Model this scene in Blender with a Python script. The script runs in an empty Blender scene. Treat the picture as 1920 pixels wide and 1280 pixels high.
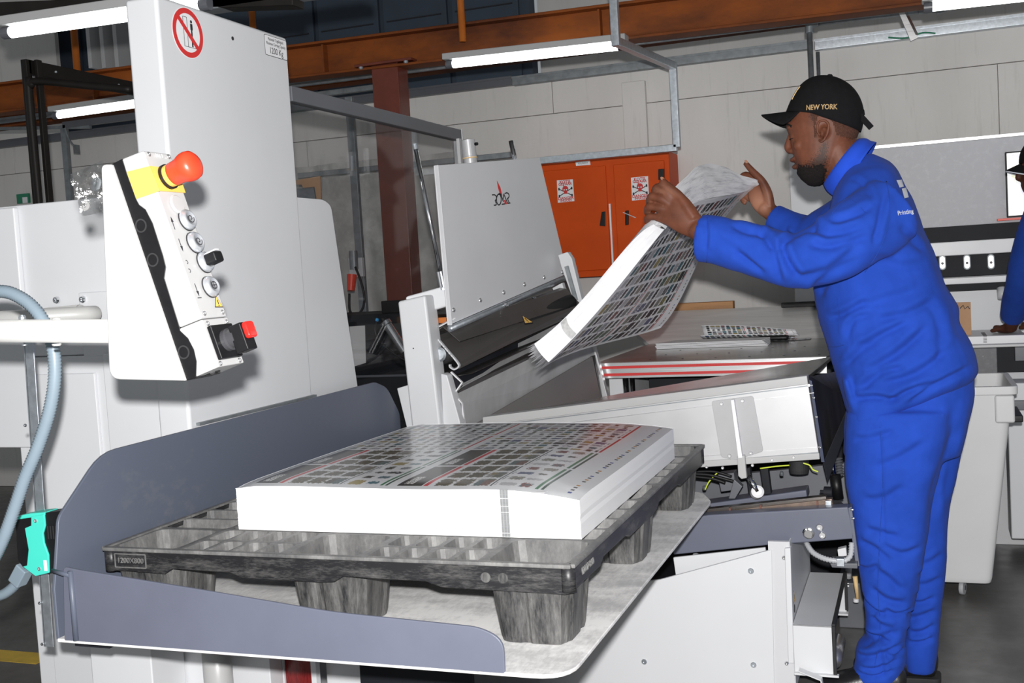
import bpy, bmesh, math, random
import numpy as np
from mathutils import Vector, Matrix, noise
from mathutils.bvhtree import BVHTree

random.seed(7)
rng = np.random.default_rng(7)
C = bpy.context.scene.collection
sc = bpy.context.scene

# ------------------------------------------------------------------ camera
EYE = Vector((0.0, 0.0, 1.3))
FPX = 2064.0
RX = Vector((0.93690238, 0.34444826, -0.05974389))
RY = Vector((0.03436942, 0.07931374, 0.99625703))
RZ = Vector((0.34789751, -0.93544895, 0.06247075))
cam_data = bpy.data.cameras.new('camera')
cam_data.sensor_width = 36.0
cam_data.lens = 36.0 * FPX / 1920.0
cam_data.clip_start = 0.05
cam = bpy.data.objects.new('camera', cam_data)
C.objects.link(cam)
cam.matrix_world = Matrix(((RX.x, RY.x, RZ.x, EYE.x), (RX.y, RY.y, RZ.y, EYE.y), (RX.z, RY.z, RZ.z, EYE.z), (0, 0, 0, 1)))
sc.camera = cam

# ------------------------------------------------------------------ light
vs = sc.view_settings
vs.view_transform = 'Standard'
vs.look = 'None'
vs.exposure = 0.0
vs.gamma = 1.0
vs.use_curve_mapping = False
world = bpy.data.worlds.new('hall_light')
sc.world = world
world.use_nodes = True
world.node_tree.nodes['Background'].inputs[0].default_value = (0.90, 0.96, 1.0, 1)
world.node_tree.nodes['Background'].inputs[1].default_value = 0.27

def lamp(name, kind, loc, energy, color=(1, 1, 1), **kw):
    d = bpy.data.lights.new(name, kind)
    d.energy = energy
    d.color = color
    for k, v in kw.items():
        setattr(d, k, v)
    o = bpy.data.objects.new(name, d)
    o.location = loc
    C.objects.link(o)
    return o
# the photographer's flash gun on the camera's shoe, just above and behind the lens
lamp('flash_gun', 'POINT', EYE + RY * 0.115 + RZ * 0.07, 520.0, (1.0, 0.985, 0.97), shadow_soft_size=0.022)

# ------------------------------------------------------------------ measuring: where the sight line of a picture point meets a plane of the room
def P(px, py, x=None, y=None, z=None):
    d = RX * (px - 960.0) + RY * (640.0 - py) - RZ * FPX
    if x is not None: t = (x - EYE.x) / d.x
    elif y is not None: t = (y - EYE.y) / d.y
    else: t = (z - EYE.z) / d.z
    return EYE + d * t

# ------------------------------------------------------------------ tagging
def tag(o, label=None, cat=None, group=None, kind=None):
    if label: o['label'] = label
    if cat: o['category'] = cat
    if group: o['group'] = group
    if kind: o['kind'] = kind
    return o

def empty(name, loc=(0, 0, 0), label=None, cat=None, group=None):
    o = bpy.data.objects.new(name, None)
    o.empty_display_size = 0.05
    o.location = loc
    C.objects.link(o)
    return tag(o, label, cat, group)

def world_of(o):
    m = Matrix.Translation(o.location) @ o.rotation_euler.to_matrix().to_4x4() @ Matrix.Diagonal((*o.scale, 1))
    if o.parent is not None: m = world_of(o.parent) @ o.matrix_parent_inverse @ m
    return m

def adopt(o, parent):
    """parent o without moving it"""
    o.parent = parent
    if parent is not None: o.matrix_parent_inverse = world_of(parent).inverted()
    return o

def PP(a, b, p, n):
    """sight line of a picture point meets the plane through p with normal n"""
    d = RX * (a - 960.0) + RY * (640.0 - b) - RZ * FPX
    return EYE + d * ((Vector(p) - EYE).dot(n) / d.dot(n))

# ------------------------------------------------------------------ materials
class NT:
    def __init__(s, name):
        s.m = bpy.data.materials.new(name)
        s.m.use_nodes = True
        s.t = s.m.node_tree
        s.b = s.t.nodes['Principled BSDF']
        s.out = s.t.nodes['Material Output']
    def n(s, kind, **kw):
        x = s.t.nodes.new('ShaderNode' + kind)
        for k, v in kw.items(): setattr(x, k, v)
        return x
    def put(s, sock, v):
        if isinstance(v, bpy.types.NodeSocket): s.t.links.new(v, sock)
        elif v is not None: sock.default_value = v
    def math(s, op, a, b=None, c=None, clamp=False):
        x = s.n('Math', operation=op, use_clamp=clamp)
        s.put(x.inputs[0], a)
        if b is not None: s.put(x.inputs[1], b)
        if c is not None: s.put(x.inputs[2], c)
        return x.outputs[0]
    def noise(s, scale=5, detail=3, rough=0.5, vec=None, stretch=None):
        x = s.n('TexNoise')
        x.inputs['Scale'].default_value = scale
        x.inputs['Detail'].default_value = detail
        x.inputs['Roughness'].default_value = rough
        if vec is None: vec = s.n('TexCoord').outputs['Object']
        if stretch:
            mp = s.n('Mapping')
            mp.inputs['Scale'].default_value = stretch
            s.t.links.new(vec, mp.inputs[0])
            vec = mp.outputs[0]
        s.t.links.new(vec, x.inputs['Vector'])
        return x.outputs['Fac']
    def ramp(s, fac, stops, interp='LINEAR'):
        x = s.n('ValToRGB')
        x.color_ramp.interpolation = interp
        el = x.color_ramp.elements
        while len(el) > 1: el.remove(el[-1])
        el[0].position = stops[0][0]; el[0].color = (*stops[0][1], 1)
        for p, c in stops[1:]:
            e = el.new(p); e.color = (*c, 1)
        s.put(x.inputs[0], fac)
        return x.outputs[0]
    def mix(s, f, a, b):
        x = s.n('Mix', data_type='RGBA')
        s.put(x.inputs[0], f)
        for i, v in ((6, a), (7, b)):
            if isinstance(v, (tuple, list)): x.inputs[i].default_value = (*v[:3], 1)
            else: s.put(x.inputs[i], v)
        return x.outputs[2]
    def set(s, color=None, rough=None, metal=None, spec=None, **kw):
        if color is not None:
            if isinstance(color, (tuple, list)): color = (*color[:3], 1)
            s.put(s.b.inputs['Base Color'], color)
        if rough is not None: s.put(s.b.inputs['Roughness'], rough)
        if metal is not None: s.put(s.b.inputs['Metallic'], metal)
        if spec is not None: s.put(s.b.inputs['Specular IOR Level'], spec)
        for k, v in kw.items(): s.put(s.b.inputs[k], v)
        return s
    def bump(s, h, strength=0.3, dist=0.01):
        x = s.n('Bump')
        x.inputs['Strength'].default_value = strength
        x.inputs['Distance'].default_value = dist
        s.t.links.new(h, x.inputs['Height'])
        s.t.links.new(x.outputs[0], s.b.inputs['Normal'])
        return s

def paint(name, col, rough=0.4, var=0.06, scale=6, metal=0.0, bump=0.0, bscale=400, spec=0.5, stretch=None):
    """a painted or plastic surface with slight uneven tone"""
    m = NT(name)
    f = m.noise(scale, 4, 0.6, stretch=stretch)
    lo = tuple(max(0, c * (1 - var)) for c in col); hi = tuple(min(1, c * (1 + var)) for c in col)
    m.set(m.ramp(f, [(0.3, lo), (0.7, hi)]), m.math('MULTIPLY_ADD', f, 0.15, rough - 0.075), metal, spec)
    if bump: m.bump(m.noise(bscale, 2), bump, 0.001)
    return m.m

M = {}
M['white'] = paint('white_enamel', (0.655, 0.665, 0.685), 0.42, 0.02, 3, bump=0.05)
M['white_plastic'] = paint('white_plastic', (0.43, 0.43, 0.43), 0.35, 0.02, 3)
M['arm_paint'] = paint('arm_white_paint', (0.50, 0.50, 0.49), 0.4, 0.02, 3)
M['slate'] = paint('slate_enamel', (0.118, 0.128, 0.172), 0.42, 0.06, 5, bump=0.05)
M['dark_grey'] = paint('dark_grey_enamel', (0.115, 0.12, 0.135), 0.4, 0.08, 6)
M['plate_grey'] = paint('plate_grey_enamel', (0.60, 0.605, 0.625), 0.36, 0.03, 3)
M['black'] = paint('black_plastic', (0.008, 0.008, 0.009), 0.45, 0.2, 20, spec=0.3)
M['black_soft'] = paint('black_rubber', (0.02, 0.02, 0.022), 0.75, 0.2, 20)
M['deep_black'] = paint('black_machine_skin', (0.012, 0.013, 0.017), 0.55, 0.15, 8, spec=0.2)  # one even near-black shared by machine bodies, bands and inner parts
M['chrome'] = paint('chrome', (0.75, 0.76, 0.78), 0.12, 0.02, 5, 1.0)
M['zinc'] = paint('zinc_steel', (0.52, 0.56, 0.60), 0.36, 0.14, 60, 0.85)
M['alu'] = paint('brushed_aluminium', (0.74, 0.74, 0.75), 0.30, 0.05, 5, 0.9, stretch=(1, 60, 60))
M['alu_matt'] = paint('anodised_aluminium', (0.52, 0.52, 0.53), 0.42, 0.03, 8, 0.35)
M['galv'] = paint('galvanised_steel', (0.25, 0.27, 0.285), 0.5, 0.2, 25, 0.5)
M['red'] = paint('red_plastic', (0.80, 0.055, 0.02), 0.35, 0.04, 5)
M['red_glass'] = paint('red_lens', (0.85, 0.02, 0.015), 0.15, 0.05, 30)
M['yellow'] = paint('yellow_plastic', (0.80, 0.47, 0.10), 0.4, 0.03, 5)
M['teal'] = paint('teal_plastic', (0.06, 0.64, 0.52), 0.4, 0.03, 5)
M['cabinet_orange'] = paint('cabinet_orange_paint', (0.60, 0.070, 0.003), 0.5, 0.10, 3, spec=0.2)
M['rod_orange'] = paint('rod_orange_paint', (0.50, 0.14, 0.02), 0.5, 0.1, 6)
M['column_brown'] = paint('oxide_brown_gloss', (0.15, 0.034, 0.020), 0.25, 0.15, 8)
M['blue_panel'] = paint('dusk_blue_sheet', (0.05, 0.07, 0.10), 0.7, 0.12, 3)
M['skin_black'] = paint('frame_black_paint', (0.014, 0.012, 0.011), 0.5, 0.2, 10, spec=0.2)
M['wood'] = paint('board_wood', (0.40, 0.20, 0.08), 0.6, 0.2, 4, stretch=(1, 14, 14))
M['card'] = paint('cardboard', (0.52, 0.31, 0.18), 0.8, 0.08, 10)
M['conduit'] = paint('grey_conduit', (0.21, 0.27, 0.32), 0.42, 0.05, 10)
M['conduit_light'] = paint('light_grey_conduit', (0.42, 0.43, 0.45), 0.45, 0.05, 10)
M['bin'] = paint('bin_grey_plastic', (0.64, 0.64, 0.645), 0.5, 0.03, 4)
M['ink'] = paint('black_ink', (0.02, 0.02, 0.025), 0.6, 0.05, 5)
M['red_ink'] = paint('red_ink', (0.62, 0.03, 0.03), 0.5, 0.05, 5)
M['sticker'] = paint('white_sticker', (0.80, 0.80, 0.82), 0.4, 0.01, 5)
M['gold'] = paint('gold_thread', (0.75, 0.52, 0.25), 0.6, 0.1, 100)
M['print_white'] = paint('white_print', (0.75, 0.78, 0.85), 0.7, 0.05, 60)
M['green'] = paint('green_plastic', (0.02, 0.22, 0.12), 0.5, 0.05, 5)
M['wire_yellow'] = paint('yellow_green_wire', (0.55, 0.65, 0.05), 0.4, 0.05, 5)

def emit(name, col, strength):
    m = NT(name)
    m.set((0.9, 0.9, 0.9), 0.4)
    m.put(m.b.inputs['Emission Color'], (*col, 1))
    m.put(m.b.inputs['Emission Strength'], strength)
    return m.m
M['tube'] = emit('lit_tube', (0.95, 1.0, 0.98), 7.0)
M['lens'] = emit('lamp_lens', (1.0, 0.98, 0.95), 1.1)

def mk_floor():
    m = NT('worn_concrete')
    f = m.noise(2.2, 8, 0.62); g = m.noise(14, 5, 0.7); k = m.noise(0.8, 6, 0.7)
    c = m.ramp(f, [(0.3, (0.10, 0.10, 0.10)), (0.55, (0.155, 0.15, 0.145)), (0.75, (0.22, 0.215, 0.21))])
    c = m.mix(m.ramp(k, [(0.42, (0, 0, 0)), (0.62, (0.8, 0.8, 0.8))]), c, (0.07, 0.065, 0.06))
    m.set(c, m.math('MULTIPLY_ADD', g, 0.35, 0.22)).bump(g, 0.1, 0.004)
    return m.m
M['floor'] = mk_floor()

def mk_wall():
    m = NT('limewashed_panel')
    f = m.noise(1.4, 6, 0.6, stretch=(1, 1, 0.35)); g = m.noise(7, 5, 0.7, stretch=(3, 3, 0.25)); h = m.noise(60, 3)
    c = m.ramp(f, [(0.3, (0.62, 0.60, 0.58)), (0.7, (0.74, 0.72, 0.70))])
    c = m.mix(m.ramp(g, [(0.56, (0, 0, 0)), (0.8, (0.45, 0.45, 0.45))]), c, (0.36, 0.35, 0.32))
    m.set(c, 0.75).bump(h, 0.25, 0.004)
    return m.m
M['wall'] = mk_wall()

def mk_beam():
    m = NT('oxide_orange_beam')
    f = m.noise(2.0, 6, 0.65, stretch=(1, 1, 2.5)); g = m.noise(30, 4, 0.6)
    c = m.ramp(f, [(0.3, (0.085, 0.028, 0.014)), (0.5, (0.20, 0.056, 0.015)), (0.72, (0.32, 0.085, 0.015))])
    c = m.mix(m.ramp(g, [(0.62, (0, 0, 0)), (0.8, (0.5, 0.5, 0.5))]), c, (0.10, 0.05, 0.04))
    m.set(c, 0.6, 0, 0.15).bump(g, 0.15, 0.003)
    return m.m
M['beam'] = mk_beam()

def mk_dust(name, dark, dust, lo, hi, rough=0.55, st=(1, 1, 1), sc1=4, metal=0.0):
    m = NT(name)
    f = m.noise(sc1, 8, 0.68, stretch=st)
    g = m.noise(sc1 * 9, 5, 0.75, stretch=(st[1], st[0], st[2]))
    h = m.math('ADD', m.math('MULTIPLY', f, 0.65), m.math('MULTIPLY', g, 0.35))
    m.set(m.ramp(h, [(lo, dark), ((lo + hi) / 2, tuple((a + b) / 2.3 for a, b in zip(dark, dust))), (hi, dust)]), m.math('MULTIPLY_ADD', h, 0.3, rough - 0.15), metal)
    m.bump(g, 0.15, 0.002)
    return m.m
M['pallet'] = mk_dust('dusty_black_plastic', (0.020, 0.020, 0.022), (0.20, 0.197, 0.19), 0.40, 0.68, 0.5, (2.4, 2.4, 0.35), 10)
M['pallet_skirt'] = mk_dust('scuffed_black_plastic', (0.016, 0.016, 0.018), (0.16, 0.155, 0.15), 0.48, 0.74, 0.42, (0.5, 0.5, 2.2), 16)
M['pallet_top'] = mk_dust('dusty_black_plastic_top', (0.07, 0.07, 0.073), (0.26, 0.257, 0.25), 0.34, 0.66, 0.55, (1, 1, 0.5), 9)
M['platform'] = mk_dust('scuffed_steel_platform', (0.42, 0.42, 0.43), (0.86, 0.85, 0.84), 0.26, 0.56, 0.38, (0.8, 2.4, 1), 4)
M['slate_dusty'] = mk_dust('slate_enamel_dusty', (0.10, 0.115, 0.155), (0.26, 0.26, 0.27), 0.54, 0.92, 0.45, (1, 1, 1.6), 2.5)
M['curtain'] = mk_dust('grey_plastic_sheeting', (0.36, 0.35, 0.335), (0.66, 0.65, 0.62), 0.3, 0.7, 0.45, (1, 1, 1), 3)

def mk_steel(name, c0, c1, rough):
    m = NT(name)
    f = m.noise(3, 5, 0.6, stretch=(1, 14, 1)); g = m.noise(3.5, 5, 0.6)
    m.set(m.ramp(f, [(0.3, c0), (0.7, c1)]), m.math('MULTIPLY_ADD', g, 0.3, rough - 0.15), 0.9)
    return m.m
M['bed_steel'] = mk_steel('polished_machine_bed', (0.42, 0.41, 0.40), (0.56, 0.55, 0.53), 0.20)
M['dark_steel'] = mk_steel('dark_brushed_steel', (0.10, 0.095, 0.09), (0.17, 0.16, 0.155), 0.32)

def mk_tray():
    m = NT('grey_anodised_tray')
    f = m.noise(4, 5, 0.6, stretch=(12, 1, 1))
    m.set(m.ramp(f, [(0.3, (0.34, 0.34, 0.345)), (0.7, (0.42, 0.42, 0.43))]), 0.38, 0.35)
    return m.m
M['tray'] = mk_tray()

def mk_cloth(name, c):
    m = NT(name)
    f = m.noise(9, 4, 0.6); g = m.noise(900, 2, 0.5, stretch=(1, 1, 2.5))
    lo = tuple(x * 0.86 for x in c); hi = tuple(min(1, x * 1.12) for x in c)
    m.set(m.ramp(f, [(0.3, lo), (0.7, hi)]), 0.9, 0, 0.08)
    m.put(m.b.inputs['Sheen Weight'], 0.03)
    m.bump(g, 0.25, 0.001)
    return m.m
M['blue_cloth'] = mk_cloth('cobalt_workwear_cotton', (0.019, 0.066, 0.415))
M['blue_cloth_dull'] = mk_cloth('navy_workwear_cotton', (0.018, 0.06, 0.33))
M['cap'] = paint('black_cotton_twill', (0.0075, 0.0075, 0.0085), 0.9, 0.15, 60, bump=0.3, bscale=900, spec=0.15)
M['collar_in'] = mk_cloth('cobalt_cotton_collar', (0.020, 0.075, 0.55))

def mk_skin(name, c, marks=False):
    m = NT(name)
    f = m.noise(18, 5, 0.6); g = m.noise(260, 3, 0.5)
    lo = (c[0] * 0.72, c[1] * 0.68, c[2] * 0.68); hi = (c[0] * 1.25, c[1] * 1.2, c[2] * 1.15)
    col = m.ramp(f, [(0.3, lo), (0.7, hi)])
    if marks:
        at = m.n('Attribute'); at.attribute_name = 'stubble'
        hair_ = m.noise(420, 2, 0.7)
        col = m.mix(m.math('MULTIPLY', m.math('GREATER_THAN', at.outputs['Fac'], m.math('SUBTRACT', m.math('MULTIPLY', hair_, 1.7), 0.35)), m.math('MULTIPLY_ADD', at.outputs['Fac'], 0.4, 0.5)), col, (0.016, 0.009, 0.007))
        ap_ = m.n('Attribute'); ap_.attribute_name = 'palm'
        col = m.mix(ap_.outputs['Fac'], col, (0.40, 0.19, 0.12))
    m.set(col, 0.5, 0, 0.22)
    m.put(m.b.inputs['Subsurface Weight'], 0.06)
    m.put(m.b.inputs['Subsurface Radius'], (0.012, 0.004, 0.002))
    m.bump(g, 0.12, 0.001)
    return m.m
M['skin'] = mk_skin('deep_brown_skin', (0.138, 0.050, 0.028), True)
M['skin_dark'] = mk_skin('very_dark_brown_skin', (0.075, 0.028, 0.016))
M['palm'] = mk_skin('pale_brown_palm', (0.42, 0.22, 0.15))
M['leather'] = paint('black_leather', (0.012, 0.012, 0.013), 0.35, 0.2, 40, bump=0.4, bscale=120)

def mk_hair(name, c=(0.008, 0.006, 0.006)):
    m = NT(name)
    g = m.noise(420, 3, 0.7)
    m.set(m.ramp(g, [(0.35, c), (0.7, tuple(x * 3 for x in c))]), 0.8, 0, 0.2).bump(g, 1.0, 0.004)
    return m.m
M['beard'] = mk_hair('short_black_beard')
M['stubble'] = mk_hair('cropped_black_hair', (0.055, 0.024, 0.016))

def mk_clear():
    m = NT('smoky_acrylic')
    tr = m.n('BsdfTransparent'); tr.inputs[0].default_value = (0.90, 0.90, 0.905, 1)
    gl = m.n('BsdfGlossy'); gl.inputs[0].default_value = (1, 1, 1, 1); gl.inputs['Roughness'].default_value = 0.03
    lw = m.n('LayerWeight'); lw.inputs[0].default_value = 0.5
    fr = m.n('Math', operation='MULTIPLY_ADD'); m.t.links.new(m.math('POWER', lw.outputs['Facing'], 4.0), fr.inputs[0]); fr.inputs[1].default_value = 0.35; fr.inputs[2].default_value = 0.025
    mx = m.n('MixShader')
    m.t.links.new(fr.outputs[0], mx.inputs[0]); m.t.links.new(tr.outputs[0], mx.inputs[1]); m.t.links.new(gl.outputs[0], mx.inputs[2])
    m.t.links.new(mx.outputs[0], m.out.inputs[0])
    return m.m
M['acrylic'] = mk_clear()

def mk_bag():
    m = NT('clear_polythene')
    tr = m.n('BsdfTransparent'); tr.inputs[0].default_value = (0.86, 0.86, 0.86, 1)
    gl = m.n('BsdfGlossy'); gl.inputs[0].default_value = (0.9, 0.9, 0.9, 1); gl.inputs['Roughness'].default_value = 0.15
    mx = m.n('MixShader'); mx.inputs[0].default_value = 0.17
    bp = m.n('Bump'); bp.inputs['Strength'].default_value = 0.35; bp.inputs['Distance'].default_value = 0.01
    m.t.links.new(m.noise(45, 4, 0.6), bp.inputs['Height']); m.t.links.new(bp.outputs[0], gl.inputs['Normal'])
    m.t.links.new(tr.outputs[0], mx.inputs[1]); m.t.links.new(gl.outputs[0], mx.inputs[2])
    m.t.links.new(mx.outputs[0], m.out.inputs[0])
    return m.m
M['bag'] = mk_bag()

def mk_paper_edge():
    m = NT('cut_paper_edges')
    f = m.noise(3, 6, 0.7, stretch=(0.6, 0.6, 420)); k = m.noise(2.2, 3, 0.5, stretch=(1, 1, 30))
    m.set(m.ramp(f, [(0.25, (0.79, 0.79, 0.80)), (0.6, (0.84, 0.84, 0.85))]), 0.7).bump(f, 0.12, 0.001)
    return m.m
M['paper_edge'] = mk_paper_edge()
M['paper'] = paint('white_paper', (0.80, 0.80, 0.82), 0.5, 0.01, 5)

def mk_print(name, style):
    """catalogue sheet: pages in a grid, pictures in rows on each page.  UV 0..1 over the sheet"""
    m = NT(name)
    uv = m.n('UVMap').outputs[0]
    sp = m.n('SeparateXYZ'); m.t.links.new(uv, sp.inputs[0])
    U, V = sp.outputs[0], sp.outputs[1]
    a = m.math
    def inside(x, lo, hi): return a('MULTIPLY', a('GREATER_THAN', x, lo), a('LESS_THAN', x, hi))
    def mul(*xs):
        r = xs[0]
        for x in xs[1:]: r = a('MULTIPLY', r, x)
        return r
    mx, my = 0.035, 0.02
    pu = a('MULTIPLY', a('SUBTRACT', U, mx), 2.0 / (1 - mx - 0.085))
    pv = a('MULTIPLY', a('SUBTRACT', V, my), 4.0 / (1 - 2 * my))
    onsheet = mul(inside(pu, 0.0, 2.0), inside(pv, 0.0, 4.0))
    iu, iv = a('FLOOR', pu), a('FLOOR', pv)
    p, q = a('FRACT', pu), a('FRACT', pv)
    page = mul(onsheet, inside(p, 0.02, 0.965), inside(q, 0.03, 0.97))
    white = (0.62, 0.63, 0.65) if style != 'held' else (0.72, 0.72, 0.74)
    def cells(nu, nv, seed, wmin, wmax, hmin, hmax, u=p, v=q, fill=1.0):
        cu, cv = a('MULTIPLY', u, float(nu)), a('MULTIPLY', v, float(nv))
        ic, jc = a('FLOOR', cu), a('FLOOR', cv)
        co = m.n('CombineXYZ')
        m.put(co.inputs[0], a('ADD', ic, a('MULTIPLY', iu, 37.0))); m.put(co.inputs[1], a('ADD', jc, a('MULTIPLY', iv, 53.0) if style == 'held' else a('MULTIPLY', a('FLOOR', a('MULTIPLY', iv, 0.5)), 53.0))); co.inputs[2].default_value = seed
        wn = m.n('TexWhiteNoise', noise_dimensions='3D'); m.t.links.new(co.outputs[0], wn.inputs['Vector'])
        sc_ = m.n('SeparateColor'); m.t.links.new(wn.outputs['Color'], sc_.inputs[0])
        r1, r2, r3 = sc_.outputs[0], sc_.outputs[1], wn.outputs['Value']
        fu, fv = a('ABSOLUTE', a('SUBTRACT', a('FRACT', cu), 0.5)), a('ABSOLUTE', a('SUBTRACT', a('FRACT', cv), 0.5))
        wob = a('MULTIPLY', a('SUBTRACT', m.noise(nu * 13, 3, 0.7, vec=uv), 0.5), 0.85)
        mu = a('LESS_THAN', a('ADD', fu, wob), a('MULTIPLY_ADD', r1, wmax - wmin, wmin))
        mv = a('LESS_THAN', a('SUBTRACT', fv, a('MULTIPLY', wob, 0.7)), a('MULTIPLY_ADD', r2, hmax - hmin, hmin))
        return mul(mu, mv), r3, a('FRACT', cu), a('FRACT', cv)
    tone = m.noise(90, 3, 0.7, vec=uv)
    pal = [(0.0, (0.012, 0.013, 0.016)), (0.16, (0.035, 0.032, 0.02)), (0.26, (0.02, 0.022, 0.03)), (0.36, (0.12, 0.13, 0.15)), (0.48, (0.16, 0.045, 0.04)), (0.55, (0.03, 0.12, 0.15)), (0.64, (0.22, 0.20, 0.17)), (0.72, (0.07, 0.11, 0.08)), (0.79, (0.28, 0.22, 0.07)), (0.85, (0.05, 0.07, 0.15)), (0.90, (0.36, 0.36, 0.38))]
    # style A pages: title photo, stripe, photos, products
    mA, rA, _, _ = cells(8, 3.0, 1.5, 0.40, 0.46, 0.36, 0.42)
    photo = m.ramp(m.noise(160, 4, 0.7, vec=uv), [(0.40, (0.018, 0.016, 0.010)), (0.55, (0.06, 0.05, 0.018)), (0.66, (0.28, 0.20, 0.04)), (0.8, (0.5, 0.5, 0.45))])
    mB, rB, _, _ = cells(9, 4.0, 4.5, 0.20, 0.47, 0.16, 0.36)
    prod = m.ramp(a('FRACT', a('ADD', rB, a('MULTIPLY', tone, 0.10))), pal, 'CONSTANT')
    col = m.mix(mul(mA, inside(p, 0.25, 0.50)), white, photo)
    mA2 = mul(inside(p, 0.50, 0.615), mA)
    col = m.mix(mA2, col, m.mix(0.5, photo, prod))
    col = m.mix(mul(mB, inside(p, 0.645, 0.89)), col, prod)
    col = m.mix(inside(p, 0.625, 0.636), col, (0.03, 0.035, 0.05))
    head = m.mix(m.ramp(m.math('MULTIPLY', q, p), [(0.0, (0, 0, 0)), (0.18, (0.6, 0.6, 0.6))]), (0.012, 0.012, 0.012), photo)
    col = m.mix(a('LESS_THAN', p, 0.185), col, head)
    col = m.mix(inside(p, 0.195, 0.225), col, (0.48, 0.012, 0.02))
    glyph = mul(inside(p, 0.05, 0.11), inside(q, 0.10, 0.42), a('GREATER_THAN', m.noise(260, 1, 0.5, vec=uv), 0.48))
    col = m.mix(glyph, col, (0.7, 0.7, 0.7))
    col = m.mix(inside(p, 0.905, 0.925), col, (0.03, 0.16, 0.07))
    col = m.mix(inside(p, 0.940, 0.958), col, (0.025, 0.07, 0.05))
    # style B pages: dense rows of small pictures, red rule at the end
    def dense(nu, nv, seed):
        d, r, _, _ = cells(nu, nv, seed, *((0.26, 0.48, 0.34, 0.47) if style == 'held' else (0.16, 0.47, 0.22, 0.44)))
        return d, m.ramp(a('FRACT', a('ADD', r, a('MULTIPLY', tone, 0.12))), pal, 'CONSTANT')
    dB, cB = dense(8, 3, 9.5) if style == 'held' else dense(11, 6, 9.5)
    colB = m.mix(mul(dB, a('LESS_THAN', p, 0.93)), white, cB)
    colB = m.mix(inside(p, 0.94, 0.958), colB, (0.42, 0.02, 0.02))
    if style == 'stack':
        col = m.mix(a('GREATER_THAN', iv, 1.5), col, colB)
    else:
        col = colB
    col = m.mix(page, white, col)
    dots = mul(inside(U, 0.957, 0.967), inside(V, 0.02, 0.98), a('GREATER_THAN', a('FRACT', a('MULTIPLY', V, 44.0)), 0.5), a('GREATER_THAN', a('FRACT', a('MULTIPLY', a('FLOOR', a('MULTIPLY', V, 44.0)), 0.618)), 0.22))
    dcol = m.ramp(a('FRACT', a('MULTIPLY', a('FLOOR', a('MULTIPLY', V, 44.0)), 0.381)), [(0, (0.02, 0.02, 0.02)), (0.3, (0.02, 0.05, 0.25)), (0.5, (0.45, 0.2, 0.02)), (0.7, (0.02, 0.02, 0.02)), (0.85, (0.3, 0.02, 0.1))], 'CONSTANT')
    col = m.mix(dots, col, dcol)
    m.set(col, 0.30 if style == 'stack' else 0.4, 0, 0.6)
    if style == 'stack': m.put(m.b.inputs['Coat Weight'], 0.35); m.put(m.b.inputs['Coat Roughness'], 0.12)
    return m.m
M['print_stack'] = mk_print('printed_catalogue_sheet', 'stack')
M['print_held'] = mk_print('printed_catalogue_sheet_held', 'held')

# ------------------------------------------------------------------ mesh helpers
def frame_of(T, up=Vector((0, 0, 1))):
    T = T.normalized()
    up = Vector(up)
    if abs(T.dot(up)) > 0.98 * up.length: up = Vector((0, 1, 0)) if abs(T.y) < 0.9 else Vector((1, 0, 0))
    u = up - T * up.dot(T); u.normalize()
    return T, u, T.cross(u)

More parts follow.
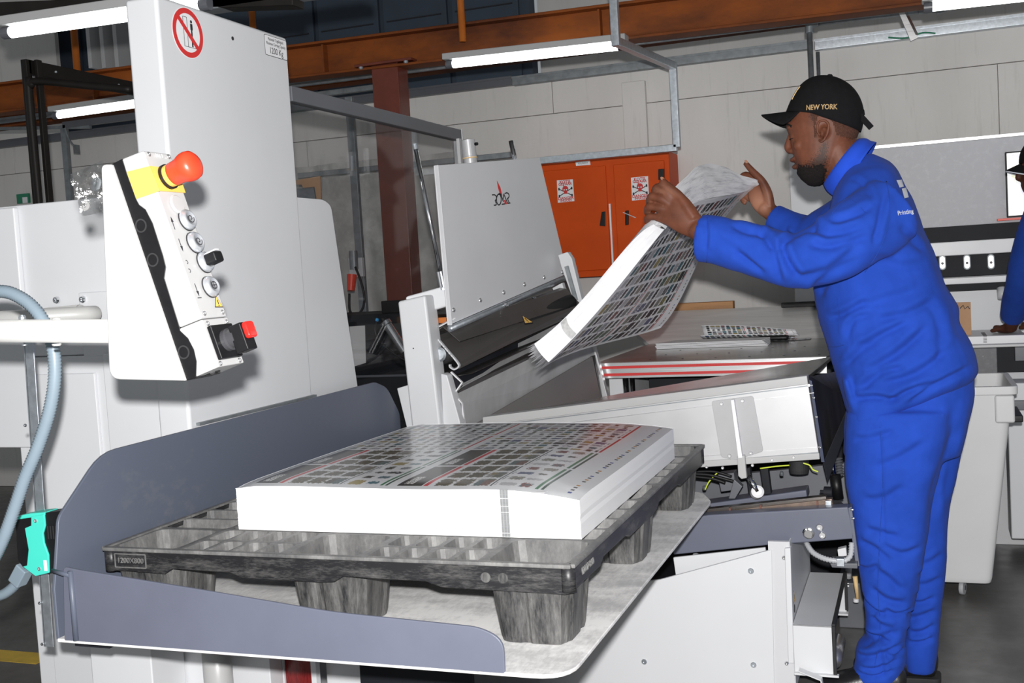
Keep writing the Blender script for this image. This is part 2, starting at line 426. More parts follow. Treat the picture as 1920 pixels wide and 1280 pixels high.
class MB:
    def __init__(s):
        s.v = []; s.f = []; s.uv = None
    def add(s, vs_, fs):
        k = len(s.v)
        s.v += [Vector(v) for v in vs_]
        s.f += [tuple(i + k for i in f) for f in fs]
        return s
    def box(s, a, b):
        x0, y0, z0 = (min(a[i], b[i]) for i in range(3)); x1, y1, z1 = (max(a[i], b[i]) for i in range(3))
        return s.add([(x0, y0, z0), (x1, y0, z0), (x1, y1, z0), (x0, y1, z0), (x0, y0, z1), (x1, y0, z1), (x1, y1, z1), (x0, y1, z1)],
                     [(0, 3, 2, 1), (4, 5, 6, 7), (0, 1, 5, 4), (1, 2, 6, 5), (2, 3, 7, 6), (3, 0, 4, 7)])
    def prism(s, pts, ext):
        pts = [Vector(p) for p in pts]; ext = Vector(ext); n = len(pts)
        nrm = Vector((0, 0, 0))
        for i in range(n): nrm += pts[i].cross(pts[(i + 1) % n])
        fl = nrm.dot(ext) < 0
        vs_ = pts + [p + ext for p in pts]
        fs = [tuple(range(n - 1, -1, -1)), tuple(range(n, 2 * n))] + [(i, (i + 1) % n, n + (i + 1) % n, n + i) for i in range(n)]
        if fl: fs = [tuple(reversed(f)) for f in fs]
        return s.add(vs_, fs)
    def beam(s, p0, p1, w, h, up=(0, 0, 1)):
        p0, p1 = Vector(p0), Vector(p1)
        T, u, v = frame_of(p1 - p0, up)
        q = [v * (-w / 2) + u * (-h / 2), v * (w / 2) + u * (-h / 2), v * (w / 2) + u * (h / 2), v * (-w / 2) + u * (h / 2)]
        return s.prism([p0 + x for x in q], p1 - p0)
    def cyl(s, p0, p1, r0, r1=None, n=20):
        r1 = r0 if r1 is None else r1
        return s.tube([p0, p1], [r0, r1], n)
    def tube(s, pts, r, n=12, caps=True):
        pts = [Vector(p) for p in pts]
        if not isinstance(r, (list, tuple)): r = [r] * len(pts)
        k = len(s.v); u = None
        for i, p in enumerate(pts):
            T = (pts[min(i + 1, len(pts) - 1)] - pts[max(i - 1, 0)]).normalized()
            if u is None: _, u, v = frame_of(T)
            else:
                u = (u - T * u.dot(T)).normalized()
            v = T.cross(u)
            for j in range(n):
                a = 2 * math.pi * j / n
                s.v.append(p + (u * math.cos(a) + v * math.sin(a)) * r[i])
        for i in range(len(pts) - 1):
            for j in range(n):
                s.f.append((k + i * n + j, k + i * n + (j + 1) % n, k + (i + 1) * n + (j + 1) % n, k + (i + 1) * n + j))
        if caps:
            s.f.append(tuple(k + j for j in range(n - 1, -1, -1)))
            s.f.append(tuple(k + (len(pts) - 1) * n + j for j in range(n)))
        return s
    def lathe(s, base, axis, prof, n=28):
        """prof: (radius, height) pairs along axis"""
        base = Vector(base); T, u, v = frame_of(Vector(axis)); k = len(s.v)
        for r, h in prof:
            for j in range(n):
                a = 2 * math.pi * j / n
                s.v.append(base + T * h + (u * math.cos(a) + v * math.sin(a)) * max(r, 1e-5))
        for i in range(len(prof) - 1):
            for j in range(n):
                s.f.append((k + i * n + j, k + i * n + (j + 1) % n, k + (i + 1) * n + (j + 1) % n, k + (i + 1) * n + j))
        s.f.append(tuple(k + j for j in range(n - 1, -1, -1)))
        s.f.append(tuple(k + (len(prof) - 1) * n + j for j in range(n)))
        return s
    def grid(s, fn, nu, nv, flip=False):
        """open surface fn(u,v); stores uv"""
        k = len(s.v)
        if s.uv is None: s.uv = {}
        for i in range(nu + 1):
            for j in range(nv + 1):
                s.v.append(Vector(fn(i / nu, j / nv))); s.uv[len(s.v) - 1] = (i / nu, j / nv)
        for i in range(nu):
            for j in range(nv):
                a_ = k + i * (nv + 1) + j
                f = (a_, a_ + nv + 1, a_ + nv + 2, a_ + 1)
                s.f.append(tuple(reversed(f)) if flip else f)
        return s
    def build(s, name, mat, parent=None, bevel=0.0, seg=2, smooth=False, solid=0.0, label=None, recalc=True):
        me = bpy.data.meshes.new(name)
        me.from_pydata([tuple(v) for v in s.v], [], s.f)
        me.validate()
        if s.uv:
            ul = me.uv_layers.new(name='UVMap')
            for l in me.loops: ul.data[l.index].uv = s.uv.get(l.vertex_index, (0, 0))
        if recalc and not s.uv:
            bm = bmesh.new(); bm.from_mesh(me); bmesh.ops.recalc_face_normals(bm, faces=bm.faces); bm.to_mesh(me); bm.free()
        me.materials.append(mat)
        if smooth:
            for p in me.polygons: p.use_smooth = True
        o = bpy.data.objects.new(name, me)
        C.objects.link(o)
        if solid:
            md = o.modifiers.new('thick', 'SOLIDIFY'); md.thickness = solid; md.offset = 0
        if bevel:
            md = o.modifiers.new('bevel', 'BEVEL'); md.width = bevel; md.segments = seg; md.limit_method = 'ANGLE'; md.angle_limit = math.radians(35)
            for p in me.polygons: p.use_smooth = True
            wn = o.modifiers.new('wn', 'WEIGHTED_NORMAL'); wn.keep_sharp = True
        elif smooth == 'auto':
            pass
        if parent is not None: adopt(o, parent)
        if label: o['label'] = label
        return o

def rounded(pts, rad, n=5):
    """round the corners of a flat polygon; rad: one radius or list per corner"""
    pts = [Vector(p) for p in pts]; out = []
    if not isinstance(rad, (list, tuple)): rad = [rad] * len(pts)
    for i, p in enumerate(pts):
        a, b = pts[i - 1], pts[(i + 1) % len(pts)]
        r = rad[i]
        if r <= 0: out.append(p); continue
        da, db = (a - p), (b - p)
        r = min(r, da.length * 0.49, db.length * 0.49)
        s_, e = p + da.normalized() * r, p + db.normalized() * r
        for k in range(n + 1):
            t = k / n
            out.append(s_ * (1 - t) ** 2 + p * 2 * t * (1 - t) + e * t * t)
    return out

def px(pts, **pl):
    return [P(a, b, **pl) for a, b in pts]

def text(name, body, size, origin, right, up, mat, parent, thick=0.0006, bold=0.0, sx=1.0, align='CENTER'):
    cu = bpy.data.curves.new(name, 'FONT')
    cu.body = body; cu.size = size; cu.align_x = align; cu.align_y = 'CENTER'; cu.resolution_u = 3
    cu.offset = bold; cu.extrude = thick / 2
    o = bpy.data.objects.new(name, cu)
    C.objects.link(o)
    bpy.context.view_layer.update()
    me = bpy.data.meshes.new_from_object(o.evaluated_get(bpy.context.evaluated_depsgraph_get()))
    bpy.data.objects.remove(o)
    r = Vector(right).normalized(); u = Vector(up); u = (u - r * u.dot(r)).normalized(); n = r.cross(u)
    mt = Matrix(((r.x * sx, u.x, n.x, origin[0]), (r.y * sx, u.y, n.y, origin[1]), (r.z * sx, u.z, n.z, origin[2]), (0, 0, 0, 1)))
    me.transform(mt)
    me.name = name
    me.materials.clear(); me.materials.append(mat)
    o = bpy.data.objects.new(name, me)
    C.objects.link(o)
    if parent is not None: adopt(o, parent)
    return o

def catmull(pts, n=6):
    pts = [Vector(p) for p in pts]; out = []
    for i in range(len(pts) - 1):
        p0, p1, p2, p3 = pts[max(i - 1, 0)], pts[i], pts[i + 1], pts[min(i + 2, len(pts) - 1)]
        for k in range(n):
            t = k / n
            out.append(0.5 * ((2 * p1) + (p2 - p0) * t + (2 * p0 - 5 * p1 + 4 * p2 - p3) * t * t + (3 * p1 - p0 - 3 * p2 + p3) * t ** 3))
    out.append(pts[-1])
    return out

def bolt(parent, p, n, r=0.006, h=0.004, mat=None, name='bolt'):
    mb = MB().lathe(p, n, [(r, 0), (r, h * 0.5), (r * 0.8, h), (r * 0.35, h), (r * 0.35, h * 0.4)], 12)
    return mb.build(name, mat or M['zinc'], parent)
# ================================================================== THE HALL
WY = 6.0
def struct(mb, name, mat, **k):
    return tag(mb.build(name, mat, **k), kind='structure')
struct(MB().box((-8, -0.6, -0.08), (3.2, 8.2, 0.0)), 'floor', M['floor'])
wb = struct(MB().box((-8, WY + 0.03, 0), (3.2, WY + 0.16, 2.415)), 'wall_back', M['wall'])
zs = [0.0, 1.02, 2.18, 2.41]
for r in range(3):
    x = -8 + (0.6 if r % 2 else 2.2)
    xs = [-8]
    while x < 3.2:
        if x > -8: xs.append(x)
        x += 3.9
    xs.append(3.2)
    for i in range(len(xs) - 1):
        MB().box((xs[i] + 0.0015, WY, zs[r] + 0.0015), (xs[i + 1] - 0.0015, WY + 0.04, zs[r + 1] - 0.0015)).build('wall_panel', M['wall'], wb, bevel=0.002, seg=1)
MB().box((-1.49, WY - 0.035, 1.90), (-1.36, WY, 2.30)).build('pilaster', M['wall'], wb, bevel=0.004)
struct(MB().box((-2.45, WY + 1.5, 2.3), (3.2, WY + 1.62, 4.6)), 'wall_upper', M['wall'])
struct(MB().box((-8, -0.6, 4.5), (3.2, 8.2, 4.6)), 'ceiling', paint('dark_roof_sheet', (0.10, 0.10, 0.10), 0.7, 0.1, 2))
# dark blue sheeting above the beam, in tall panels
bw = struct(MB().box((-8, WY + 1.38, 2.3), (-2.47, WY + 1.5, 4.6)), 'wall_upper_left', M['blue_panel'])
x = -7.9
while x < -2.6:
    MB().box((x, WY + 1.345, 2.3), (min(x + 0.50, -2.5), WY + 1.38, 4.5)).build('sheet_panel', M['blue_panel'], bw, bevel=0.006)
    MB().box((x + 0.03, WY + 1.335, 3.16), (min(x + 0.46, -2.52), WY + 1.345, 3.168)).build('slot', M['ink'], bw)
    x += 0.54
# yellow line on the floor at the far left
tag(MB().box((-5.6, 3.02, 0), (-3.02, 3.12, 0.0015)).build('floor_line', paint('floor_line_yellow', (0.62, 0.42, 0.06), 0.6, 0.2, 12)), kind='structure')

# ---- steel beams
def ibeam(name, y, z0, z1, x0, x1, label, dz0=0.0):
    e = empty(name, (x0, y, z0), label, 'steel beam')
    s = Vector((x1 - x0, 0, dz0))
    a = Vector((x0, y, z0))
    def seg(nm, ya, yb, za, zb): 
        MB().prism([(x0, y + ya, z0 + za), (x0, y + yb, z0 + za), (x0, y + yb, z0 + zb), (x0, y + ya, z0 + zb)], s).build(nm, M['beam'], e, bevel=0.002, seg=1)
    h = z1 - z0
    seg('bottom_flange', -0.06, 0.06, 0, 0.014); seg('top_flange', -0.06, 0.06, h - 0.014, h); seg('web', -0.008, 0.008, 0.014, h - 0.014)
    n = 3
    for i in range(n):
        xx = -4.45 + i * 1.52
        MB().box((xx, y - 0.055, z0 + 0.014 + dz0 * (xx - x0) / (x1 - x0)), (xx + 0.010, y - 0.008, z1 - 0.02 + dz0 * (xx - x0) / (x1 - x0))).build('stiffener', M['beam'], e)
    return e
bm1 = ibeam('steel_beam', 5.3, 2.485, 2.665, -8, 3.2, 'rusty orange I-beam running the width of the hall above the brown column', -0.175)
bm2 = ibeam('steel_beam', 5.92, 2.475, 2.60, -8, 3.2, 'thinner orange beam resting along the top of the back wall', 0.0)

# brown column
e = empty('steel_column', (-2.56, 5.3, 0), 'dark red-brown gloss steel column standing behind the smoky clear guard', 'column')
MB().box((-2.645, 5.25, 0), (-2.495, 5.262, 2.43)).build('front_flange', M['column_brown'], e, bevel=0.002)
MB().box((-2.645, 5.36, 0), (-2.495, 5.372, 2.43)).build('rear_flange', M['column_brown'], e, bevel=0.002)
MB().box((-2.503, 5.262, 0), (-2.495, 5.36, 2.43)).build('web', M['column_brown'], e)
MB().box((-2.73, 5.22, 2.418), (-2.40, 5.40, 2.432)).build('head_plate', M['column_brown'], e, bevel=0.002)
for dx in (-0.13, 0.13): bolt(e, (-2.565 + dx, 5.23, 2.418), (0, 0, -1), 0.012, 0.012)

# ---- galvanised trunking along the wall top, in two lengths with a joint
def trunk(x0, x1, z0, z1, mat, label, y=WY - 0.05):
    e = empty('cable_trunking', (x0, y, z0), label, 'trunking')
    MB().box((x0, y, z0), (x1, y + 0.05, z1)).build('channel', mat, e, bevel=0.003)
    MB().box((x0, y - 0.004, z1 - 0.008), (x1, y, z1 + 0.004)).build('lid_lip', mat, e)
    return e
trunk(-6.0, -2.12, 2.36, 2.405, M['dark_grey'], 'dark painted cable trunking along the wall top left of the long light')
trunk(-2.12, -0.47, 2.355, 2.40, M['galv'], 'dull galvanised cable trunking above the orange cabinet')
trunk(-0.46, 2.2, 2.345, 2.395, M['zinc'], 'brighter trunking with a loose wire, above the man in the cap')
tag(MB().tube(catmull([(-0.1, 5.93, 2.36), (-0.02, 5.92, 2.345), (0.06, 5.92, 2.36), (0.12, 5.92, 2.35)], 6), 0.004).build('loose_wire', M['green'], None), 'thin green wire trailing over the bright trunking', 'wire')
for z, y, lab, r in ((2.44, 5.5, 'thin steel conduit running under the rusty beam', 0.009), (2.50, 5.7, 'second steel conduit higher up behind the rusty beam', 0.010)):
    tag(MB().tube([(-6, y, z), (0.8, y, z - 0.05)], r, 10).build('conduit_pipe', M['galv'], None, smooth=True), lab, 'conduit')

# ---- galvanised square-tube frame hanging on the wall
def strut(a, b, w=0.04, h=0.04, mat=None): return MB().beam(a, b, w, h)
e = empty('hanging_frame', (-1.23, 5.0, 2.25), 'galvanised square-tube bracket hanging from the beam beside the orange cabinet', 'frame')
A = P(1155, 78, z=2.25); B = P(1262, 124, z=2.25); Bd = P(1268, 277, y=B.y); 
strut(A + Vector((0, 0, -0.02)), A + Vector((0, 0, 0.42)), 0.035, 0.035).build('drop_tube', M['zinc'], e, bevel=0.003)
strut(A, B, 0.035, 0.035).build('arm_tube', M['zinc'], e, bevel=0.003)
strut(B + Vector((0, 0, 0.0175)), Vector((B.x, B.y, Bd.z)), 0.035, 0.035).build('down_tube', M['zinc'], e, bevel=0.003)
strut(Vector((B.x, B.y, Bd.z)), (-2.0, B.y, Bd.z), 0.035, 0.035).build('low_rail', M['zinc'], e, bevel=0.003)
MB().box((A.x - 0.02, A.y - 0.05, A.z + 0.33), (A.x + 0.12, A.y + 0.05, A.z + 0.345)).build('fixing_plate', M['dark_grey'], e, bevel=0.003)
for k in (0.02, 0.08): bolt(e, (A.x + k, A.y - 0.03, A.z + 0.33), (0, 0, -1), 0.010, 0.012)

# ---- framework behind the guard
e = empty('wall_frame', (-2.9, 5.5, 0), 'dark galvanised post and rails against the wall left of the brown column', 'frame')
a, b = P(655, 182, y=5.5), P(668, 560, y=5.5)
strut(a, (a.x, a.y, 0.9), 0.045, 0.03).build('post', M['galv'], e, bevel=0.003)
for q0, q1 in (((560, 330), (960, 305)), ((560, 182), (740, 160))):
    u0, u1 = P(*q0, y=5.55), P(*q1, y=5.55)
    u1.z = u0.z
    strut(u0, u1, 0.03, 0.03).build('rail', M['galv'], e, bevel=0.003)
strut(P(660, 292, y=5.46), P(661, 320, y=5.46), 0.012, 0.004).build('clip', M['zinc'], e)

# pipe with elbows upper right
z0 = 2.40
e = empty('water_pipe', (-0.47, 5.85, 2.1), 'grey steel pipe with elbows running down the wall behind the cap', 'pipe')
p1, p2, p3 = P(1517, 45, y=5.85), P(1775, 28, y=5.85), P(1773, 0, y=5.85)
p2.z = p1.z - 0.01
MB().tube([(p1.x, 5.85, 0.6), (p1.x, 5.85, p1.z - 0.02)], 0.014, 14).build('riser', M['galv'], e, smooth=True)
MB().tube([(p1.x + 0.02, 5.85, p1.z), (p2.x - 0.02, 5.85, p2.z)], 0.014, 14).build('run', M['galv'], e, smooth=True)
MB().tube([(p2.x, 5.85, p2.z + 0.02), (p2.x, 5.85, p2.z + 0.35)], 0.014, 14).build('upstand', M['galv'], e, smooth=True)
def elbow(c, d0, d1, nm='elbow'):
    c, d0, d1 = Vector(c), Vector(d0), Vector(d1)
    MB().tube(catmull([c + d0 * 0.045, c + d0 * 0.02, c + (d0 + d1) * 0.004, c + d1 * 0.02, c + d1 * 0.045], 4), 0.021, 14).build(nm, M['galv'], e, smooth=True)
elbow((p1.x, 5.85, p1.z), (0, 0, -1), (1, 0, 0)); elbow((p2.x, 5.85, p2.z), (-1, 0, 0), (0, 0, 1))
MB().cyl((p1.x + 0.52, 5.85, p1.z - 0.004), (p1.x + 0.56, 5.85, p1.z - 0.004), 0.02).build('coupling', M['galv'], e)
MB().tube([(p1.x + 0.035, 5.87, 0.6), (p1.x + 0.035, 5.87, 2.32)], 0.010, 10).build('thin_riser', M['zinc'], e, smooth=True)
# taped strap over the pipe
e = empty('pipe_strap', (0.02, 5.8, 2.35), 'crumpled foil strap holding the pipe near the trunking', 'strap')
a, b = P(1688, 12, y=5.80), P(1714, 74, y=5.80)
MB().beam(a, b, 0.035, 0.004, (0, 1, 0)).build('strap', M['alu'], e, bevel=0.001)
MB().beam(a + Vector((0.012, -0.006, 0)), b + Vector((0.014, -0.006, 0.02)), 0.012, 0.004, (0, 1, 0)).build('foil', M['chrome'], e)

# ---- lights
def batten(a, b, label, drop=0.0, group=None):
    a, b = Vector(a), Vector(b)
    e = empty('strip_light', (a + b) / 2, label, 'light', group)
    d = (b - a).normalized()
    up = Vector((0, 0, 1))
    MB().beam(a + up * 0.035 - d * 0.02, b + up * 0.035 + d * 0.02, 0.075, 0.030).build('batten', M['white_plastic'], e, bevel=0.004)
    MB().tube([a + d * 0.02, b - d * 0.02], 0.019, 16).build('tube', M['tube'], e, smooth=True)
    for q, s in ((a, 1), (b, -1)):
        MB().tube([q - d * 0.012 * s, q + d * 0.022 * s], 0.020, 16).build('lamp_holder', M['dark_grey'], e)
    return e
batten(P(842, 121, y=5.0), P(1168, 86, y=5.0), 'long lit fluorescent tube under the beam above the orange cabinet')
batten(P(104, 217, y=5.0), P(330, 185, y=5.0), 'lit fluorescent tube seen through the dark frame at far left')
batten(P(1738, 14, y=5.0), P(1738, 14, y=5.0) + Vector((1.3, 0, -0.03)), 'lit fluorescent tube at the top right above the cap')
batten(P(12, 62, y=3.0), P(388, 8, y=3.0), 'nearest lit fluorescent tube, passing behind the white tower top')
tag(MB().beam(P(-60, 42, y=3.05) + Vector((0, 0, 0.035)), P(560, 0, y=3.05) + Vector((0, 0, 0.0)), 0.07, 0.045).build('cable_tray', M['skin_black'], None, bevel=0.003), 'dark cable tray above the nearest fluorescent tube', 'tray')
e = empty('light_rail', (-1.8, 3.2, 2.3), 'grey metal carrier rail continuing right of the nearest tube', 'rail')
MB().beam(P(385, 14, y=3.05), P(690, -30, y=3.05), 0.07, 0.035).build('rail', M['galv'], e, bevel=0.004)
for p_ in ((868, 0), (475, 0)):
    q = P(p_[0], 78 if p_[0] == 868 else 60, y=5.22)
    tag(MB().tube([(q.x, 5.22, q.z), (q.x, 5.22, 4.5)], 0.018, 14).build('hanger_rod', M['rod_orange'], None, smooth=True), 'orange hanger rod ' + ('left of the upper white wall' if p_[0] == 868 else 'just right of the white tower top'), 'rod')
for k in range(3):
    q = P(166 + 25 * k, 128, y=6.9)
    MB().box((q.x, 6.9, q.z), (q.x + 0.035, 7.36, q.z + 0.5)).build('vent_slat', M['bin'], bw, bevel=0.003)
q = P(145, 135, y=5.6)
tag(MB().tube([(q.x, 5.6, 2.66), (q.x, 5.6, 4.5)], 0.022, 12).build('hanger_rod', M['rod_orange'], None, smooth=True), 'orange hanger rod above the dark frame at far left', 'rod')
q = P(115, 60, y=7.0)
tag(MB().box((-8, 7.0, 2.5), (P(105, 100, y=7.0).x, 7.04, 4.5)).build('upper_board', M['wall'], None), 'pale upper wall board behind the far-left frame', 'board')

# ---- dark frames at the far left
e = empty('machine_frame', P(52, 200, y=3.7), 'dark brown steel guard frame behind the tower at far left', 'frame')
t = P(48, 112, y=3.7); 
for dx, w_, mt in ((0, 0.030, 'skin_black'), (0.033, 0.018, 'skin_black')):
    MB().beam((t.x + dx, 3.7 + dx, 0.0), (t.x + dx, 3.7 + dx, t.z), w_, 0.03, (0, 1, 0)).build('post', M[mt], e, bevel=0.003)
MB().beam((t.x, 3.7, t.z - 0.03), (t.x, 5.6, t.z - 0.03), 0.03, 0.06).build('top_angle', M['skin_black'], e, bevel=0.003)
for k in range(4): bolt(e, (t.x + 0.016, 3.85 + k * 0.4, t.z - 0.03), (1, 0, 0), 0.006, 0.004)
c0 = P(68, 375, y=3.66); c1 = P(55, 185, y=3.66); c2 = P(72, 152, y=3.66); c3 = P(245, 168, y=3.66)
MB().tube(catmull([(c1.x + 0.02, 3.66, 0.4), (c1.x + 0.01, 3.66, 1.2), c1, (c1 + c2) / 2 + Vector((-0.01, 0, 0.02)), c2, (c2 + c3) / 2, c3], 6), 0.015, 12).build('bent_tube', M['skin_black'], e, smooth=True)
e = empty('wall_frame', (-4.9, 5.6, 1.0), 'slim dark upright and rail against the wall below the far-left tube', 'frame')
a = P(120, 235, y=5.7); b = P(130, 372, y=5.7)
MB().beam(a, (a.x, a.y, 1.0), 0.04, 0.03, (0, 1, 0)).build('post', M['galv'], e)
MB().beam((-6.2, 5.7, P(0, 226, y=5.7).z), P(170, 238, y=5.7), 0.02, 0.02).build('rail', M['galv'], e)
MB().beam((a.x, 5.7, a.z), (-4.0, 5.7, a.z), 0.03, 0.04).build('rail', M['dark_grey'], e)
MB().tube(catmull([P(122, 240, y=5.65), P(130, 262, y=5.65), P(143, 278, y=5.65)], 5), 0.006).build('cord', M['galv'], e)
MB().box(P(138, 287, y=5.6), P(149, 272, y=5.66)).build('pendant', M['galv'], e, bevel=0.003)
e = empty('exit_sign', P(40, 370, y=5.9), 'small green and white sign low on the far-left wall', 'sign')
a, b = P(32, 382, y=5.95), P(53, 362, y=5.95)
MB().box((a.x, 5.95, a.z), (b.x, 5.965, b.z)).build('plate', M['green'], e)
MB().box((a.x + 0.055, 5.944, a.z), (b.x - 0.01, 5.95, b.z - 0.025)).build('panel', M['sticker'], e)
# ================================================================== PILE LIFT
ZP = 0.60                      # platform surface
e = empty('pile_lift_table', (-1.1, 2.5, 0), 'slate-grey pile lift platform with raised side and front plates, dusty steel surface', 'lift table')
pl = rounded([(-1.70, 1.762, ZP), (-0.588, 1.762, ZP), (-0.588, 3.17, ZP), (-0.64, 3.30, ZP), (-1.70, 3.30, ZP)], [0, 0.07, 0.03, 0.03, 0], 6)
MB().prism(pl, (0, 0, -0.008)).build('platform', M['platform'], e, bevel=0.002)
sp = rounded([P(120, 1200, x=-1.715), (-1.715, 1.80, 0.842), P(185, 848, x=-1.715), P(700, 716, x=-1.715), P(722, 726, x=-1.715), (-1.715, 3.43, 0.835), (-1.715, 3.43, 0.59), (-1.715, 1.775, 0.592)], [0, 0.02, 0.05, 0.02, 0.03, 0.02, 0, 0], 4)
sp[0].y = 1.775; sp[0].z = 0.70
MB().prism(sp, (0.008, 0, 0)).build('side_plate', M['slate_dusty'], e, bevel=0.002)
ap = rounded([P(120, 1198, y=1.762), P(118, 1062, y=1.762), P(145, 1068, y=1.762), P(380, 1106, y=1.762), P(620, 1147, y=1.762), P(900, 1176, y=1.762), P(944, 1200, y=1.762), P(946, 1258, y=1.762)], [0, 0.01, 0.01, 0.05, 0.05, 0.03, 0.03, 0], 5)
ap[0].z = 0.595; ap[-1].z = 0.594
MB().prism(ap, (0, 0.007, 0)).build('front_plate', M['slate'], e, bevel=0.002)
w0 = P(143, 1070, y=1.757)
MB().tube([(-1.648, 1.760, 0.60), (-1.648, 1.760, w0.z - 0.002)], 0.006, 8).build('weld_seam', M['slate_dusty'], e, smooth=True)
MB().tube([(-1.708, 1.774, 0.739), (-1.648, 1.758, 0.737)], 0.005, 8).build('weld_seam', M['slate_dusty'], e, smooth=True)
MB().box((-1.69, 1.80, 0.572), (-1.60, 3.2, 0.592)).build('under_rail', M['deep_black'], e)
MB().box((-1.60, 2.05, 0.50), (-0.85, 2.85, 0.592)).build('lift_head', M['deep_black'], e, bevel=0.004)
MB().box((-1.30, 2.30, 0.0), (-1.00, 2.75, 0.50)).build('lift_column', M['deep_black'], e, bevel=0.004)
bolt(e, (-0.62, 1.80, 0.592), (0, 0, -1), 0.006)

# ================================================================== PALLET
X0, X1, Y0, Y1, ZT = -1.668, -0.612, 1.885, 3.20, 0.76
pal = empty('plastic_pallet', ((X0 + X1) / 2, (Y0 + Y1) / 2, ZP), 'dusty black nestable plastic pallet with open cups standing on the lift platform', 'pallet')
xs = [X0]
for w_ in [0.185] + [0.0625] * 4 + [0.186] + [0.0625] * 4 + [0.185]: xs.append(xs[-1] + w_)
k_ = (X1 - X0) / (xs[-1] - X0); xs = [X0 + (x - X0) * k_ for x in xs]
ys = [Y0]
for w_ in [0.095, 0.095] + [0.093] * 4 + [0.095, 0.095] + [0.093] * 4 + [0.095, 0.095]: ys.append(ys[-1] + w_)
k_ = (Y1 - Y0) / (ys[-1] - Y0); ys = [Y0 + (y - Y0) * k_ for y in ys]
def rect_loop(x0, x1, y0, y1, z, n=4):
    out = []
    for (a, b) in (((x0, y0), (x1, y0)), ((x1, y0), (x1, y1)), ((x1, y1), (x0, y1)), ((x0, y1), (x0, y0))):
        for k in range(n): out.append(Vector((a[0] + (b[0] - a[0]) * k / n, a[1] + (b[1] - a[1]) * k / n, z)))
    return out
def round_loop(x0, x1, y0, y1, z, r, n=4):
    # starts near corner (x0,y0); 4n points matching rect_loop order
    out = []
    cs = [(x0 + r, y0 + r, 225), (x1 - r, y0 + r, 315), (x1 - r, y1 - r, 45), (x0 + r, y1 - r, 135)]
    for i, (cx, cy, a0) in enumerate(cs):
        nx = cs[(i + 1) % 4]
        out.append(Vector((cx + r * math.cos(math.radians(a0)), cy + r * math.sin(math.radians(a0)), z)))
        out.append(Vector((cx + r * math.cos(math.radians(a0 + 45)), cy + r * math.sin(math.radians(a0 + 45)), z)))
        mx_, my_ = (cx + nx[0]) / 2, (cy + nx[1]) / 2
        aa = math.radians(a0 + 45)
        out.append(Vector((mx_ + r * math.cos(aa), my_ + r * math.sin(aa), z)))
        out.append(Vector((nx[0] + r * math.cos(aa), nx[1] + r * math.sin(aa), z)))
    return out
deck = MB(); cups = []
def cell(x0, x1, y0, y1, rim, r, depth, taper, floor):
    n = 16
    o_ = rect_loop(x0, x1, y0, y1, ZT)
    i_ = round_loop(x0 + rim, x1 - rim, y0 + rim, y1 - rim, ZT - 0.001, r)
    b_ = round_loop(x0 + rim + taper, x1 - rim - taper, y0 + rim + taper, y1 - rim - taper, ZT - depth, r)
    fs = []
    for j in range(n):
        k = (j + 1) % n
        fs.append((j, k, n + k, n + j)); fs.append((n + j, n + k, 2 * n + k, 2 * n + j))
    if floor: fs.append(tuple(range(2 * n, 3 * n)))
    deck.add(o_ + i_ + b_, fs)
cup_cols = {0: (0, 1), 5: (5, 6), 10: (10, 11)}
for j in range(14):
    band = j in (0, 1, 6, 7, 12, 13)
    for i in range(11):
        if band and i in cup_cols:
            if j in (0, 6, 12): cell(xs[i], xs[i + 1], ys[j], ys[j + 2], 0.013, 0.02, 0.146, 0.016, True)
            continue
        cell(xs[i], xs[i + 1], ys[j], ys[j + 1], 0.006, 0.013, 0.034, 0.003, False)
dk = deck.build('deck', M['pallet_top'], pal, recalc=False)
# skirts with their stepped lower edge
def skirt(a, b, segs):
    """segs: list of (t, drop) along a->b"""
    a, b = Vector(a), Vector(b); d = b - a
    pts = [a + d * t + Vector((0, 0, -dr)) for t, dr in segs]
    top = [b + Vector((0, 0, 0)), a]
    inw = Vector((-d.y, d.x, 0)).normalized() * 0.007
    return MB().prism(pts + top, inw)
prof = [(0, .048), (.145, .052), (.165, .040), (.30, .042), (.325, .052), (.50, .054), (.53, .052), (.55, .040), (.72, .042), (.75, .052), (.985, .055), (1, .05)]
skirt((X0, Y0, ZT), (X1, Y0, ZT), prof).build('front_skirt', M['pallet_skirt'], pal, bevel=0.002)
skirt((X1, Y0, ZT), (X1, Y1, ZT), prof).build('side_skirt', M['pallet_skirt'], pal, bevel=0.002)
skirt((X1, Y1, ZT), (X0, Y1, ZT), prof).build('rear_skirt', M['pallet'], pal, bevel=0.002)
skirt((X0, Y1, ZT), (X0, Y0, ZT), prof).build('side_skirt', M['pallet_skirt'], pal, bevel=0.002)
for cx_, cy_ in ((X0, Y0), (X1, Y0), (X1, Y1)):
    MB().tube([(cx_ + (0.010 if cx_ == X0 else -0.010), cy_ + (0.010 if cy_ == Y0 else -0.010), ZT - 0.050), (cx_ + (0.010 if cx_ == X0 else -0.010), cy_ + (0.010 if cy_ == Y0 else -0.010), ZT - 0.001)], 0.0145, 16).build('corner', M['pallet_skirt'], pal, smooth=True)
rim = MB()
for a, b in (((X0, Y0), (X1, Y0)), ((X1, Y0), (X1, Y1)), ((X1, Y1), (X0, Y1)), ((X0, Y1), (X0, Y0))):
    rim.beam((a[0], a[1], ZT - 0.001), (b[0], b[1], ZT - 0.001), 0.014, 0.008)
rim.build('rim', M['pallet_top'], pal, bevel=0.002)
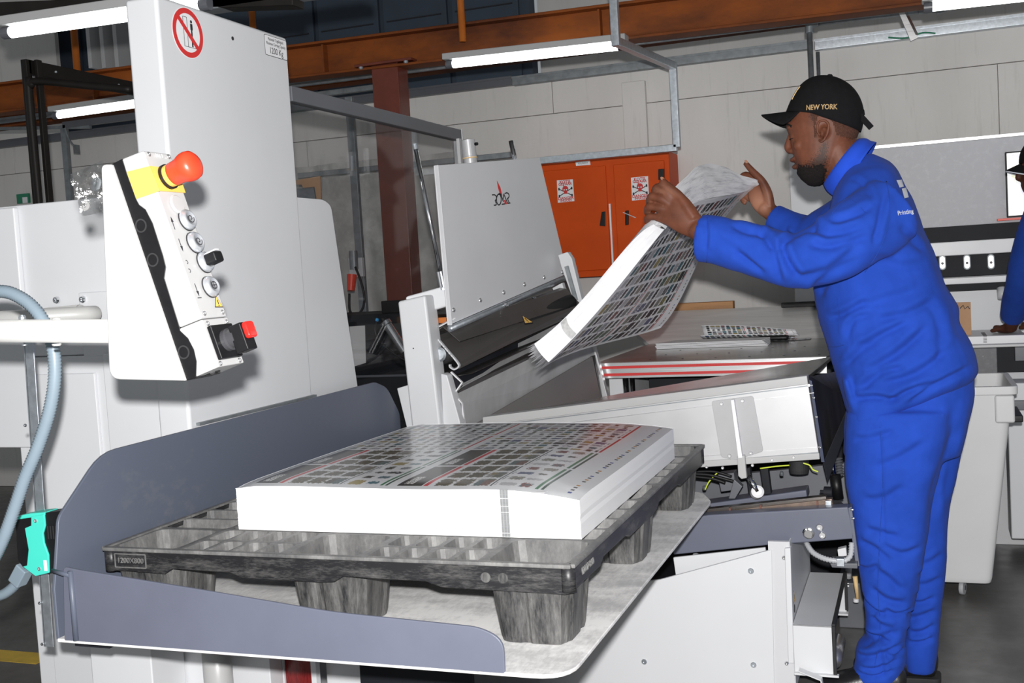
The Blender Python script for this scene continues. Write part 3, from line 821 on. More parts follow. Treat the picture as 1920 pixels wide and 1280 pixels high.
def foot(cx, cy, wx, wy):
    mb = MB(); n = 72; hx, hy = wx / 2, wy / 2
    for k, (z, s) in enumerate(((ZT - 0.035, 1.0), (ZT - 0.09, 0.925), (ZP + 0.012, 0.85), (ZP + 0.001, 0.82))):
        for j in range(n):
            a = 2 * math.pi * j / n
            c_, s_ = math.cos(a), math.sin(a)
            rr = (abs(c_) ** 6 + abs(s_) ** 6) ** (-1 / 6)
            fl = 1 - 0.055 * (1 if (j % 12) in (3, 4, 5) else 0)
            mb.v.append(Vector((cx + hx * s * c_ * rr * fl, cy + hy * s * s_ * rr * fl, z)))
    for k in range(3):
        for j in range(n): mb.f.append((k * n + j, k * n + (j + 1) % n, (k + 1) * n + (j + 1) % n, (k + 1) * n + j))
    mb.f.append(tuple(range(3 * n, 4 * n)))
    return mb.build('foot', M['pallet'], pal)
for i in (0, 5, 10):
    for j in (0, 6, 12):
        foot((xs[i] + xs[i + 1]) / 2, (ys[j] + ys[j + 2]) / 2, (xs[i + 1] - xs[i]) * 0.90, (ys[j + 2] - ys[j]) * 0.90)
q0, q1 = P(232, 1046, y=Y0), P(288, 1054, y=Y0)
lf = MB()
za, zb = ZT - 0.011, ZT - 0.040
xa, xb = X0 + 0.028, X0 + 0.108
for a, b in (((xa, za), (xb, za)), ((xb, za), (xb, zb)), ((xb, zb), (xa, zb)), ((xa, zb), (xa, za))):
    lf.beam((a[0], Y0 - 0.0012, a[1]), (b[0], Y0 - 0.0012, b[1]), 0.0016, 0.0024)
lf.build('label_frame', M['pallet_top'], pal)
text('moulded_text', '1200X800', 0.0165, ((xa + xb) / 2, Y0 - 0.001, (za + zb) / 2), (1, 0, 0), (0, 0, 1), M['pallet_top'], pal, 0.002)
text('moulded_text', '1200X800', 0.02, (X1 + 0.001, Y0 + 0.10, ZT - 0.028), (0, 1, 0), (0, 0, 1), M['pallet_top'], pal, 0.002)
for k in (0, 1):
    MB().lathe((X1 - 0.17 + k * 0.035, Y0 - 0.0002, ZT - 0.028), (0, -1, 0), [(0.010, 0), (0.010, 0.0014), (0.006, 0.0014), (0.006, 0.0008)], 18).build('date_stamp', M['pallet'], pal)

# ================================================================== STACK OF SHEETS
SX0, SX1, SY0, SY1, SH = -1.452, -0.648, 2.072, 2.975, 0.104
stk = empty('paper_stack', ((SX0 + SX1) / 2, (SY0 + SY1) / 2, ZT), 'thick pile of uncut printed catalogue sheets on the black pallet', 'paper stack')
def stack_top(u, v):
    droop = 0.020 * max(0, (u - 0.72) / 0.28) ** 2 + 0.010 * max(0, (0.10 - v) / 0.10) ** 2 * 0.5 + 0.006 * max(0, (0.05 - u) / 0.05)
    return ZT + SH - droop + 0.0015 * math.sin(u * 9 + v * 4)
ns = 30
blk = MB(); k0 = 8
lays = [i / k0 for i in range(k0 + 1)]
def bpt(u, v, t):
    zt = stack_top(u, v) - 0.0006
    jx = 0.0016 * noise.noise(Vector((t * 9, 0, 3.1))); jy = 0.0016 * noise.noise(Vector((0, t * 9, 1.7)))
    return Vector((SX0 + (SX1 - SX0) * u + jx, SY0 + (SY1 - SY0) * v + jy, ZT + 0.001 + (zt - ZT) * t))
per = [(i / ns, 0) for i in range(ns)] + [(1, i / ns) for i in range(ns)] + [(1 - i / ns, 1) for i in range(ns)] + [(0, 1 - i / ns) for i in range(ns)]
for t in lays:
    for u, v in per: blk.v.append(bpt(u, v, t))
n_ = len(per)
for a in range(k0):
    for j in range(n_): blk.f.append((a * n_ + j, a * n_ + (j + 1) % n_, (a + 1) * n_ + (j + 1) % n_, (a + 1) * n_ + j))
blk.f.append(tuple(range(n_)))
blk.build('sheet_block', M['paper_edge'], stk, recalc=True)
MB().grid(lambda u, v: (SX0 + (SX1 - SX0) * u, SY0 + (SY1 - SY0) * v, stack_top(u, v)), 40, 40).build('top_sheet', M['print_stack'], stk, smooth=True)
for i in range(9):
    t = (i + 0.5) / 9 * 0.9 + 0.05 + random.uniform(-.03, .03)
    z = ZT + SH * t
    MB().box((SX0 + random.uniform(-0.0008, 0.0006), SY0 - 0.0010 - random.random() * 0.0008, z), (SX1 - 0.02 - random.random() * 0.25, SY0 + 0.02, z + 0.0007)).build('proud_sheet', M['paper'], stk)
bl = MB()
for i in range(40):
    z = ZT + 0.002 + i * (SH - 0.006) / 40
    for a, w_, in ((0.0, 0.003), (0.0055, 0.0045), (0.0125, 0.003)):
        bl.box((SX1 - 0.168 + a, SY0 - 0.0014, z), (SX1 - 0.168 + a + w_, SY0 + 0.001, z + 0.0015))
MB().box((SX1 - 0.169, SY0 - 0.0011, ZT + 0.002), (SX1 - 0.151, SY0 + 0.001, ZT + SH - 0.004)).build('edge_print', paint('edge_bleed_pale', (0.27, 0.275, 0.28), 0.6, 0.1, 50), stk)
o = bl.build('edge_print', paint('edge_bleed_print', (0.17, 0.175, 0.18), 0.6, 0.1, 50), stk); o['kind'] = 'stuff'

# ================================================================== TOWER
XT = -1.76; YF = 2.335
tw = empty('lift_tower', (-1.81, 2.6, 0), 'tall light grey steel tower of the pile lift with warning stickers', 'machine tower')
MB().box((-1.858, YF, 0.0), (XT, 2.945, 2.045)).build('column', M['white'], tw, bevel=0.010, seg=4)
pr_ = rounded([(XT - 0.012, 2.950, 1.568), (XT - 0.012, 3.120, 1.568), (XT - 0.012, 3.165, 1.55), (XT - 0.012, 3.262, 0.93), (XT - 0.012, 3.262, 0.3), (XT - 0.012, 2.950, 0.3)], [0.002, 0.03, 0.02, 0, 0, 0], 5)
MB().prism(pr_, (-0.10, 0, 0)).build('rear_panel', M['white'], tw, bevel=0.003)
MB().box((-2.62, YF + 0.03, 1.148), (-1.87, YF + 0.06, 1.562)).build('back_panel', M['white'], tw, bevel=0.004)
MB().box((-2.62, YF + 0.012, 0.9), (-2.285, YF + 0.03, 1.556)).build('left_post', M['white'], tw, bevel=0.004)
MB().box((-2.345, YF + 0.02, 0.0), (-1.87, YF + 0.5, 1.147)).build('body', M['white'], tw, bevel=0.006)
MB().box((-2.025, YF + 0.006, 0.0), (-1.83, YF + 0.10, 1.150)).build('body_panel', M['white'], tw, bevel=0.003)
MB().box((-2.28, YF + 0.010, 0.0), (-2.06, YF + 0.02, 1.10)).build('body_panel', M['white'], tw, bevel=0.002)
MB().box((XT - 0.001, 2.36, 0.955), (XT + 0.012, 2.95, 0.962)).build('trim_strip', M['galv'], tw)
MB().lathe(P(436, 72, x=XT), (1, 0, 0), [(0.0055, 0), (0.0055, 0.001), (0.003, 0.001)], 12).build('hole_plug', M['ink'], tw)
# prohibition sticker
cy, cz = 2.4535, 1.971
def disc(r0, r1, x, th, mat, nm, par=None):
    mb = MB(); n = 56
    for xx in (x, x + th):
        for r in (r0, r1):
            for j in range(n):
                a = 2 * math.pi * j / n
                mb.v.append(Vector((xx, cy + r * math.cos(a), cz + r * math.sin(a))))
    for j in range(n):
        k = (j + 1) % n
        mb.f.append((2 * n + j, 3 * n + j, 3 * n + k, 2 * n + k)); mb.f.append((n + j, n + k, 3 * n + k, 3 * n + j))
        if r0 > 0.001: mb.f.append((j, 2 * n + j, 2 * n + k, k))
    return mb.build(nm, mat, par or tw)
st_ = disc(0.0, 0.0655, XT + 0.0002, 0.0006, M['sticker'], 'prohibition_sticker')
tag(st_, label='round white sticker with red ring and bar over a standing figure')
o = disc(0.050, 0.0635, XT + 0.0008, 0.0006, M['red_ink'], 'red_ring', st_)
def sbar(a, b, w, mat, nm, x=XT + 0.0009, th=0.0006):
    a, b = Vector(a), Vector(b); d = (b - a).normalized(); nrm = Vector((-d.y, d.x)) * w / 2
    pts = [(x, cy + p.x, cz + p.y) for p in (a - nrm, b - nrm, b + nrm, a + nrm)]
    return MB().prism(pts, (th, 0, 0)).build(nm, mat, st_)
sbar((-0.042, 0.039), (0.042, -0.039), 0.0125, M['red_ink'], 'red_bar', XT + 0.0012)
for a, b in (((-0.018, 0.040), (-0.018, -0.036)), ((-0.018, 0.040), (-0.002, 0.040)), ((-0.002, 0.040), (-0.002, -0.036)), ((-0.018, -0.036), (0.030, -0.036))):
    sbar(a, b, 0.0012, M['ink'], 'pictogram_line', XT + 0.0007)
sbar((0.016, 0.026), (0.016, 0.010), 0.0095, M['ink'], 'pictogram_figure', XT + 0.0007)
sbar((0.016, 0.010), (0.016, -0.034), 0.0055, M['ink'], 'pictogram_figure', XT + 0.0007)
MB().lathe((XT + 0.0007, cy + 0.016, cz + 0.0315), (1, 0, 0), [(0.0042, 0), (0.0042, 0.0005)], 14).build('pictogram_figure', M['ink'], st_)
# capacity sticker
cz2 = 2.005
q = rounded([(XT + 0.0003, 2.818, cz2 + 0.030), (XT + 0.0003, 2.818, cz2 - 0.030), (XT + 0.0003, 2.938, cz2 - 0.030), (XT + 0.0003, 2.938, cz2 + 0.030)], 0.006, 3)
MB().prism(q, (0.0004, 0, 0)).build('capacity_sticker', M['ink'], tw)
q = rounded([(XT + 0.0007, 2.8195, cz2 + 0.0285), (XT + 0.0007, 2.8195, cz2 - 0.0285), (XT + 0.0007, 2.9365, cz2 - 0.0285), (XT + 0.0007, 2.9365, cz2 + 0.0285)], 0.005, 3)
MB().prism(q, (0.0004, 0, 0)).build('capacity_sticker', M['sticker'], tw)
text('sticker_text', 'Maximale Tragfähigkeit', 0.0125, (XT + 0.0012, 2.878, cz2 + 0.019), (0, 1, 0), (0, 0, 1), M['ink'], tw, 0.0003, sx=0.72)
text('sticker_text', 'Maximum Carrying Capacity', 0.0125, (XT + 0.0012, 2.878, cz2 + 0.006), (0, 1, 0), (0, 0, 1), M['ink'], tw, 0.0003, sx=0.72)
text('sticker_text', '1200 Kg', 0.026, (XT + 0.0012, 2.878, cz2 - 0.014), (0, 1, 0), (0, 0, 1), M['ink'], tw, 0.0003, sx=0.85)
# bracket for the swing arm on the tower's back panel
br = MB().box((-2.10, YF + 0.022, 1.10), (-2.005, YF + 0.03, 1.315)).build('arm_bracket', M['white'], tw, bevel=0.003)
for p_ in ((108, 562), (157, 561)): bolt(tw, P(*p_, y=YF + 0.022), (0, -1, 0), 0.0095, 0.010, M['chrome'])
# things below the platform
e = tw
MB().box((-2.02, 2.20, 0), (-1.83, 2.33, 0.47)).build('side_panel', M['white'], e, bevel=0.004)
MB().box((-1.83, 2.40, 0), (-1.62, 2.46, 0.50)).build('front_panel', M['white'], e, bevel=0.003)
MB().tube([(-1.73, 2.33, 0), (-1.73, 2.33, 0.52)], 0.037, 20).build('guide_post', M['white_plastic'], e, smooth=True)
MB().box((-1.62, 2.47, 0), (-1.54, 2.50, 0.50)).build('red_channel', paint('dark_red_gloss', (0.16, 0.012, 0.012), 0.25, 0.4, 30, stretch=(8, 1, 1)), e, bevel=0.003)
MB().box((-1.54, 2.47, 0), (-1.525, 2.49, 0.50)).build('edge_strip', M['white'], e)
MB().box((-1.64, 2.465, 0), (-1.62, 2.49, 0.50)).build('edge_strip', M['white'], e)
MB().box((-1.525, 2.52, 0), (-1.31, 2.55, 0.55)).build('rear_panel', M['white'], e, bevel=0.003)
# ================================================================== CONTROL STATION ON ITS SWING ARM
YC = 1.50
ctl = empty('control_station', P(300, 500, y=YC), 'white and black push-button control station with red mushroom stop on a swing arm', 'control station')
br = rounded(px([(189, 308), (209, 308), (347, 714), (205, 711)], y=YC - 0.004), [0.016, 0.0, 0.0, 0.022], 6)
MB().prism(br, (0, 0.055, 0)).build('bracket', M['white_plastic'], ctl, bevel=0.002)
blk_ = px([(208, 308), (229, 297), (238, 326), (256, 375), (261, 384), (273, 393), (286, 418), (306, 480), (311, 500), (308, 521), (337, 614), (338, 620), (353, 634), (364, 655), (369, 677), (368, 708), (347, 714), (317, 622), (300, 580), (266, 480)], y=YC + 0.001)
MB().prism(blk_, (0, 0.068, 0)).build('base_shell', M['black'], ctl, bevel=0.0015)
for c in ((265, 423), (287, 487), (345, 660)):
    MB().lathe(P(*c, y=YC + 0.0015), (0, -1, 0), [(0.0115, 0), (0.0115, 0.0015), (0.009, 0.0015), (0.009, -0.002), (0.003, -0.002)], 20).build('screw_recess', M['black_soft'], ctl)
e0, e1 = P(269, 281, y=YC), P(412, 687, y=YC)
ED = (e1 - e0).normalized(); FN = Vector((-ED.z, 0, ED.x))
if FN.x < 0: FN = -FN
L = (e1 - e0).length
BW = 0.072
def side(pts): return px(pts, y=YC)
top_ = side([(229, 297), (269, 281), (379, 597), (337, 614), (308, 521), (311, 500), (306, 480), (286, 418), (273, 393), (261, 384), (256, 375), (238, 326)])
MB().prism([p + FN * -0.0015 for p in top_], (0, BW, 0)).build('enclosure', M['white_plastic'], ctl, bevel=0.003)
low_ = side([(379.5, 598), (412, 687), (368, 706), (369, 677), (364, 655), (353, 634), (338, 620), (337.5, 615)])
MB().prism([p + FN * -0.0015 for p in low_], (0, BW, 0)).build('lower_enclosure', M['white_plastic'], ctl, bevel=0.003)
yb = [(237, 322), (280, 311), (299, 358), (255, 373)]
MB().prism(px(yb, y=YC - 0.0016), (0, 0.002, 0)).build('yellow_band', M['yellow'], ctl, bevel=0.0006)
def onf(a, b, off=0.0): return PP(a, b, e0 + FN * off, FN)
def along(py):                                   # distance along the edge at a picture height
    lo, hi = e0, e1
    best = min(range(401), key=lambda k: abs(pyof(e0 + ED * (L * k / 400)) - py))
    return L * best / 400
def pyof(p):
    d = p - EYE
    return 640 - FPX * d.dot(RY) / -d.dot(RZ)
s0, s1 = along(311), along(358)
MB().prism([e0 + ED * s0 + FN * -0.0008, e0 + ED * s1 + FN * -0.0008, e0 + ED * s1 + FN * -0.0008 + Vector((0, BW, 0)), e0 + ED * s0 + FN * -0.0008 + Vector((0, BW, 0))], FN * 0.0016).build('yellow_band', M['yellow'], ctl)
MID = Vector((0, BW / 2, 0))
def face(py, y=0.5, off=0.0): return e0 + ED * along(py) + Vector((0, BW * y, 0)) + FN * off
# red mushroom stop
c = face(330, 0.5)
ms = MB().lathe(c, FN, [(0.0215, 0.0), (0.0215, 0.006), (0.019, 0.006)], 32).build('stop_collar', M['black'], ctl, smooth=False)
MB().lathe(c, FN, [(0.019, 0.005), (0.019, 0.013), (0.0165, 0.0135)], 32).build('stop_ring', M['yellow'], ctl)
MB().lathe(c, FN, [(0.0165, 0.012), (0.0195, 0.0145), (0.0200, 0.024), (0.0210, 0.032), (0.0235, 0.038), (0.0250, 0.044), (0.0252, 0.050), (0.0235, 0.057), (0.018, 0.062), (0.009, 0.0645), (0.0, 0.065)], 36).build('stop_button', M['red'], ctl, smooth=True)
# blank plug, push buttons, knob
c = face(382, 0.52)
MB().lathe(c, FN, [(0.016, 0), (0.016, 0.0025), (0.0145, 0.0035), (0.0, 0.0036)], 30).build('blank_plug', M['white_plastic'], ctl, bevel=0)
MB().lathe(c, FN, [(0.0166, 0), (0.0166, 0.0008), (0.0160, 0.0008)], 30).build('plug_rim', M['plate_grey'], ctl)
pass
btn = (413, 455, 492, 538)
silver = paint('silver_plastic', (0.50, 0.52, 0.55), 0.28, 0.03, 5, 0.55)
for k, b in enumerate(btn):
    dy = 0.64
    c = onf((349, 364, 383, 393)[k], b)
    rg = MB().lathe(c, FN, [(0.0182, 0), (0.0182, 0.003), (0.0172, 0.0065), (0.0145, 0.010), (0.0115, 0.0115), (0.0108, 0.0095), (0.0, 0.0095)], 32).build('push_button' if k != 2 else 'knob_collar', silver, ctl, smooth=True)
    MB().lathe(c, FN, [(0.0190, -0.0005), (0.0190, 0.0014), (0.0182, 0.0014)], 32).build('button_gasket', M['black_soft'], rg)
    u = ED; v = Vector((0, 1, 0))
    if k in (0, 1):
        pts = [c + FN * 0.0102 + (u * math.cos(a) + v * math.sin(a)) * (0.0018 + 0.00085 * a) for a in [i * 0.35 for i in range(24)]]
        MB().tube(pts, 0.0007, 6).build('spiral_mark', M['ink'], rg)
    if k == 3:
        MB().tube([c + FN * 0.0102 + (u * math.cos(a) + v * math.sin(a)) * 0.0062 for a in [i * math.pi / 12 for i in range(25)]], 0.0008, 6).build('ring_mark', M['ink'], rg)
        MB().tube([c + FN * 0.0102 + v * 0.0062, c + FN * 0.0102 - v * 0.0062], 0.0007, 6).build('bar_mark', M['ink'], rg)
        MB().tube([c + FN * 0.0102 + u * 0.0062, c + FN * 0.0102 - u * 0.0062], 0.0007, 6).build('bar_mark', M['ink'], rg)
    if k == 2:
        kb = MB()
        w = Vector((0, 1, 0))
        q = [c + FN * 0.008 + w * s_ * 0.012 + u * t_ * 0.0095 for s_, t_ in ((-1, -1), (1, -1), (1, 1), (-1, 1))]
        kb.prism(rounded(q, 0.005, 4), FN * 0.024)
        o = kb.build('selector_knob', M['black'], ctl, bevel=0.003)
        q = [c + FN * 0.010 - u * 0.0100 + w * s_ * 0.0055 + FN * t_ for s_, t_ in ((-1, 0), (1, 0), (1, 0.023), (-1, 0.023))]
        MB().prism(rounded(q, 0.003, 4), -u * 0.0025).build('knob_insert', M['sticker'], o, bevel=0.001)
# symbols beside the buttons
def arrow(pc, up, bar=False):
    c = onf(*pc, 0.0008); s_ = 0.011
    d = -ED if up else ED
    w = Vector((0, 1, 0))
    MB().beam(c - d * s_, c + d * s_ * 0.4, 0.0011, 0.0006, FN).prism([c + d * s_ * 0.2 - w * 0.0028, c + d * s_ * 0.2 + w * 0.0028, c + d * s_], FN * 0.0005).build('arrow_mark', M['ink'], ctl)
    if bar: MB().beam(c + d * s_ * 1.25 - w * 0.005, c + d * s_ * 1.25 + w * 0.005, 0.001, 0.0006, FN).build('bar_mark', M['ink'], ctl)
arrow((324, 418), True); arrow((339, 459), False); arrow((369, 543), False, True)
for pc in ((350, 491), (355, 507)):
    c = onf(*pc, 0.0008)
    MB().tube([c + (ED * math.cos(a) + Vector((0, 1, 0)) * math.sin(a)) * 0.003 for a in [i * 0.5 for i in range(8)]], 0.0005, 5).build('sun_mark', M['ink'], ctl)
def warning(parent, a, b, c, n, off=0.0006, name='warning_triangle'):
    a, b, c = Vector(a), Vector(b), Vector(c); g = (a + b + c) / 3
    o = MB().prism([a, b, c], n * off).build(name, M['ink'], parent)
    MB().prism([g + (q - g) * 0.82 + n * off for q in (a, b, c)], n * off * 0.6).build('yellow_field', M['yellow'], o)
    top = a; mid = (b + c) / 2
    MB().beam(g + (top - g) * 0.45 + n * off * 2, g + (mid - g) * 0.25 + n * off * 2, (b - c).length * 0.07, off, n).beam(g + (mid - g) * 0.5 + n * off * 2, g + (mid - g) * 0.72 + n * off * 2, (b - c).length * 0.08, off, n).build('exclamation_mark', M['ink'], o)
    return o
warning(ctl, onf(404, 554), onf(403, 576), onf(418, 576), FN)
for pc in ((279, 289), (316, 294), (383, 587), (417, 585), (389, 606), (425, 603), (413, 681), (449, 675)):
    bolt(ctl, onf(*pc), FN, 0.0042, 0.0016, M['alu'], 'cover_screw')
text('moulded_mark', 'M-L 1', 0.010, onf(299, 292, 0.0006), (0, 1, 0), -ED, M['sticker'], ctl, 0.0006, sx=0.8)
# isolator switch
c = onf(419, 641)
u, w = ED, Vector((0, 1, 0))
def fq(cu, cw, su, sw, off): return [c + u * (cu + su * a) + w * (cw + sw * b) + FN * off for a, b in ((-1, -1), (1, -1), (1, 1), (-1, 1))]
MB().prism(fq(0, 0, 0.029, 0.030, -0.001), FN * 0.009).build('switch_plate', M['black'], ctl, bevel=0.002)
MB().lathe(c + FN * 0.008, FN, [(0.019, 0), (0.019, 0.007), (0.016, 0.009), (0.0155, 0.022)], 28).build('switch_hub', paint('satin_black_plastic', (0.05, 0.05, 0.055), 0.3, 0.1, 8), ctl, smooth=False)
MB().prism(rounded(fq(0.006, 0, 0.0235, 0.014, 0.026), 0.003, 3), FN * 0.024).build('switch_handle', M['black'], ctl, bevel=0.002)
MB().prism(rounded(fq(-0.002, 0, 0.014, 0.012, 0.050), 0.006, 3), FN * 0.010).build('red_handle_cap', M['red_glass'], ctl, bevel=0.003)
MB().lathe(P(398, 697, y=YC + 0.035), (0.3, 0, -1), [(0.013, -0.004), (0.013, 0.003), (0.009, 0.003), (0.009, 0.0)], 20).build('cable_gland', M['black'], ctl)
# arm
a0, a1 = P(200, 621, y=YC + 0.025), P(-90, 620, y=YC + 0.025)
MB().tube([a0 + Vector((0.01, 0, 0))] + catmull([a1, a1 + Vector((-0.16, 0.0, 0.004)), a1 + Vector((-0.36, 0.06, 0.006)), a1 + Vector((-0.45, 0.28, 0.008)), Vector((a1.x - 0.47, 1.95, 1.262)), Vector((a1.x - 0.46, 2.16, 1.260)), Vector((a1.x - 0.36, 2.31, 1.258)), P(-80, 607, y=2.30)], 6), 0.0205, 28).build('arm_tube', M['arm_paint'], ctl, smooth=True)
bolt(ctl, P(42, 598, y=YC + 0.02), (0, 0, 1), 0.0065, 0.007); bolt(ctl, P(46, 646, y=YC + 0.02), (0, 0, -1), 0.005, 0.002)
bolt(ctl, P(106, 599, y=YC + 0.02), (0, 0, 1), 0.008, 0.003, M['arm_paint']); bolt(ctl, P(106, 644, y=YC + 0.02), (0, 0, -1), 0.008, 0.004, M['arm_paint'])
# second tube fixed to the tower bracket
e = ctl
b0, b1 = P(150, 586, y=2.335), P(-80, 607, y=2.30)
MB().tube([b0, b1], 0.0215, 24).build('mount_tube', M['arm_paint'], e, smooth=True)
MB().lathe(b0, (1, 0, 0), [(0.0215, -0.001), (0.020, 0.006), (0.012, 0.012), (0, 0.014)], 24).build('end_cap', M['arm_paint'], e, smooth=True)

# ---- corrugated hoses
def hose(name, pts, r, mat, label, pitch=0.0065, depth=0.16, parent=None, cat='hose'):
    path = catmull(pts, 30)
    # resample
    acc = [0]
    for i in range(1, len(path)): acc.append(acc[-1] + (path[i] - path[i - 1]).length)
    n = int(acc[-1] / (pitch / 2)); out = []; j = 0
    for k in range(n + 1):
        d = acc[-1] * k / n
        while j < len(acc) - 2 and acc[j + 1] < d: j += 1
        t = (d - acc[j]) / max(1e-9, acc[j + 1] - acc[j]); out.append(path[j].lerp(path[j + 1], t))
    rr = [r * (1 - depth * (k % 2)) for k in range(len(out))]
    o = MB().tube(out, rr, 16).build(name, mat, parent, smooth=True)
    if parent is None: tag(o, label, cat)
    return o
hose('corrugated_hose', px([(-60, 560), (0, 546), (42, 560), (75, 592), (97, 640), (103, 700), (94, 765), (72, 835), (47, 895), (28, 950), (5, 1012), (-25, 1070), (-60, 1120)], y=1.68), 0.0132, M['conduit'], 'thick blue-grey corrugated hose looping down beside the arm tube at far left')

# ---- sensor on its zinc strip
e = empty('strip_bar', P(70, 900, y=1.865), 'zinc-plated hanging strip carrying the teal sensor', 'bar')
t0, t1 = P(52, 600, y=1.865), P(93, 1212, y=1.865)
MB().beam(t0, t1, 0.025, 0.004, (0, 1, 0)).build('flat_bar', M['zinc'], e, bevel=0.001)
MB().beam(t0 + Vector((-0.0125, 0.006, 0)), t1 + Vector((-0.0125, 0.006, 0)), 0.004, 0.016, (0, 1, 0)).build('side_flange', M['zinc'], e)
for p_ in ((50, 797), (82, 1207), (77, 1130)): bolt(e, P(*p_, y=1.862) + Vector((-0.003, 0, 0)), (0, -1, 0), 0.0035, 0.0035, M['chrome'])
e = empty('light_barrier_sensor', P(75, 1020, y=1.83), 'teal and black box sensor clamped on the zinc strip at left', 'sensor')
YS = 1.825
MB().prism(rounded(px([(28, 968), (118, 957), (123, 1070), (90, 1076), (45, 1066), (33, 1050)], y=YS + 0.004), 0.006, 3), (0, 0.038, 0)).build('housing', M['black'], e, bevel=0.002)
MB().prism(px([(58, 968), (82, 964), (84, 985), (80, 1000), (82, 1018), (90, 1040), (91, 1074), (66, 1080), (42, 1062), (50, 1060), (53, 1030), (46, 990), (58, 985)], y=YS), (0, 0.008, 0)).build('teal_cover', M['teal'], e, bevel=0.0015)
MB().prism(px([(30, 968), (58, 962), (84, 960), (84, 966), (58, 970), (32, 974)], y=YS + 0.002), (0, 0.040, 0)).build('teal_lid', M['teal'], e, bevel=0.001)
for p_ in ((67, 976), (74, 1066)): MB().lathe(P(*p_, y=YS), (0, -1, 0), [(0.0042, 0), (0.0042, 0.0015), (0.002, 0.0018), (0.002, 0.001)], 16).build('cover_screw', M['alu'], e)
MB().prism(px([(81, 1050), (87, 1050), (89, 1070), (83, 1070)], y=YS - 0.0004), (0, 0.001, 0)).build('rating_label', M['sticker'], e)
for k in range(5):
    MB().prism(px([(88 + k * 5, 986), (90 + k * 5, 986), (92 + k * 5, 1010), (90 + k * 5, 1010)], y=YS + 0.0035), (0, 0.001, 0)).build('rib', M['black_soft'], e)
MB().beam(P(48, 1062, y=1.84), P(32, 1092, y=1.84), 0.030, 0.030, (0, 1, 0)).build('cable_gland', M['conduit'], e, bevel=0.003)
o = hose('sensor_hose', px([(36, 1088), (18, 1106), (0, 1116), (-30, 1122), (-70, 1120)], y=1.84), 0.0115, M['conduit'], '', parent=e)

# ---- plastic bag of washers behind the bracket
e = empty('plastic_bag', P(165, 350, y=1.53), 'small clear plastic bag of washers hanging behind the control bracket', 'bag')
q = [P(133, 326, y=1.53), P(193, 300, y=1.54), P(222, 392, y=1.56), P(153, 405, y=1.54)]
for s_ in (0.0, 0.012):
    def bagf(u, v, s_=s_):
        p = (q[0] * (1 - u) + q[1] * u) * (1 - v) + (q[3] * (1 - u) + q[2] * u) * v
        puff = math.sin(math.pi * u) * math.sin(math.pi * v)
        w_ = noise.noise(p * 45 + Vector((s_ * 50, 0, 0))) * 0.010 * (0.3 + puff) + noise.noise(p * 110) * 0.004
        return p + Vector((w_ * 0.5, (s_ - 0.006) * puff * 1.8 + w_, w_ * 0.6))
    o = MB().grid(bagf, 22, 22).build('bag_film', M['bag'], e, smooth=True)
MB().lathe(P(160, 386, y=1.545), (0.2, -1, 0.2), [(0.009, 0), (0.009, 0.002), (0.004, 0.003), (0.004, 0)], 18).build('washer', M['white_plastic'], e)
MB().lathe(P(182, 345, y=1.545), (-0.3, -1, 0.2), [(0.013, 0), (0.013, 0.004), (0.006, 0.004), (0.006, 0)], 18).build('washer', M['galv'], e)
# ================================================================== SMOKY GUARD BETWEEN TOWER AND JOGGER
e = empty('clear_guard', (-1.78, 3.6, 0.9), 'smoky clear acrylic guard panel under a grey rail, right of the tower', 'guard panel')
MB().box((-1.783, 2.955, 0.0), (-1.777, 4.27, 1.86)).build('panel', M['acrylic'], e)
MB().box((-1.795, 2.955, 1.858), (-1.762, 4.285, 1.905)).build('top_rail', M['plate_grey'] if False else M['dark_grey'], e, bevel=0.003)
MB().box((-1.797, 4.285, 1.855), (-1.76, 4.298, 1.908)).build('rail_cap', M['alu'], e, bevel=0.002)
MB().box((-1.795, 4.27, 0.0), (-1.765, 4.295, 1.86)).build('end_post', M['alu_matt'], e, bevel=0.002)
MB().box((-1.79, 2.955, 0.0), (-1.77, 4.27, 0.05)).build('foot_rail', M['dark_grey'], e)

# ================================================================== JOGGER (VIBRATING TABLE WITH PRESS ROLLER)
jg = empty('jogging_machine', (-1.1, 3.7, 0), 'light grey jogging machine with tilted table, press roller and tall grey plate', 'machine')
YP = 3.36
# front post and its head, one bent box section
pf = rounded(px([(745, 566), (800, 553), (806, 590), (852, 800), (862, 900), (785, 900), (772, 790)], y=YP), [0.012, 0.004, 0, 0, 0, 0, 0], 5)
MB().prism([P(745, 565, y=YP), P(797, 553, y=YP), P(826, 800, y=YP), P(836, 900, y=YP), P(783, 900, y=YP)], (0, 0.09, 0)).build('front_post', M['white'], jg, bevel=0.009, seg=4)
hd = [P(797, 553, y=YP + 0.002), P(843, 538, y=YP + 0.07), P(850, 573, y=YP + 0.07), P(800, 590, y=YP + 0.002)]
MB().prism([P(760, 556, y=YP + 0.01), P(843, 533, y=YP + 0.10), P(846, 572, y=YP + 0.10), P(765, 596, y=YP + 0.01)], (0, 0.05, 0.0)).build('post_head', M['white'], jg, bevel=0.006, seg=3)
MB().prism([P(826, 700, y=YP + 0.03), P(838, 703, y=YP + 0.03), P(862, 790, y=YP + 0.03), P(868, 870, y=YP + 0.03), P(834, 870, y=YP + 0.03)], (0, 0.05, 0)).build('post_stiffener', M['white'], jg, bevel=0.004)
MB().prism(px([(744, 728), (770, 720), (790, 800), (765, 812)], y=YP + 0.06), (0, 0.05, 0)).build('rear_bracket', M['white'], jg, bevel=0.003)
MB().lathe(P(775, 653, y=YP), (0, -1, 0), [(0.0025, -0.001), (0.0025, 0.0003)], 10).build('vent_hole', M['ink'], jg)
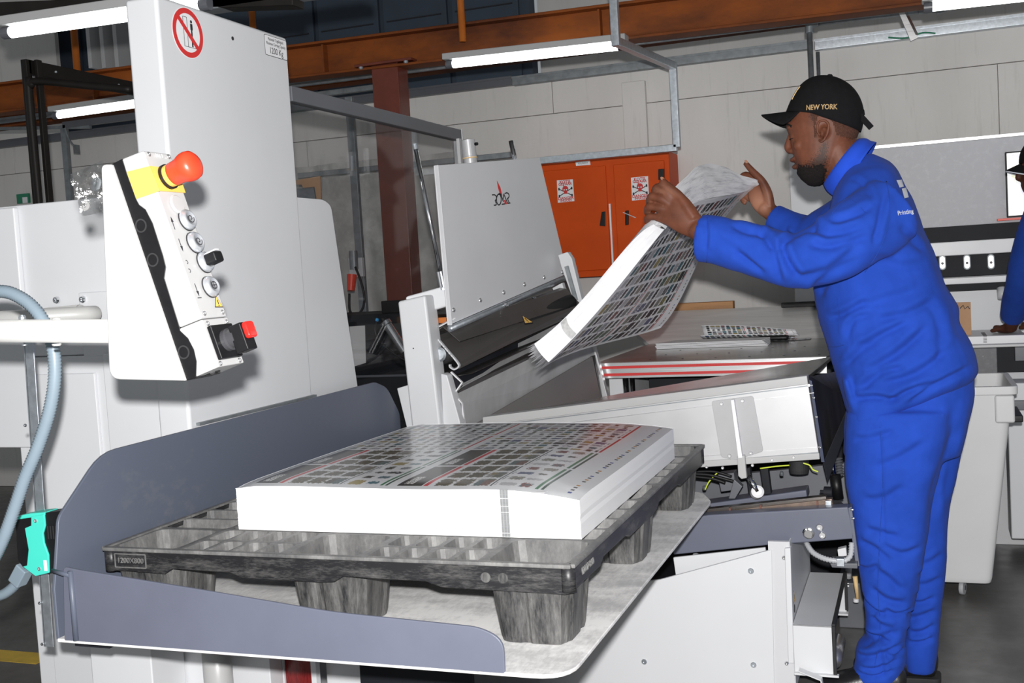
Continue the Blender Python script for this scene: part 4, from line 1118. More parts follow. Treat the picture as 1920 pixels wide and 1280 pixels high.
# tall plate
pA, pB, pC, pD = P(815, 310, y=3.42), P(1012, 295, y=4.12), P(1064, 513, y=4.12), P(841, 610, y=3.42)
pn = (pB - pA).cross(pD - pA).normalized()
if pn.dot(EYE - pA) < 0: pn = -pn
pC = PP(1064, 513, pA, pn)
MB().prism([pA, pB, pC, pD], -pn * 0.006).build('tall_plate', M['plate_grey'], jg, bevel=0.002)
MB().prism([pA, pA + (pB - pA) * 0.004, pD + (pC - pD) * 0.004, pD], pn * 0.014).build('plate_fold', M['plate_grey'], jg, bevel=0.001)
def onp(a, b, off=0.0): return PP(a, b, pA + pn * off, pn)
for c in ((850, 581), (900, 563), (944, 548), (983, 533), (1020, 520), (1054, 510)):
    MB().lathe(onp(*c), pn, [(0.0085, 0), (0.0085, 0.002), (0.006, 0.005), (0.002, 0.006)], 16).build('dome_rivet', M['alu'], jg, smooth=True)
# emblem on the plate: drawn letters with a red spike
em = None
def stroke(pts, w, mat, nm='emblem_letter'):
    ps = [onp(860 + a / 12.8, 320 + b / 12.8, 0.0009) for a, b in pts]
    mb = MB()
    for i in range(len(ps) - 1):
        d = (ps[i + 1] - ps[i]).normalized() * w * 0.3
        mb.beam(ps[i] - d, ps[i + 1] + d, w, 0.0008, pn)
    return mb.build(nm, mat, jg)
def arc(cx, cy_, rx, ry, a0, a1, n=10): return [(cx + rx * math.cos(math.radians(a0 + (a1 - a0) * i / n)), cy_ + ry * math.sin(math.radians(a0 + (a1 - a0) * i / n))) for i in range(n + 1)]
lw = 0.0044
stroke([(805, 580), (850, 575)] + arc(845, 650, 65, 75, -80, 60, 8) + [(885, 745), (900, 770), (905, 810), (880, 828), (850, 826)], lw, M['ink'])
stroke(arc(965, 690, 55, 130, 0, 360, 20), lw, M['ink'])
stroke([(975, 545), (1010, 560), (1075, 740)], lw, M['ink'])
stroke([(1040, 805), (1110, 795)], lw, M['ink'])
stroke([(1060, 720), (1085, 560), (1175, 780), (1235, 775)], lw, M['ink'])
stroke([(1110, 545), (1150, 530)] + arc(1150, 600, 62, 70, -80, 70, 8) + [(1180, 690), (1215, 770)], lw, M['ink'])
MB().prism([onp(860 + a / 12.8, 320 + b / 12.8, 0.0006) for a, b in ((915, 235), (1000, 400), (1045, 600), (1010, 560), (985, 545), (940, 400))], pn * 0.0006).build('emblem_spike', M['red_ink'], jg)
MB().prism([onp(860 + a / 12.8, 320 + b / 12.8, 0.0006) for a, b in ((1085, 700), (1125, 705), (1160, 800), (1110, 805))], pn * 0.0008).build('emblem_foot', M['red_ink'], jg)
# rods and cylinders
def rod(a, b, r, nm='guide_rod'):
    return MB().tube([a, b], r, 18).build(nm, M['chrome'], jg, smooth=True)
r0, r1 = P(778, 272, y=3.46), P(828, 520, y=3.46)
rod(r0, r1, 0.0075)
MB().tube([r0 - (r1 - r0).normalized() * 0.004, r0 + (r1 - r0).normalized() * 0.015], 0.0095, 14).build('rod_tip', M['zinc'], jg)
r2 = P(834, 541, y=3.46)
MB().lathe(r1 + (r0 - r1).normalized() * 0.02, (r1 - r0), [(0.0155, 0), (0.0155, 0.055), (0.012, 0.06), (0.012, 0.075)], 20).build('rod_bush', M['chrome'], jg)
MB().lathe(r2, (0, 0, 1), [(0.022, -0.004), (0.022, 0.004), (0.012, 0.006)], 8).build('hex_nut', M['zinc'], jg)
rod(P(958, 264, y=4.05), P(972, 330, y=4.05), 0.0095)
c0, c1 = P(877, 262, y=3.80), P(884, 320, y=3.80)
MB().lathe(c0, c1 - c0, [(0.023, 0), (0.026, 0.002), (0.026, 0.062), (0.0265, 0.064), (0.0265, 0.070), (0.025, 0.071), (0.025, 0.12)], 26).build('air_cylinder', M['alu_matt'], jg)
MB().beam(P(860, 260, y=3.83), P(864, 310, y=3.83), 0.012, 0.02).build('cylinder_bracket', M['alu_matt'], jg)
MB().tube([c0 + (c1 - c0).normalized() * 0.066, c0 + (c1 - c0).normalized() * 0.070], 0.0275, 24).build('clamp_ring', M['gold'], jg)
MB().lathe(P(891, 270, y=3.78), (1, -0.3, 0), [(0.006, 0), (0.006, 0.01)], 12).build('air_fitting', M['black'], jg)
# bottom rail under the plate
k0, k1 = pD + Vector((0.004, 0, -0.012)), pC + Vector((0.0, 0.0, -0.012))
MB().tube([k0, k1], 0.011, 16).build('bottom_rail', M['zinc'], jg, smooth=True)
MB().beam(P(822, 612, y=YP + 0.06), P(852, 596, y=YP + 0.10), 0.02, 0.004).build('hinge_lug', M['white'], jg)
MB().box(P(822, 606, y=YP + 0.09), P(840, 594, y=YP + 0.11)).build('orange_block', M['rod_orange'], jg, bevel=0.002)
for c in ((933, 576), (950, 572), (1002, 560)): MB().lathe(P(*c, y=3.75 if c[0] < 980 else 3.95), (1, -0.5, 0), [(0.007, -0.01), (0.007, 0.004), (0.004, 0.006)], 12).build('rail_screw', M['chrome'], jg)
# press roller cover: long folded sheet with a curl at its near end
nr, fr = 3.44, 4.14
def loft2(near, far, mat, nm, th=0.003, parent=jg, mb=None, smooth=False):
    a = [P(*p, y=nr) for p in near]; b = [P(*p, y=fr) for p in far]
    mb = MB(); n = len(a)
    mb.add(a + b, [(i, i + 1, n + i + 1, n + i) for i in range(n - 1)])
    return mb.build(nm, mat, parent, solid=th, smooth=smooth)
cover = paint('bronze_grey_cover', (0.15, 0.14, 0.135), 0.30, 0.08, 5, 0.6)
loft2([(816, 632), (838, 616), (872, 652), (896, 686)][:3] if False else [(815, 624), (830, 612), (862, 640)], [(1050, 540), (1062, 542), (1086, 568)], cover, 'cover_top')
loft2([(815, 632), (828, 640), (860, 682)], [(1053, 548), (1064, 548), (1088, 572)], cover, 'cover_front')
loft2([(822, 640), (862, 684), (862, 690), (852, 689)], [(1060, 545), (1090, 571), (1090, 578), (1084, 577)], cover, 'roller_cover')
cp = catmull([P(*p, y=nr - 0.012) for p in ((822, 636), (838, 655), (856, 676), (861, 686), (853, 692), (845, 688), (844, 683))], 5)
for i in range(len(cp) - 1): pass
cm = MB()
for i in range(len(cp) - 1): cm.beam(cp[i], cp[i + 1] + (cp[i + 1] - cp[i]) * 0.15, 0.005, 0.012, (0, 1, 0))
cm.build('cover_curl', M['white'], jg)
MB().tube([P(826, 668, y=nr + 0.02), P(1070, 566, y=fr - 0.02)], 0.030, 24).build('press_roller', M['black_soft'], jg, smooth=True)
MB().lathe(P(824, 664, y=nr - 0.01), (0.2, -1, 0), [(0.026, 0), (0.026, 0.012), (0.018, 0.016), (0.010, 0.016)], 24).build('roller_bearing', M['zinc'], jg)
t = [P(971, 597, y=3.72), P(977, 613, y=3.70), P(993, 611, y=3.76)]
tn = (t[1] - t[0]).cross(t[2] - t[0]).normalized()
if tn.dot(EYE - t[0]) < 0: tn = -tn
warning(jg, t[0] + tn * 0.02, t[1] + tn * 0.02, t[2] + tn * 0.02, tn, 0.0008)
# trays beneath the roller
loft2([(830, 700), (860, 704), (885, 700)], [(1080, 590), (1092, 600), (1098, 602)], M['dark_steel'], 'roller_shade')
loft2([(858, 732), (870, 722), (900, 752)][:2], [(1088, 600), (1100, 606)], M['tray'], 'tray_lip')
loft2([(845, 706), (868, 722)], [(1086, 588), (1106, 604)], M['tray'], 'upper_tray', 0.004)
loft2([(868, 722), (856, 738)], [(1106, 604), (1098, 622)], M['dark_steel'], 'tray_underside', 0.003)
loft2([(848, 698), (866, 718), (852, 736), (838, 722)], [(1080, 592), (1096, 606), (1086, 620), (1078, 610)], M['deep_black'], 'hollow_section', 0.003)
MB().prism(px([(846, 698), (866, 717), (853, 736), (833, 716)], y=nr - 0.008), (0, 0.004, 0)).build('section_end', M['deep_black'], jg)
ed = px([(846, 697), (867, 717), (853, 737)], y=nr - 0.010)
MB().beam(ed[0], ed[1], 0.004, 0.01, (0, 1, 0)).beam(ed[1], ed[2], 0.004, 0.01, (0, 1, 0)).build('section_edge', M['sticker'], jg)
loft2([(856, 738), (866, 756), (872, 806)], [(1098, 622), (1110, 640), (1128, 700)], M['tray'], 'back_tray', 0.004)
ed = px([(853, 738), (867, 756), (872, 800)], y=nr - 0.006)
MB().beam(ed[0], ed[1], 0.003, 0.01, (0, 1, 0)).beam(ed[1], ed[2], 0.003, 0.01, (0, 1, 0)).build('tray_edge', M['sticker'], jg)
# dark inclined backstop plate
bs = [P(905, 790, y=3.44), P(1108, 668, y=4.12), P(1124, 752, y=4.12), P(1010, 786, y=3.50), P(950, 800, y=3.40)]
bs = [P(880, 800, y=3.42), P(1108, 668, y=4.10), P(1126, 754, y=4.08), P(890, 830, y=3.42)]
MB().prism(bs, (0.006, 0.0, 0.0)).build('backstop', paint('bronze_steel', (0.22, 0.205, 0.20), 0.35, 0.05, 4, 0.5), jg, bevel=0.001)
MB().prism(px([(1088, 648), (1112, 640), (1140, 748), (1124, 752)], y=4.13), (0, 0.03, 0)).build('end_post', M['alu_matt'], jg, bevel=0.002)
MB().prism(px([(1107, 668), (1113, 666), (1128, 752), (1122, 754)], y=4.10), (0, 0.02, 0)).build('post_seal', M['black'], jg)
# far side upright
MB().prism(px([(1046, 478), (1064, 472), (1072, 484), (1092, 566), (1078, 572), (1052, 500)], y=4.18), (0, 0.04, 0)).build('far_upright', M['white'], jg, bevel=0.003)
MB().prism(px([(1058, 500), (1064, 498), (1082, 562), (1076, 564)], y=4.165), (0, 0.02, 0)).build('rack_slot', M['galv'], jg)
MB().prism(px([(1036, 540), (1054, 530), (1058, 545), (1040, 550)], y=4.15), (0, 0.03, 0)).build('far_lug', M['white'], jg)
# small cylinder on the left
c0, c1 = P(722, 603, y=3.52), P(760, 660, y=3.52)
MB().lathe(c0, c1 - c0, [(0.020, 0), (0.020, 0.014), (0.0165, 0.016), (0.0165, 0.13)], 22).build('air_cylinder', M['chrome'], jg)
MB().tube([c0 - (c1 - c0).normalized() * 0.015, c0], 0.011, 12).build('cylinder_knob', M['black'], jg)
MB().lathe(P(709, 600, y=3.51), (-1, 0, 0.3), [(0.006, 0), (0.006, 0.008)], 12).build('air_fitting', paint('blue_plastic', (0.05, 0.30, 0.60), 0.4), jg)
MB().tube(catmull(px([(706, 603), (703, 620), (712, 640), (735, 660), (752, 671), (770, 680)], y=3.50), 6), 0.0035, 8).build('air_tube', M['black'], jg, smooth=True)

# ---- table with aluminium side box
YB = 3.30
box = rounded(px([(905, 782), (1513, 704), (1537, 861), (1064, 893), (900, 905)], y=YB), [0, 0.006, 0.006, 0, 0], 3)
tb = MB().prism(box, (0, 0.05, 0)).build('side_box', M['alu_matt'], jg, bevel=0.002)
for a, b, w, m_ in (((905, 800), (1524, 722), 0.003, 'galv'), ((905, 812), (1526, 736), 0.0016, 'alu'), ((1000, 880), (1532, 838), 0.0016, 'alu'), ((1060, 886), (1535, 848), 0.003, 'galv')):
    MB().beam(P(*a, y=YB - 0.0004), P(*b, y=YB - 0.0004), w, 0.003, (0, 1, 0)).build('extrusion_groove', M[m_], tb)
MB().prism(px([(905, 782), (1513, 704), (1515, 720), (905, 798)], y=YB - 0.004), (0, 0.008, 0)).build('top_lip', M['white_plastic'], jg, bevel=0.002)
MB().prism(px([(1020, 884), (1536, 849), (1537, 861), (1020, 896)], y=YB - 0.004), (0, 0.008, 0)).build('bottom_lip', M['white_plastic'], jg, bevel=0.002)
for c in ((1325, 875), (1355, 877), (1411, 872), (1448, 862), (1488, 857), (1517, 722)): bolt(jg, P(*c, y=YB - 0.003), (0, -1, 0), 0.0048, 0.003, M['alu'])
bp = rounded(px([(1334, 752), (1412, 742), (1431, 846), (1405, 854), (1380, 862), (1352, 857)], y=YB - 0.006), [0.008, 0.008, 0.008, 0.004, 0.004, 0.01], 4)
MB().prism(bp, (0, 0.004, 0)).build('bracket_plate', paint('bracket_grey', (0.40, 0.40, 0.41), 0.4), jg, bevel=0.001)
rb = [P(1372, 750, y=YB - 0.007), P(1372, 750, y=YB - 0.022), P(1386, 862, y=YB - 0.022), P(1386, 862, y=YB - 0.007)]
MB().prism(px([(1370, 750), (1376, 749), (1392, 858), (1384, 859)], y=YB - 0.026), (0, 0.020, 0)).build('bracket_rib', M['sticker'], jg, bevel=0.001)
MB().prism(px([(1382, 856), (1396, 853), (1400, 896), (1390, 898), (1384, 892)], y=YB - 0.022), (0, 0.020, 0)).build('bracket_leg', M['white_plastic'], jg, bevel=0.002)
for c in ((1353, 757), (1392, 751), (1368, 854), (1408, 849)): bolt(jg, P(*c, y=YB - 0.006), (0, -1, 0), 0.0058, 0.003, M['alu'])
# table top, bed perforated with air holes
tA, tB, tC, tD = P(905, 783, y=YB + 0.01), P(1513, 706, y=YB + 0.01), P(1560, 668, y=4.02), P(1128, 752, y=4.06)
tt = MB().prism([tA, tB, tC, tD], (0, 0, -0.012)).build('table_top', M['bed_steel'], jg, bevel=0.001)
nrm = (tB - tA).cross(tD - tA).normalized()
if nrm.z < 0: nrm = -nrm
for i in range(7):
    for j in range(3):
        u_, v_ = 0.36 + i * 0.095, 0.2 + j * 0.3
        p = (tA * (1 - u_) + tB * u_) * (1 - v_) + (tD * (1 - u_) + tC * u_) * v_
        MB().lathe(p + nrm * 0.0003, nrm, [(0.004, 0), (0.004, 0.0006), (0.0015, 0.0002)], 10).build('air_hole', M['ink'], tt)
# end slope of the table, turned towards the operator
sA, sB, sC, sD = P(1517, 706, y=YB + 0.012), P(1556, 672, y=3.70), P(1592, 756, y=3.42), P(1545, 868, y=YB + 0.03)
MB().prism([sA, P(1600, 690, y=3.72), P(1600, 756, y=3.50), sD], (0.004, 0.006, 0)).build('end_plate', M['dark_steel'], jg)
MB().prism([P(1594, 752, y=3.40), P(1600, 772, y=3.40), P(1552, 905, y=YB + 0.02), P(1543, 868, y=YB + 0.02)], (0, 0.02, 0)).build('end_edge', M['deep_black'], jg, bevel=0.002)
for c in ((1525, 745), (1530, 781), (1537, 838)): bolt(jg, P(*c, y=YB), (0.5, -1, 0), 0.004, 0.006, M['chrome'])
MB().prism(px([(1517, 712), (1522, 714), (1546, 866), (1540, 866)], y=YB + 0.004), (0, 0.02, 0)).build('box_end', paint('blue_black_rubber', (0.01, 0.02, 0.06), 0.5), jg)

# ---- carriage below: dark grey frame, rods, hoses
fr_ = jg
YU = 3.20
MB().prism(px([(1262, 1040), (1258, 975), (1330, 965), (1590, 950), (1603, 1010), (1440, 1022)], y=YU), (0, 0.05, 0)).build('front_beam', M['slate'], fr_, bevel=0.004)
MB().prism(px([(1590, 952), (1597, 950), (1612, 1062), (1604, 1060)], y=YU), (0, 0.10, 0)).build('beam_end', M['slate'], fr_, bevel=0.002)
MB().prism([P(1325, 968, y=YU + 0.01), P(1590, 952, y=YU + 0.01), P(1575, 938, y=YU + 0.24), P(1340, 948, y=YU + 0.24)], (0, 0, -0.01)).build('beam_shelf', M['dark_grey'], fr_)
MB().prism(px([(1290, 965), (1560, 935), (1563, 955), (1300, 980)], y=YU + 0.05), (0, 0.03, 0)).build('slide_rail', paint('greasy_steel', (0.20, 0.15, 0.12), 0.3, 0.3, 20, 0.6), fr_, bevel=0.002)
MB().prism(px([(1300, 957), (1548, 930), (1550, 936), (1302, 964)], y=YU + 0.07), (0, 0.03, 0)).build('slide_rail', M['dark_steel'], fr_, bevel=0.001)
MB().box(P(1547, 951, y=YU + 0.04), P(1560, 936, y=YU + 0.06)).build('rail_stop', M['zinc'], fr_, bevel=0.002)
for k in (1367, 1425, 1531): MB().box(P(k, 962 - (k - 1367) * 0.08, y=YU + 0.045), P(k + 4, 950 - (k - 1367) * 0.08, y=YU + 0.06)).build('roller_pin', paint('rusty_pin', (0.15, 0.05, 0.03), 0.5), fr_)
MB().prism(px([(1280, 900), (1640, 862), (1640, 940), (1280, 975)], y=3.62), (0, 0.03, 0)).build('rear_beam', M['dark_grey'], fr_, bevel=0.003)
MB().prism([P(1320, 945, y=3.36), P(1512, 918, y=3.36), P(1514, 934, y=3.36), P(1322, 960, y=3.36)], (0, 0.08, 0)).build('cross_member', M['slate'], fr_, bevel=0.004)
MB().prism(px([(1345, 890), (1376, 886), (1380, 918), (1352, 922)], y=3.40), (0, 0.06, 0)).build('u_bracket', M['dark_grey'], fr_, bevel=0.002)
MB().prism(px([(1376, 898), (1392, 912), (1378, 935), (1366, 935)], y=3.36), (0, 0.03, 0)).build('strut_block', M['dark_grey'], fr_, bevel=0.002)
MB().prism(px([(1425, 880), (1440, 878), (1446, 926), (1432, 928)], y=3.36), (0, 0.03, 0)).build('upright_fin', M['deep_black'], fr_, bevel=0.002)
MB().prism(px([(1398, 878), (1406, 876), (1412, 930), (1404, 930)], y=3.40), (0, 0.03, 0)).build('upright_fin', M['deep_black'], fr_, bevel=0.002)
MB().tube([P(1403, 892, y=YB + 0.01), P(1420, 922, y=YB + 0.0)], 0.009, 16).build('ball_rod', M['chrome'], fr_, smooth=True)
MB().lathe(P(1420, 922, y=YB + 0.005), (0.3, -1, 0.4), [(0.019, -0.02), (0.019, 0.008), (0.012, 0.012), (0.009, 0.012)], 24).build('white_bush', M['sticker'], fr_, smooth=False)
MB().lathe(P(1498, 868, y=3.42), (0, 0, 1), [(0.028, -0.03), (0.030, -0.02), (0.030, 0.03)], 26).build('rubber_mount', M['black_soft'], fr_)
MB().lathe(P(1538, 922, y=3.34), (1, -0.1, 0), [(0.006, 0), (0.006, 0.01), (0.017, 0.012), (0.017, 0.036)], 24).build('round_motor', M['deep_black'], fr_)
MB().tube([P(1566, 890, y=3.38), P(1572, 935, y=3.38)], 0.016, 16).build('damper', M['black'], fr_, smooth=True)
MB().tube([P(1561, 868, y=3.37), P(1563, 888, y=3.37)], 0.008, 12).build('damper_pin', M['chrome'], fr_, smooth=True)
for k in range(7):
    MB().lathe(P(1571 + k * 0.6, 858 + k * 5, y=3.40), (0.2, 0, -1), [(0.006, 0), (0.014, 0.004), (0.006, 0.008)], 12).build('spring_coil', M['dark_grey'], fr_)
for pts, r, mt, nm in ((((1298, 888), (1330, 890), (1360, 898), (1375, 902)), 0.005, 'black', 'cable'), (((1298, 893), (1335, 897), (1360, 905)), 0.005, 'black', 'cable'), (((1300, 884), (1340, 884), (1372, 893)), 0.004, 'black', 'cable'),
                       (((1322, 918), (1328, 905), (1336, 895), (1345, 886)), 0.0022, 'wire_yellow', 'earth_wire'), (((1425, 878), (1455, 874), (1480, 872)), 0.0022, 'wire_yellow', 'earth_wire'), (((1506, 868), (1518, 872), (1524, 880), (1534, 884)), 0.0024, 'wire_yellow', 'earth_wire')):
    MB().tube(catmull([P(a, b, y=3.34) for a, b in pts], 5), r, 8).build(nm, M[mt], fr_, smooth=True)
for c in ((1321, 917), (1466, 890), (1387, 914)): bolt(fr_, P(*c, y=3.38), (0, -0.5, 1), 0.006, 0.012, M['zinc'])
MB().lathe(P(1516, 999, y=YU), (0, -1, 0), [(0.017, 0), (0.017, 0.002), (0.0145, 0.003), (0.0145, 0.005), (0.011, 0.006), (0.011, 0.012), (0.006, 0.012)], 20).build('large_bolt', M['chrome'], fr_)
for c in ((1537, 988), (1542, 1003)): MB().lathe(P(*c, y=YU), (0, -1, 0), [(0.0105, 0), (0.0105, 0.002), (0.008, 0.005), (0.004, 0.005), (0.004, 0.002)], 18).build('cap_screw', M['alu'], fr_)
for c in ((1595, 955), (1597, 971)): bolt(fr_, P(*c, y=YU), (1, -0.2, 0), 0.004, 0.008, M['chrome'])
hose('loop_hose', [P(1512, 1018, y=3.22), P(1525, 1036, y=3.19), P(1550, 1048, y=3.17), P(1580, 1051, y=3.17), P(1594, 1042, y=3.18), P(1597, 1018, y=3.20)], 0.0085, M['conduit_light'], '', 0.008, 0.25, fr_)
MB().box(P(1568, 1062, y=3.16), P(1584, 1043, y=3.185)).build('hose_clamp', M['zinc'], fr_, bevel=0.002)
MB().prism(px([(1556, 1056), (1608, 1056), (1608, 1066), (1560, 1064)], y=3.17), (0, 0.08, 0)).build('foot_bracket', M['dark_grey'], fr_, bevel=0.002)
hose('drain_hose', [P(1303, 1040, y=3.30), P(1316, 1050, y=3.28), P(1322, 1066, y=3.27), P(1325, 1085, y=3.27)], 0.010, M['conduit_light'], '', 0.006, 0.2, fr_)

# ---- white base cabinet under the jogger
bs_ = jg
YW = 3.15
side_ = px([(1228, 1085), (1447, 1030), (1451, 1290)], y=YW)
pts = [(-1.55, YW, -0.0), (side_[2].x, YW, 0.0), side_[1], (-0.75, YW, 0.366), (-1.0, YW, 0.33), (-1.55, YW, 0.33)]
MB().prism(pts, (0, 0.012, 0)).build('side_panel', M['white'], bs_, bevel=0.003)
MB().prism(px([(1262, 1045), (1435, 1026), (1440, 1060), (1270, 1100)], y=YW + 0.05), (0, 0.01, 0)).build('inner_panel', M['white'], bs_, bevel=0.002)
for c in ((1408, 1070), (1413, 1246), (1208, 1240)): bolt(bs_, P(*c, y=YW), (0, -1, 0), 0.0085, 0.004, M['zinc'])
MB().box((-0.43, YW + 0.004, 0.0), (-0.372, YW + 0.02, 0.49)).build('corner_panel', M['plate_grey'], bs_, bevel=0.001)
MB().prism(px([(1471, 1028), (1482, 1027), (1489, 1243), (1478, 1243)], y=YW - 0.01), (0, 0.03, 0)).build('corner_strip', M['white'], bs_, bevel=0.002)
for c in ((1470, 1045), (1475, 1243)): bolt(bs_, P(*c, y=YW), (0, -1, 0), 0.006, 0.005, M['chrome'])
xe = P(1490, 1240, y=YW).x
MB().box((xe - 0.004, YW + 0.005, 0.06), (xe, YW + 0.55, 0.49)).build('end_panel', M['white'], bs_, bevel=0.001)
xx = xe + 0.0005
a_ = Vector((xx, YW + 0.035, 0.315))
warning(bs_, a_ + Vector((0, 0.012, 0.022)), a_ + Vector((0, 0, -0.012)), a_ + Vector((0, 0.03, -0.012)), Vector((1, 0, 0)))
MB().lathe(a_ + Vector((0, 0.015, -0.032)), (1, 0, 0), [(0.012, 0), (0.012, 0.0006)], 20).build('round_label', M['ink'], bs_)
MB().box((-1.54, YW + 0.02, 0.0), (-0.44, YW + 0.60, 0.32)).build('core', M['deep_black'], bs_)
# pedal guard: white folded hood with black edge trim
pg = empty('pedal_guard', (-0.3, 3.3, 0.1), 'white folded pedal hood with black edging standing at the foot of the base', 'hood')
gA, gB = P(1503, 1175, y=3.12), P(1560, 1180, y=3.12)
gx0, gx1 = xe + 0.002, gB.x + 0.004
zt = 0.262
ya, yb_ = 3.12, 3.66
MB().box((gx0, ya, 0.125), (gx1, ya + 0.005, zt)).build('near_cheek', M['white'], pg, bevel=0.002)
MB().box((gx0, ya, zt - 0.005), (gx1, yb_, zt)).build('hood_top', M['white'], pg, bevel=0.002)
MB().box((gx0, yb_ - 0.005, 0.135), (gx1, yb_, zt)).build('far_cheek', M['white'], pg, bevel=0.002)
MB().box((gx0, ya - 0.012, 0.120), (gx1 + 0.01, ya + 0.005, 0.126)).build('cheek_foot', M['white'], pg, bevel=0.001)
MB().box((gx0, yb_ - 0.03, 0.130), (gx1 + 0.006, yb_, 0.136)).build('cheek_foot', M['white'], pg, bevel=0.001)
for a, b in (((gx1, ya, 0.122), (gx1, ya, zt + 0.001)), ((gx1, ya, zt + 0.001), (gx1, yb_, zt + 0.001)), ((gx1, yb_, zt + 0.001), (gx1, yb_, 0.14))):
    MB().beam(a, b, 0.012, 0.010, (1, 0, 0)).build('edge_trim', M['black_soft'], pg, bevel=0.002)
MB().beam(P(1498, 1255, y=3.09), P(1540, 1272, y=3.09), 0.03, 0.003).beam(P(1540, 1272, y=3.09), P(1543, 1290, y=3.09), 0.03, 0.003, (1, 0, 0)).build('foot_lug', M['white'], pg)
MB().tube([P(1563, 1240, y=3.3), P(1572, 1200, y=3.45)], 0.022, 14).build('pedal', M['alu'], pg, smooth=True)
# ================================================================== CUTTER TABLE WITH RED STRIPES
ct = empty('cutter_table', (-0.77, 4.2, 0), 'polished steel cutter table with red-striped aluminium front edge', 'machine table')
f0, f1 = P(1118, 680, y=4.2), P(1550, 671, y=4.2)
f1.z = f0.z
b0, b1 = P(1150, 585, y=5.45), P(1580, 572, y=5.45)
mid0, mid1 = Vector((f0.x, 5.12, f0.z)), Vector((f1.x + 0.08, 5.12, f0.z))
MB().prism([f0, f1, Vector((f1.x + 0.05, 4.6, f0.z)), mid1, mid0], (0, 0, -0.02)).build('front_bed', M['bed_steel'], ct, bevel=0.001)
ZB = 1.06
MB().prism([mid0, mid1, Vector((b1.x, 5.45, ZB)), Vector((b0.x, 5.45, ZB))], (0, 0, -0.02)).build('rear_bed', paint('brushed_rear_bed', (0.66, 0.65, 0.64), 0.38, 0.12, 3, 0.25, stretch=(1, 10, 1)), ct, bevel=0.001)
hgt = f0.z - P(1125, 709, y=4.2).z
MB().box((f0.x, 4.185, f0.z - hgt), (f1.x, 4.2, f0.z - 0.001)).build('front_edge', M['alu'], ct, bevel=0.001)
for k in (0.22, 0.68):
    MB().box((f0.x + 0.001, 4.1835, f0.z - hgt * (k + 0.17)), (f1.x - 0.03, 4.186, f0.z - hgt * k)).build('red_stripe', M['red_ink'], ct)
for i in range(6):
    for j in range(3):
        p = Vector((f0.x + 0.20 + i * 0.13 + j * 0.02, 4.28 + j * 0.2, f0.z + 0.0002))
        MB().lathe(p, (0, 0, 1), [(0.0045, 0), (0.0045, 0.0005), (0.002, 0.0002)], 10).build('air_hole', M['ink'], ct)
MB().box((f0.x + 0.02, 4.30, 0.0), (f0.x + 0.10, 5.3, f0.z - hgt)).build('leg_panel', M['white'], ct, bevel=0.003)
MB().tube([(f0.x + 0.10, 4.26, 0.55), (f0.x + 0.10, 4.26, f0.z - hgt)], 0.012, 14).build('support_rod', M['chrome'], ct, smooth=True)
MB().tube([(f0.x + 0.125, 4.27, 0.55), (f0.x + 0.125, 4.27, f0.z - hgt)], 0.010, 14).build('support_rod', M['chrome'], ct, smooth=True)
MB().box((f0.x + 0.15, 4.45, 0.0), (f1.x - 0.05, 5.3, f0.z - hgt)).build('body', M['deep_black'], ct)
MB().box((-0.62, 5.38, ZB - 0.005), (-0.30, 5.44, ZB + 0.018)).build('bed_stop', M['black'], ct, bevel=0.003)
MB().box((-1.16, 5.46, ZB - 0.02), (-0.86, 5.52, ZB + 0.035)).build('wooden_rail', M['wood'], ct, bevel=0.003)

# papers and a tool lying on the table
zt_ = f0.z
stack0 = P(1228, 655, z=zt_); stack1 = P(1435, 652, z=zt_)
e = empty('paper_pad', (stack0 + stack1) / 2, 'thick white folded pad of paper lying flat on the cutter table', 'paper')
prof_ = [(0, 0), (0.004, 0.012), (-0.004, 0.022)]
pad = MB(); 
xa, xb = stack0.x, stack1.x
ya_ = stack0.y
for k in range(5):
    o = MB().prism(rounded([(xa + random.uniform(-.008, .008), ya_, zt_ + 0.001 + k * 0.0052), (xb - k * 0.006, ya_ + 0.0, zt_ + 0.001 + k * 0.0052), (xb - 0.01, ya_ + 0.16, zt_ + 0.001 + k * 0.0052), (xa + 0.06, ya_ + 0.18, zt_ + 0.001 + k * 0.0052)], 0.01, 3), (0, 0, 0.0042)).build('folded_sheet', M['paper'], e, bevel=0.0015)
def curl(name, cx0, cx1, y, z, r, label, w=0.14):
    def f(u, v):
        x = cx0 + (cx1 - cx0) * u
        a = -1.2 + v * 3.6
        rr = r * (1.0 + 0.25 * math.sin(u * 3 + 1) - 0.3 * u)
        return (x + 0.01 * math.sin(v * 5), y + rr * math.sin(a) * 1.6 + 0.03 * u, z + rr + rr * -math.cos(a) * 0.98 + 0.002)
    o = MB().grid(f, 16, 20).build(name, M['print_held'], None, smooth=True, solid=0.0008)
    return tag(o, label, 'paper')
c0_, c1_ = P(1312, 640, z=zt_ + 0.01), P(1478, 648, z=zt_)
curl('printed_sheet', c0_.x, c1_.x, c0_.y + 0.07, zt_ + 0.012, 0.030, 'curled printed sheet lying behind the white pad on the cutter table')
def flat(u, v):
    a, b = P(1262, 648, z=zt_), P(1515, 640, z=zt_)
    return (a.x + (b.x - a.x) * u, a.y + 0.04 + 0.22 * v + 0.04 * u, zt_ + 0.002 + 0.006 * abs(math.sin(u * 7)) * v)
tag(MB().grid(flat, 20, 8).build('printed_sheet', M['print_held'], None, smooth=True), 'flat printed sheet lying under the curled one on the cutter table', 'paper')
e = empty('air_gun', P(1450, 622, z=zt_), 'dark slim tool lying behind the papers on the cutter table', 'tool')
g0, g1 = P(1398, 619, y=5.05), P(1492, 622, y=5.05)
g0.z = g1.z = zt_ + 0.013; g0.y = g1.y = 5.05
d_ = (g1 - g0)
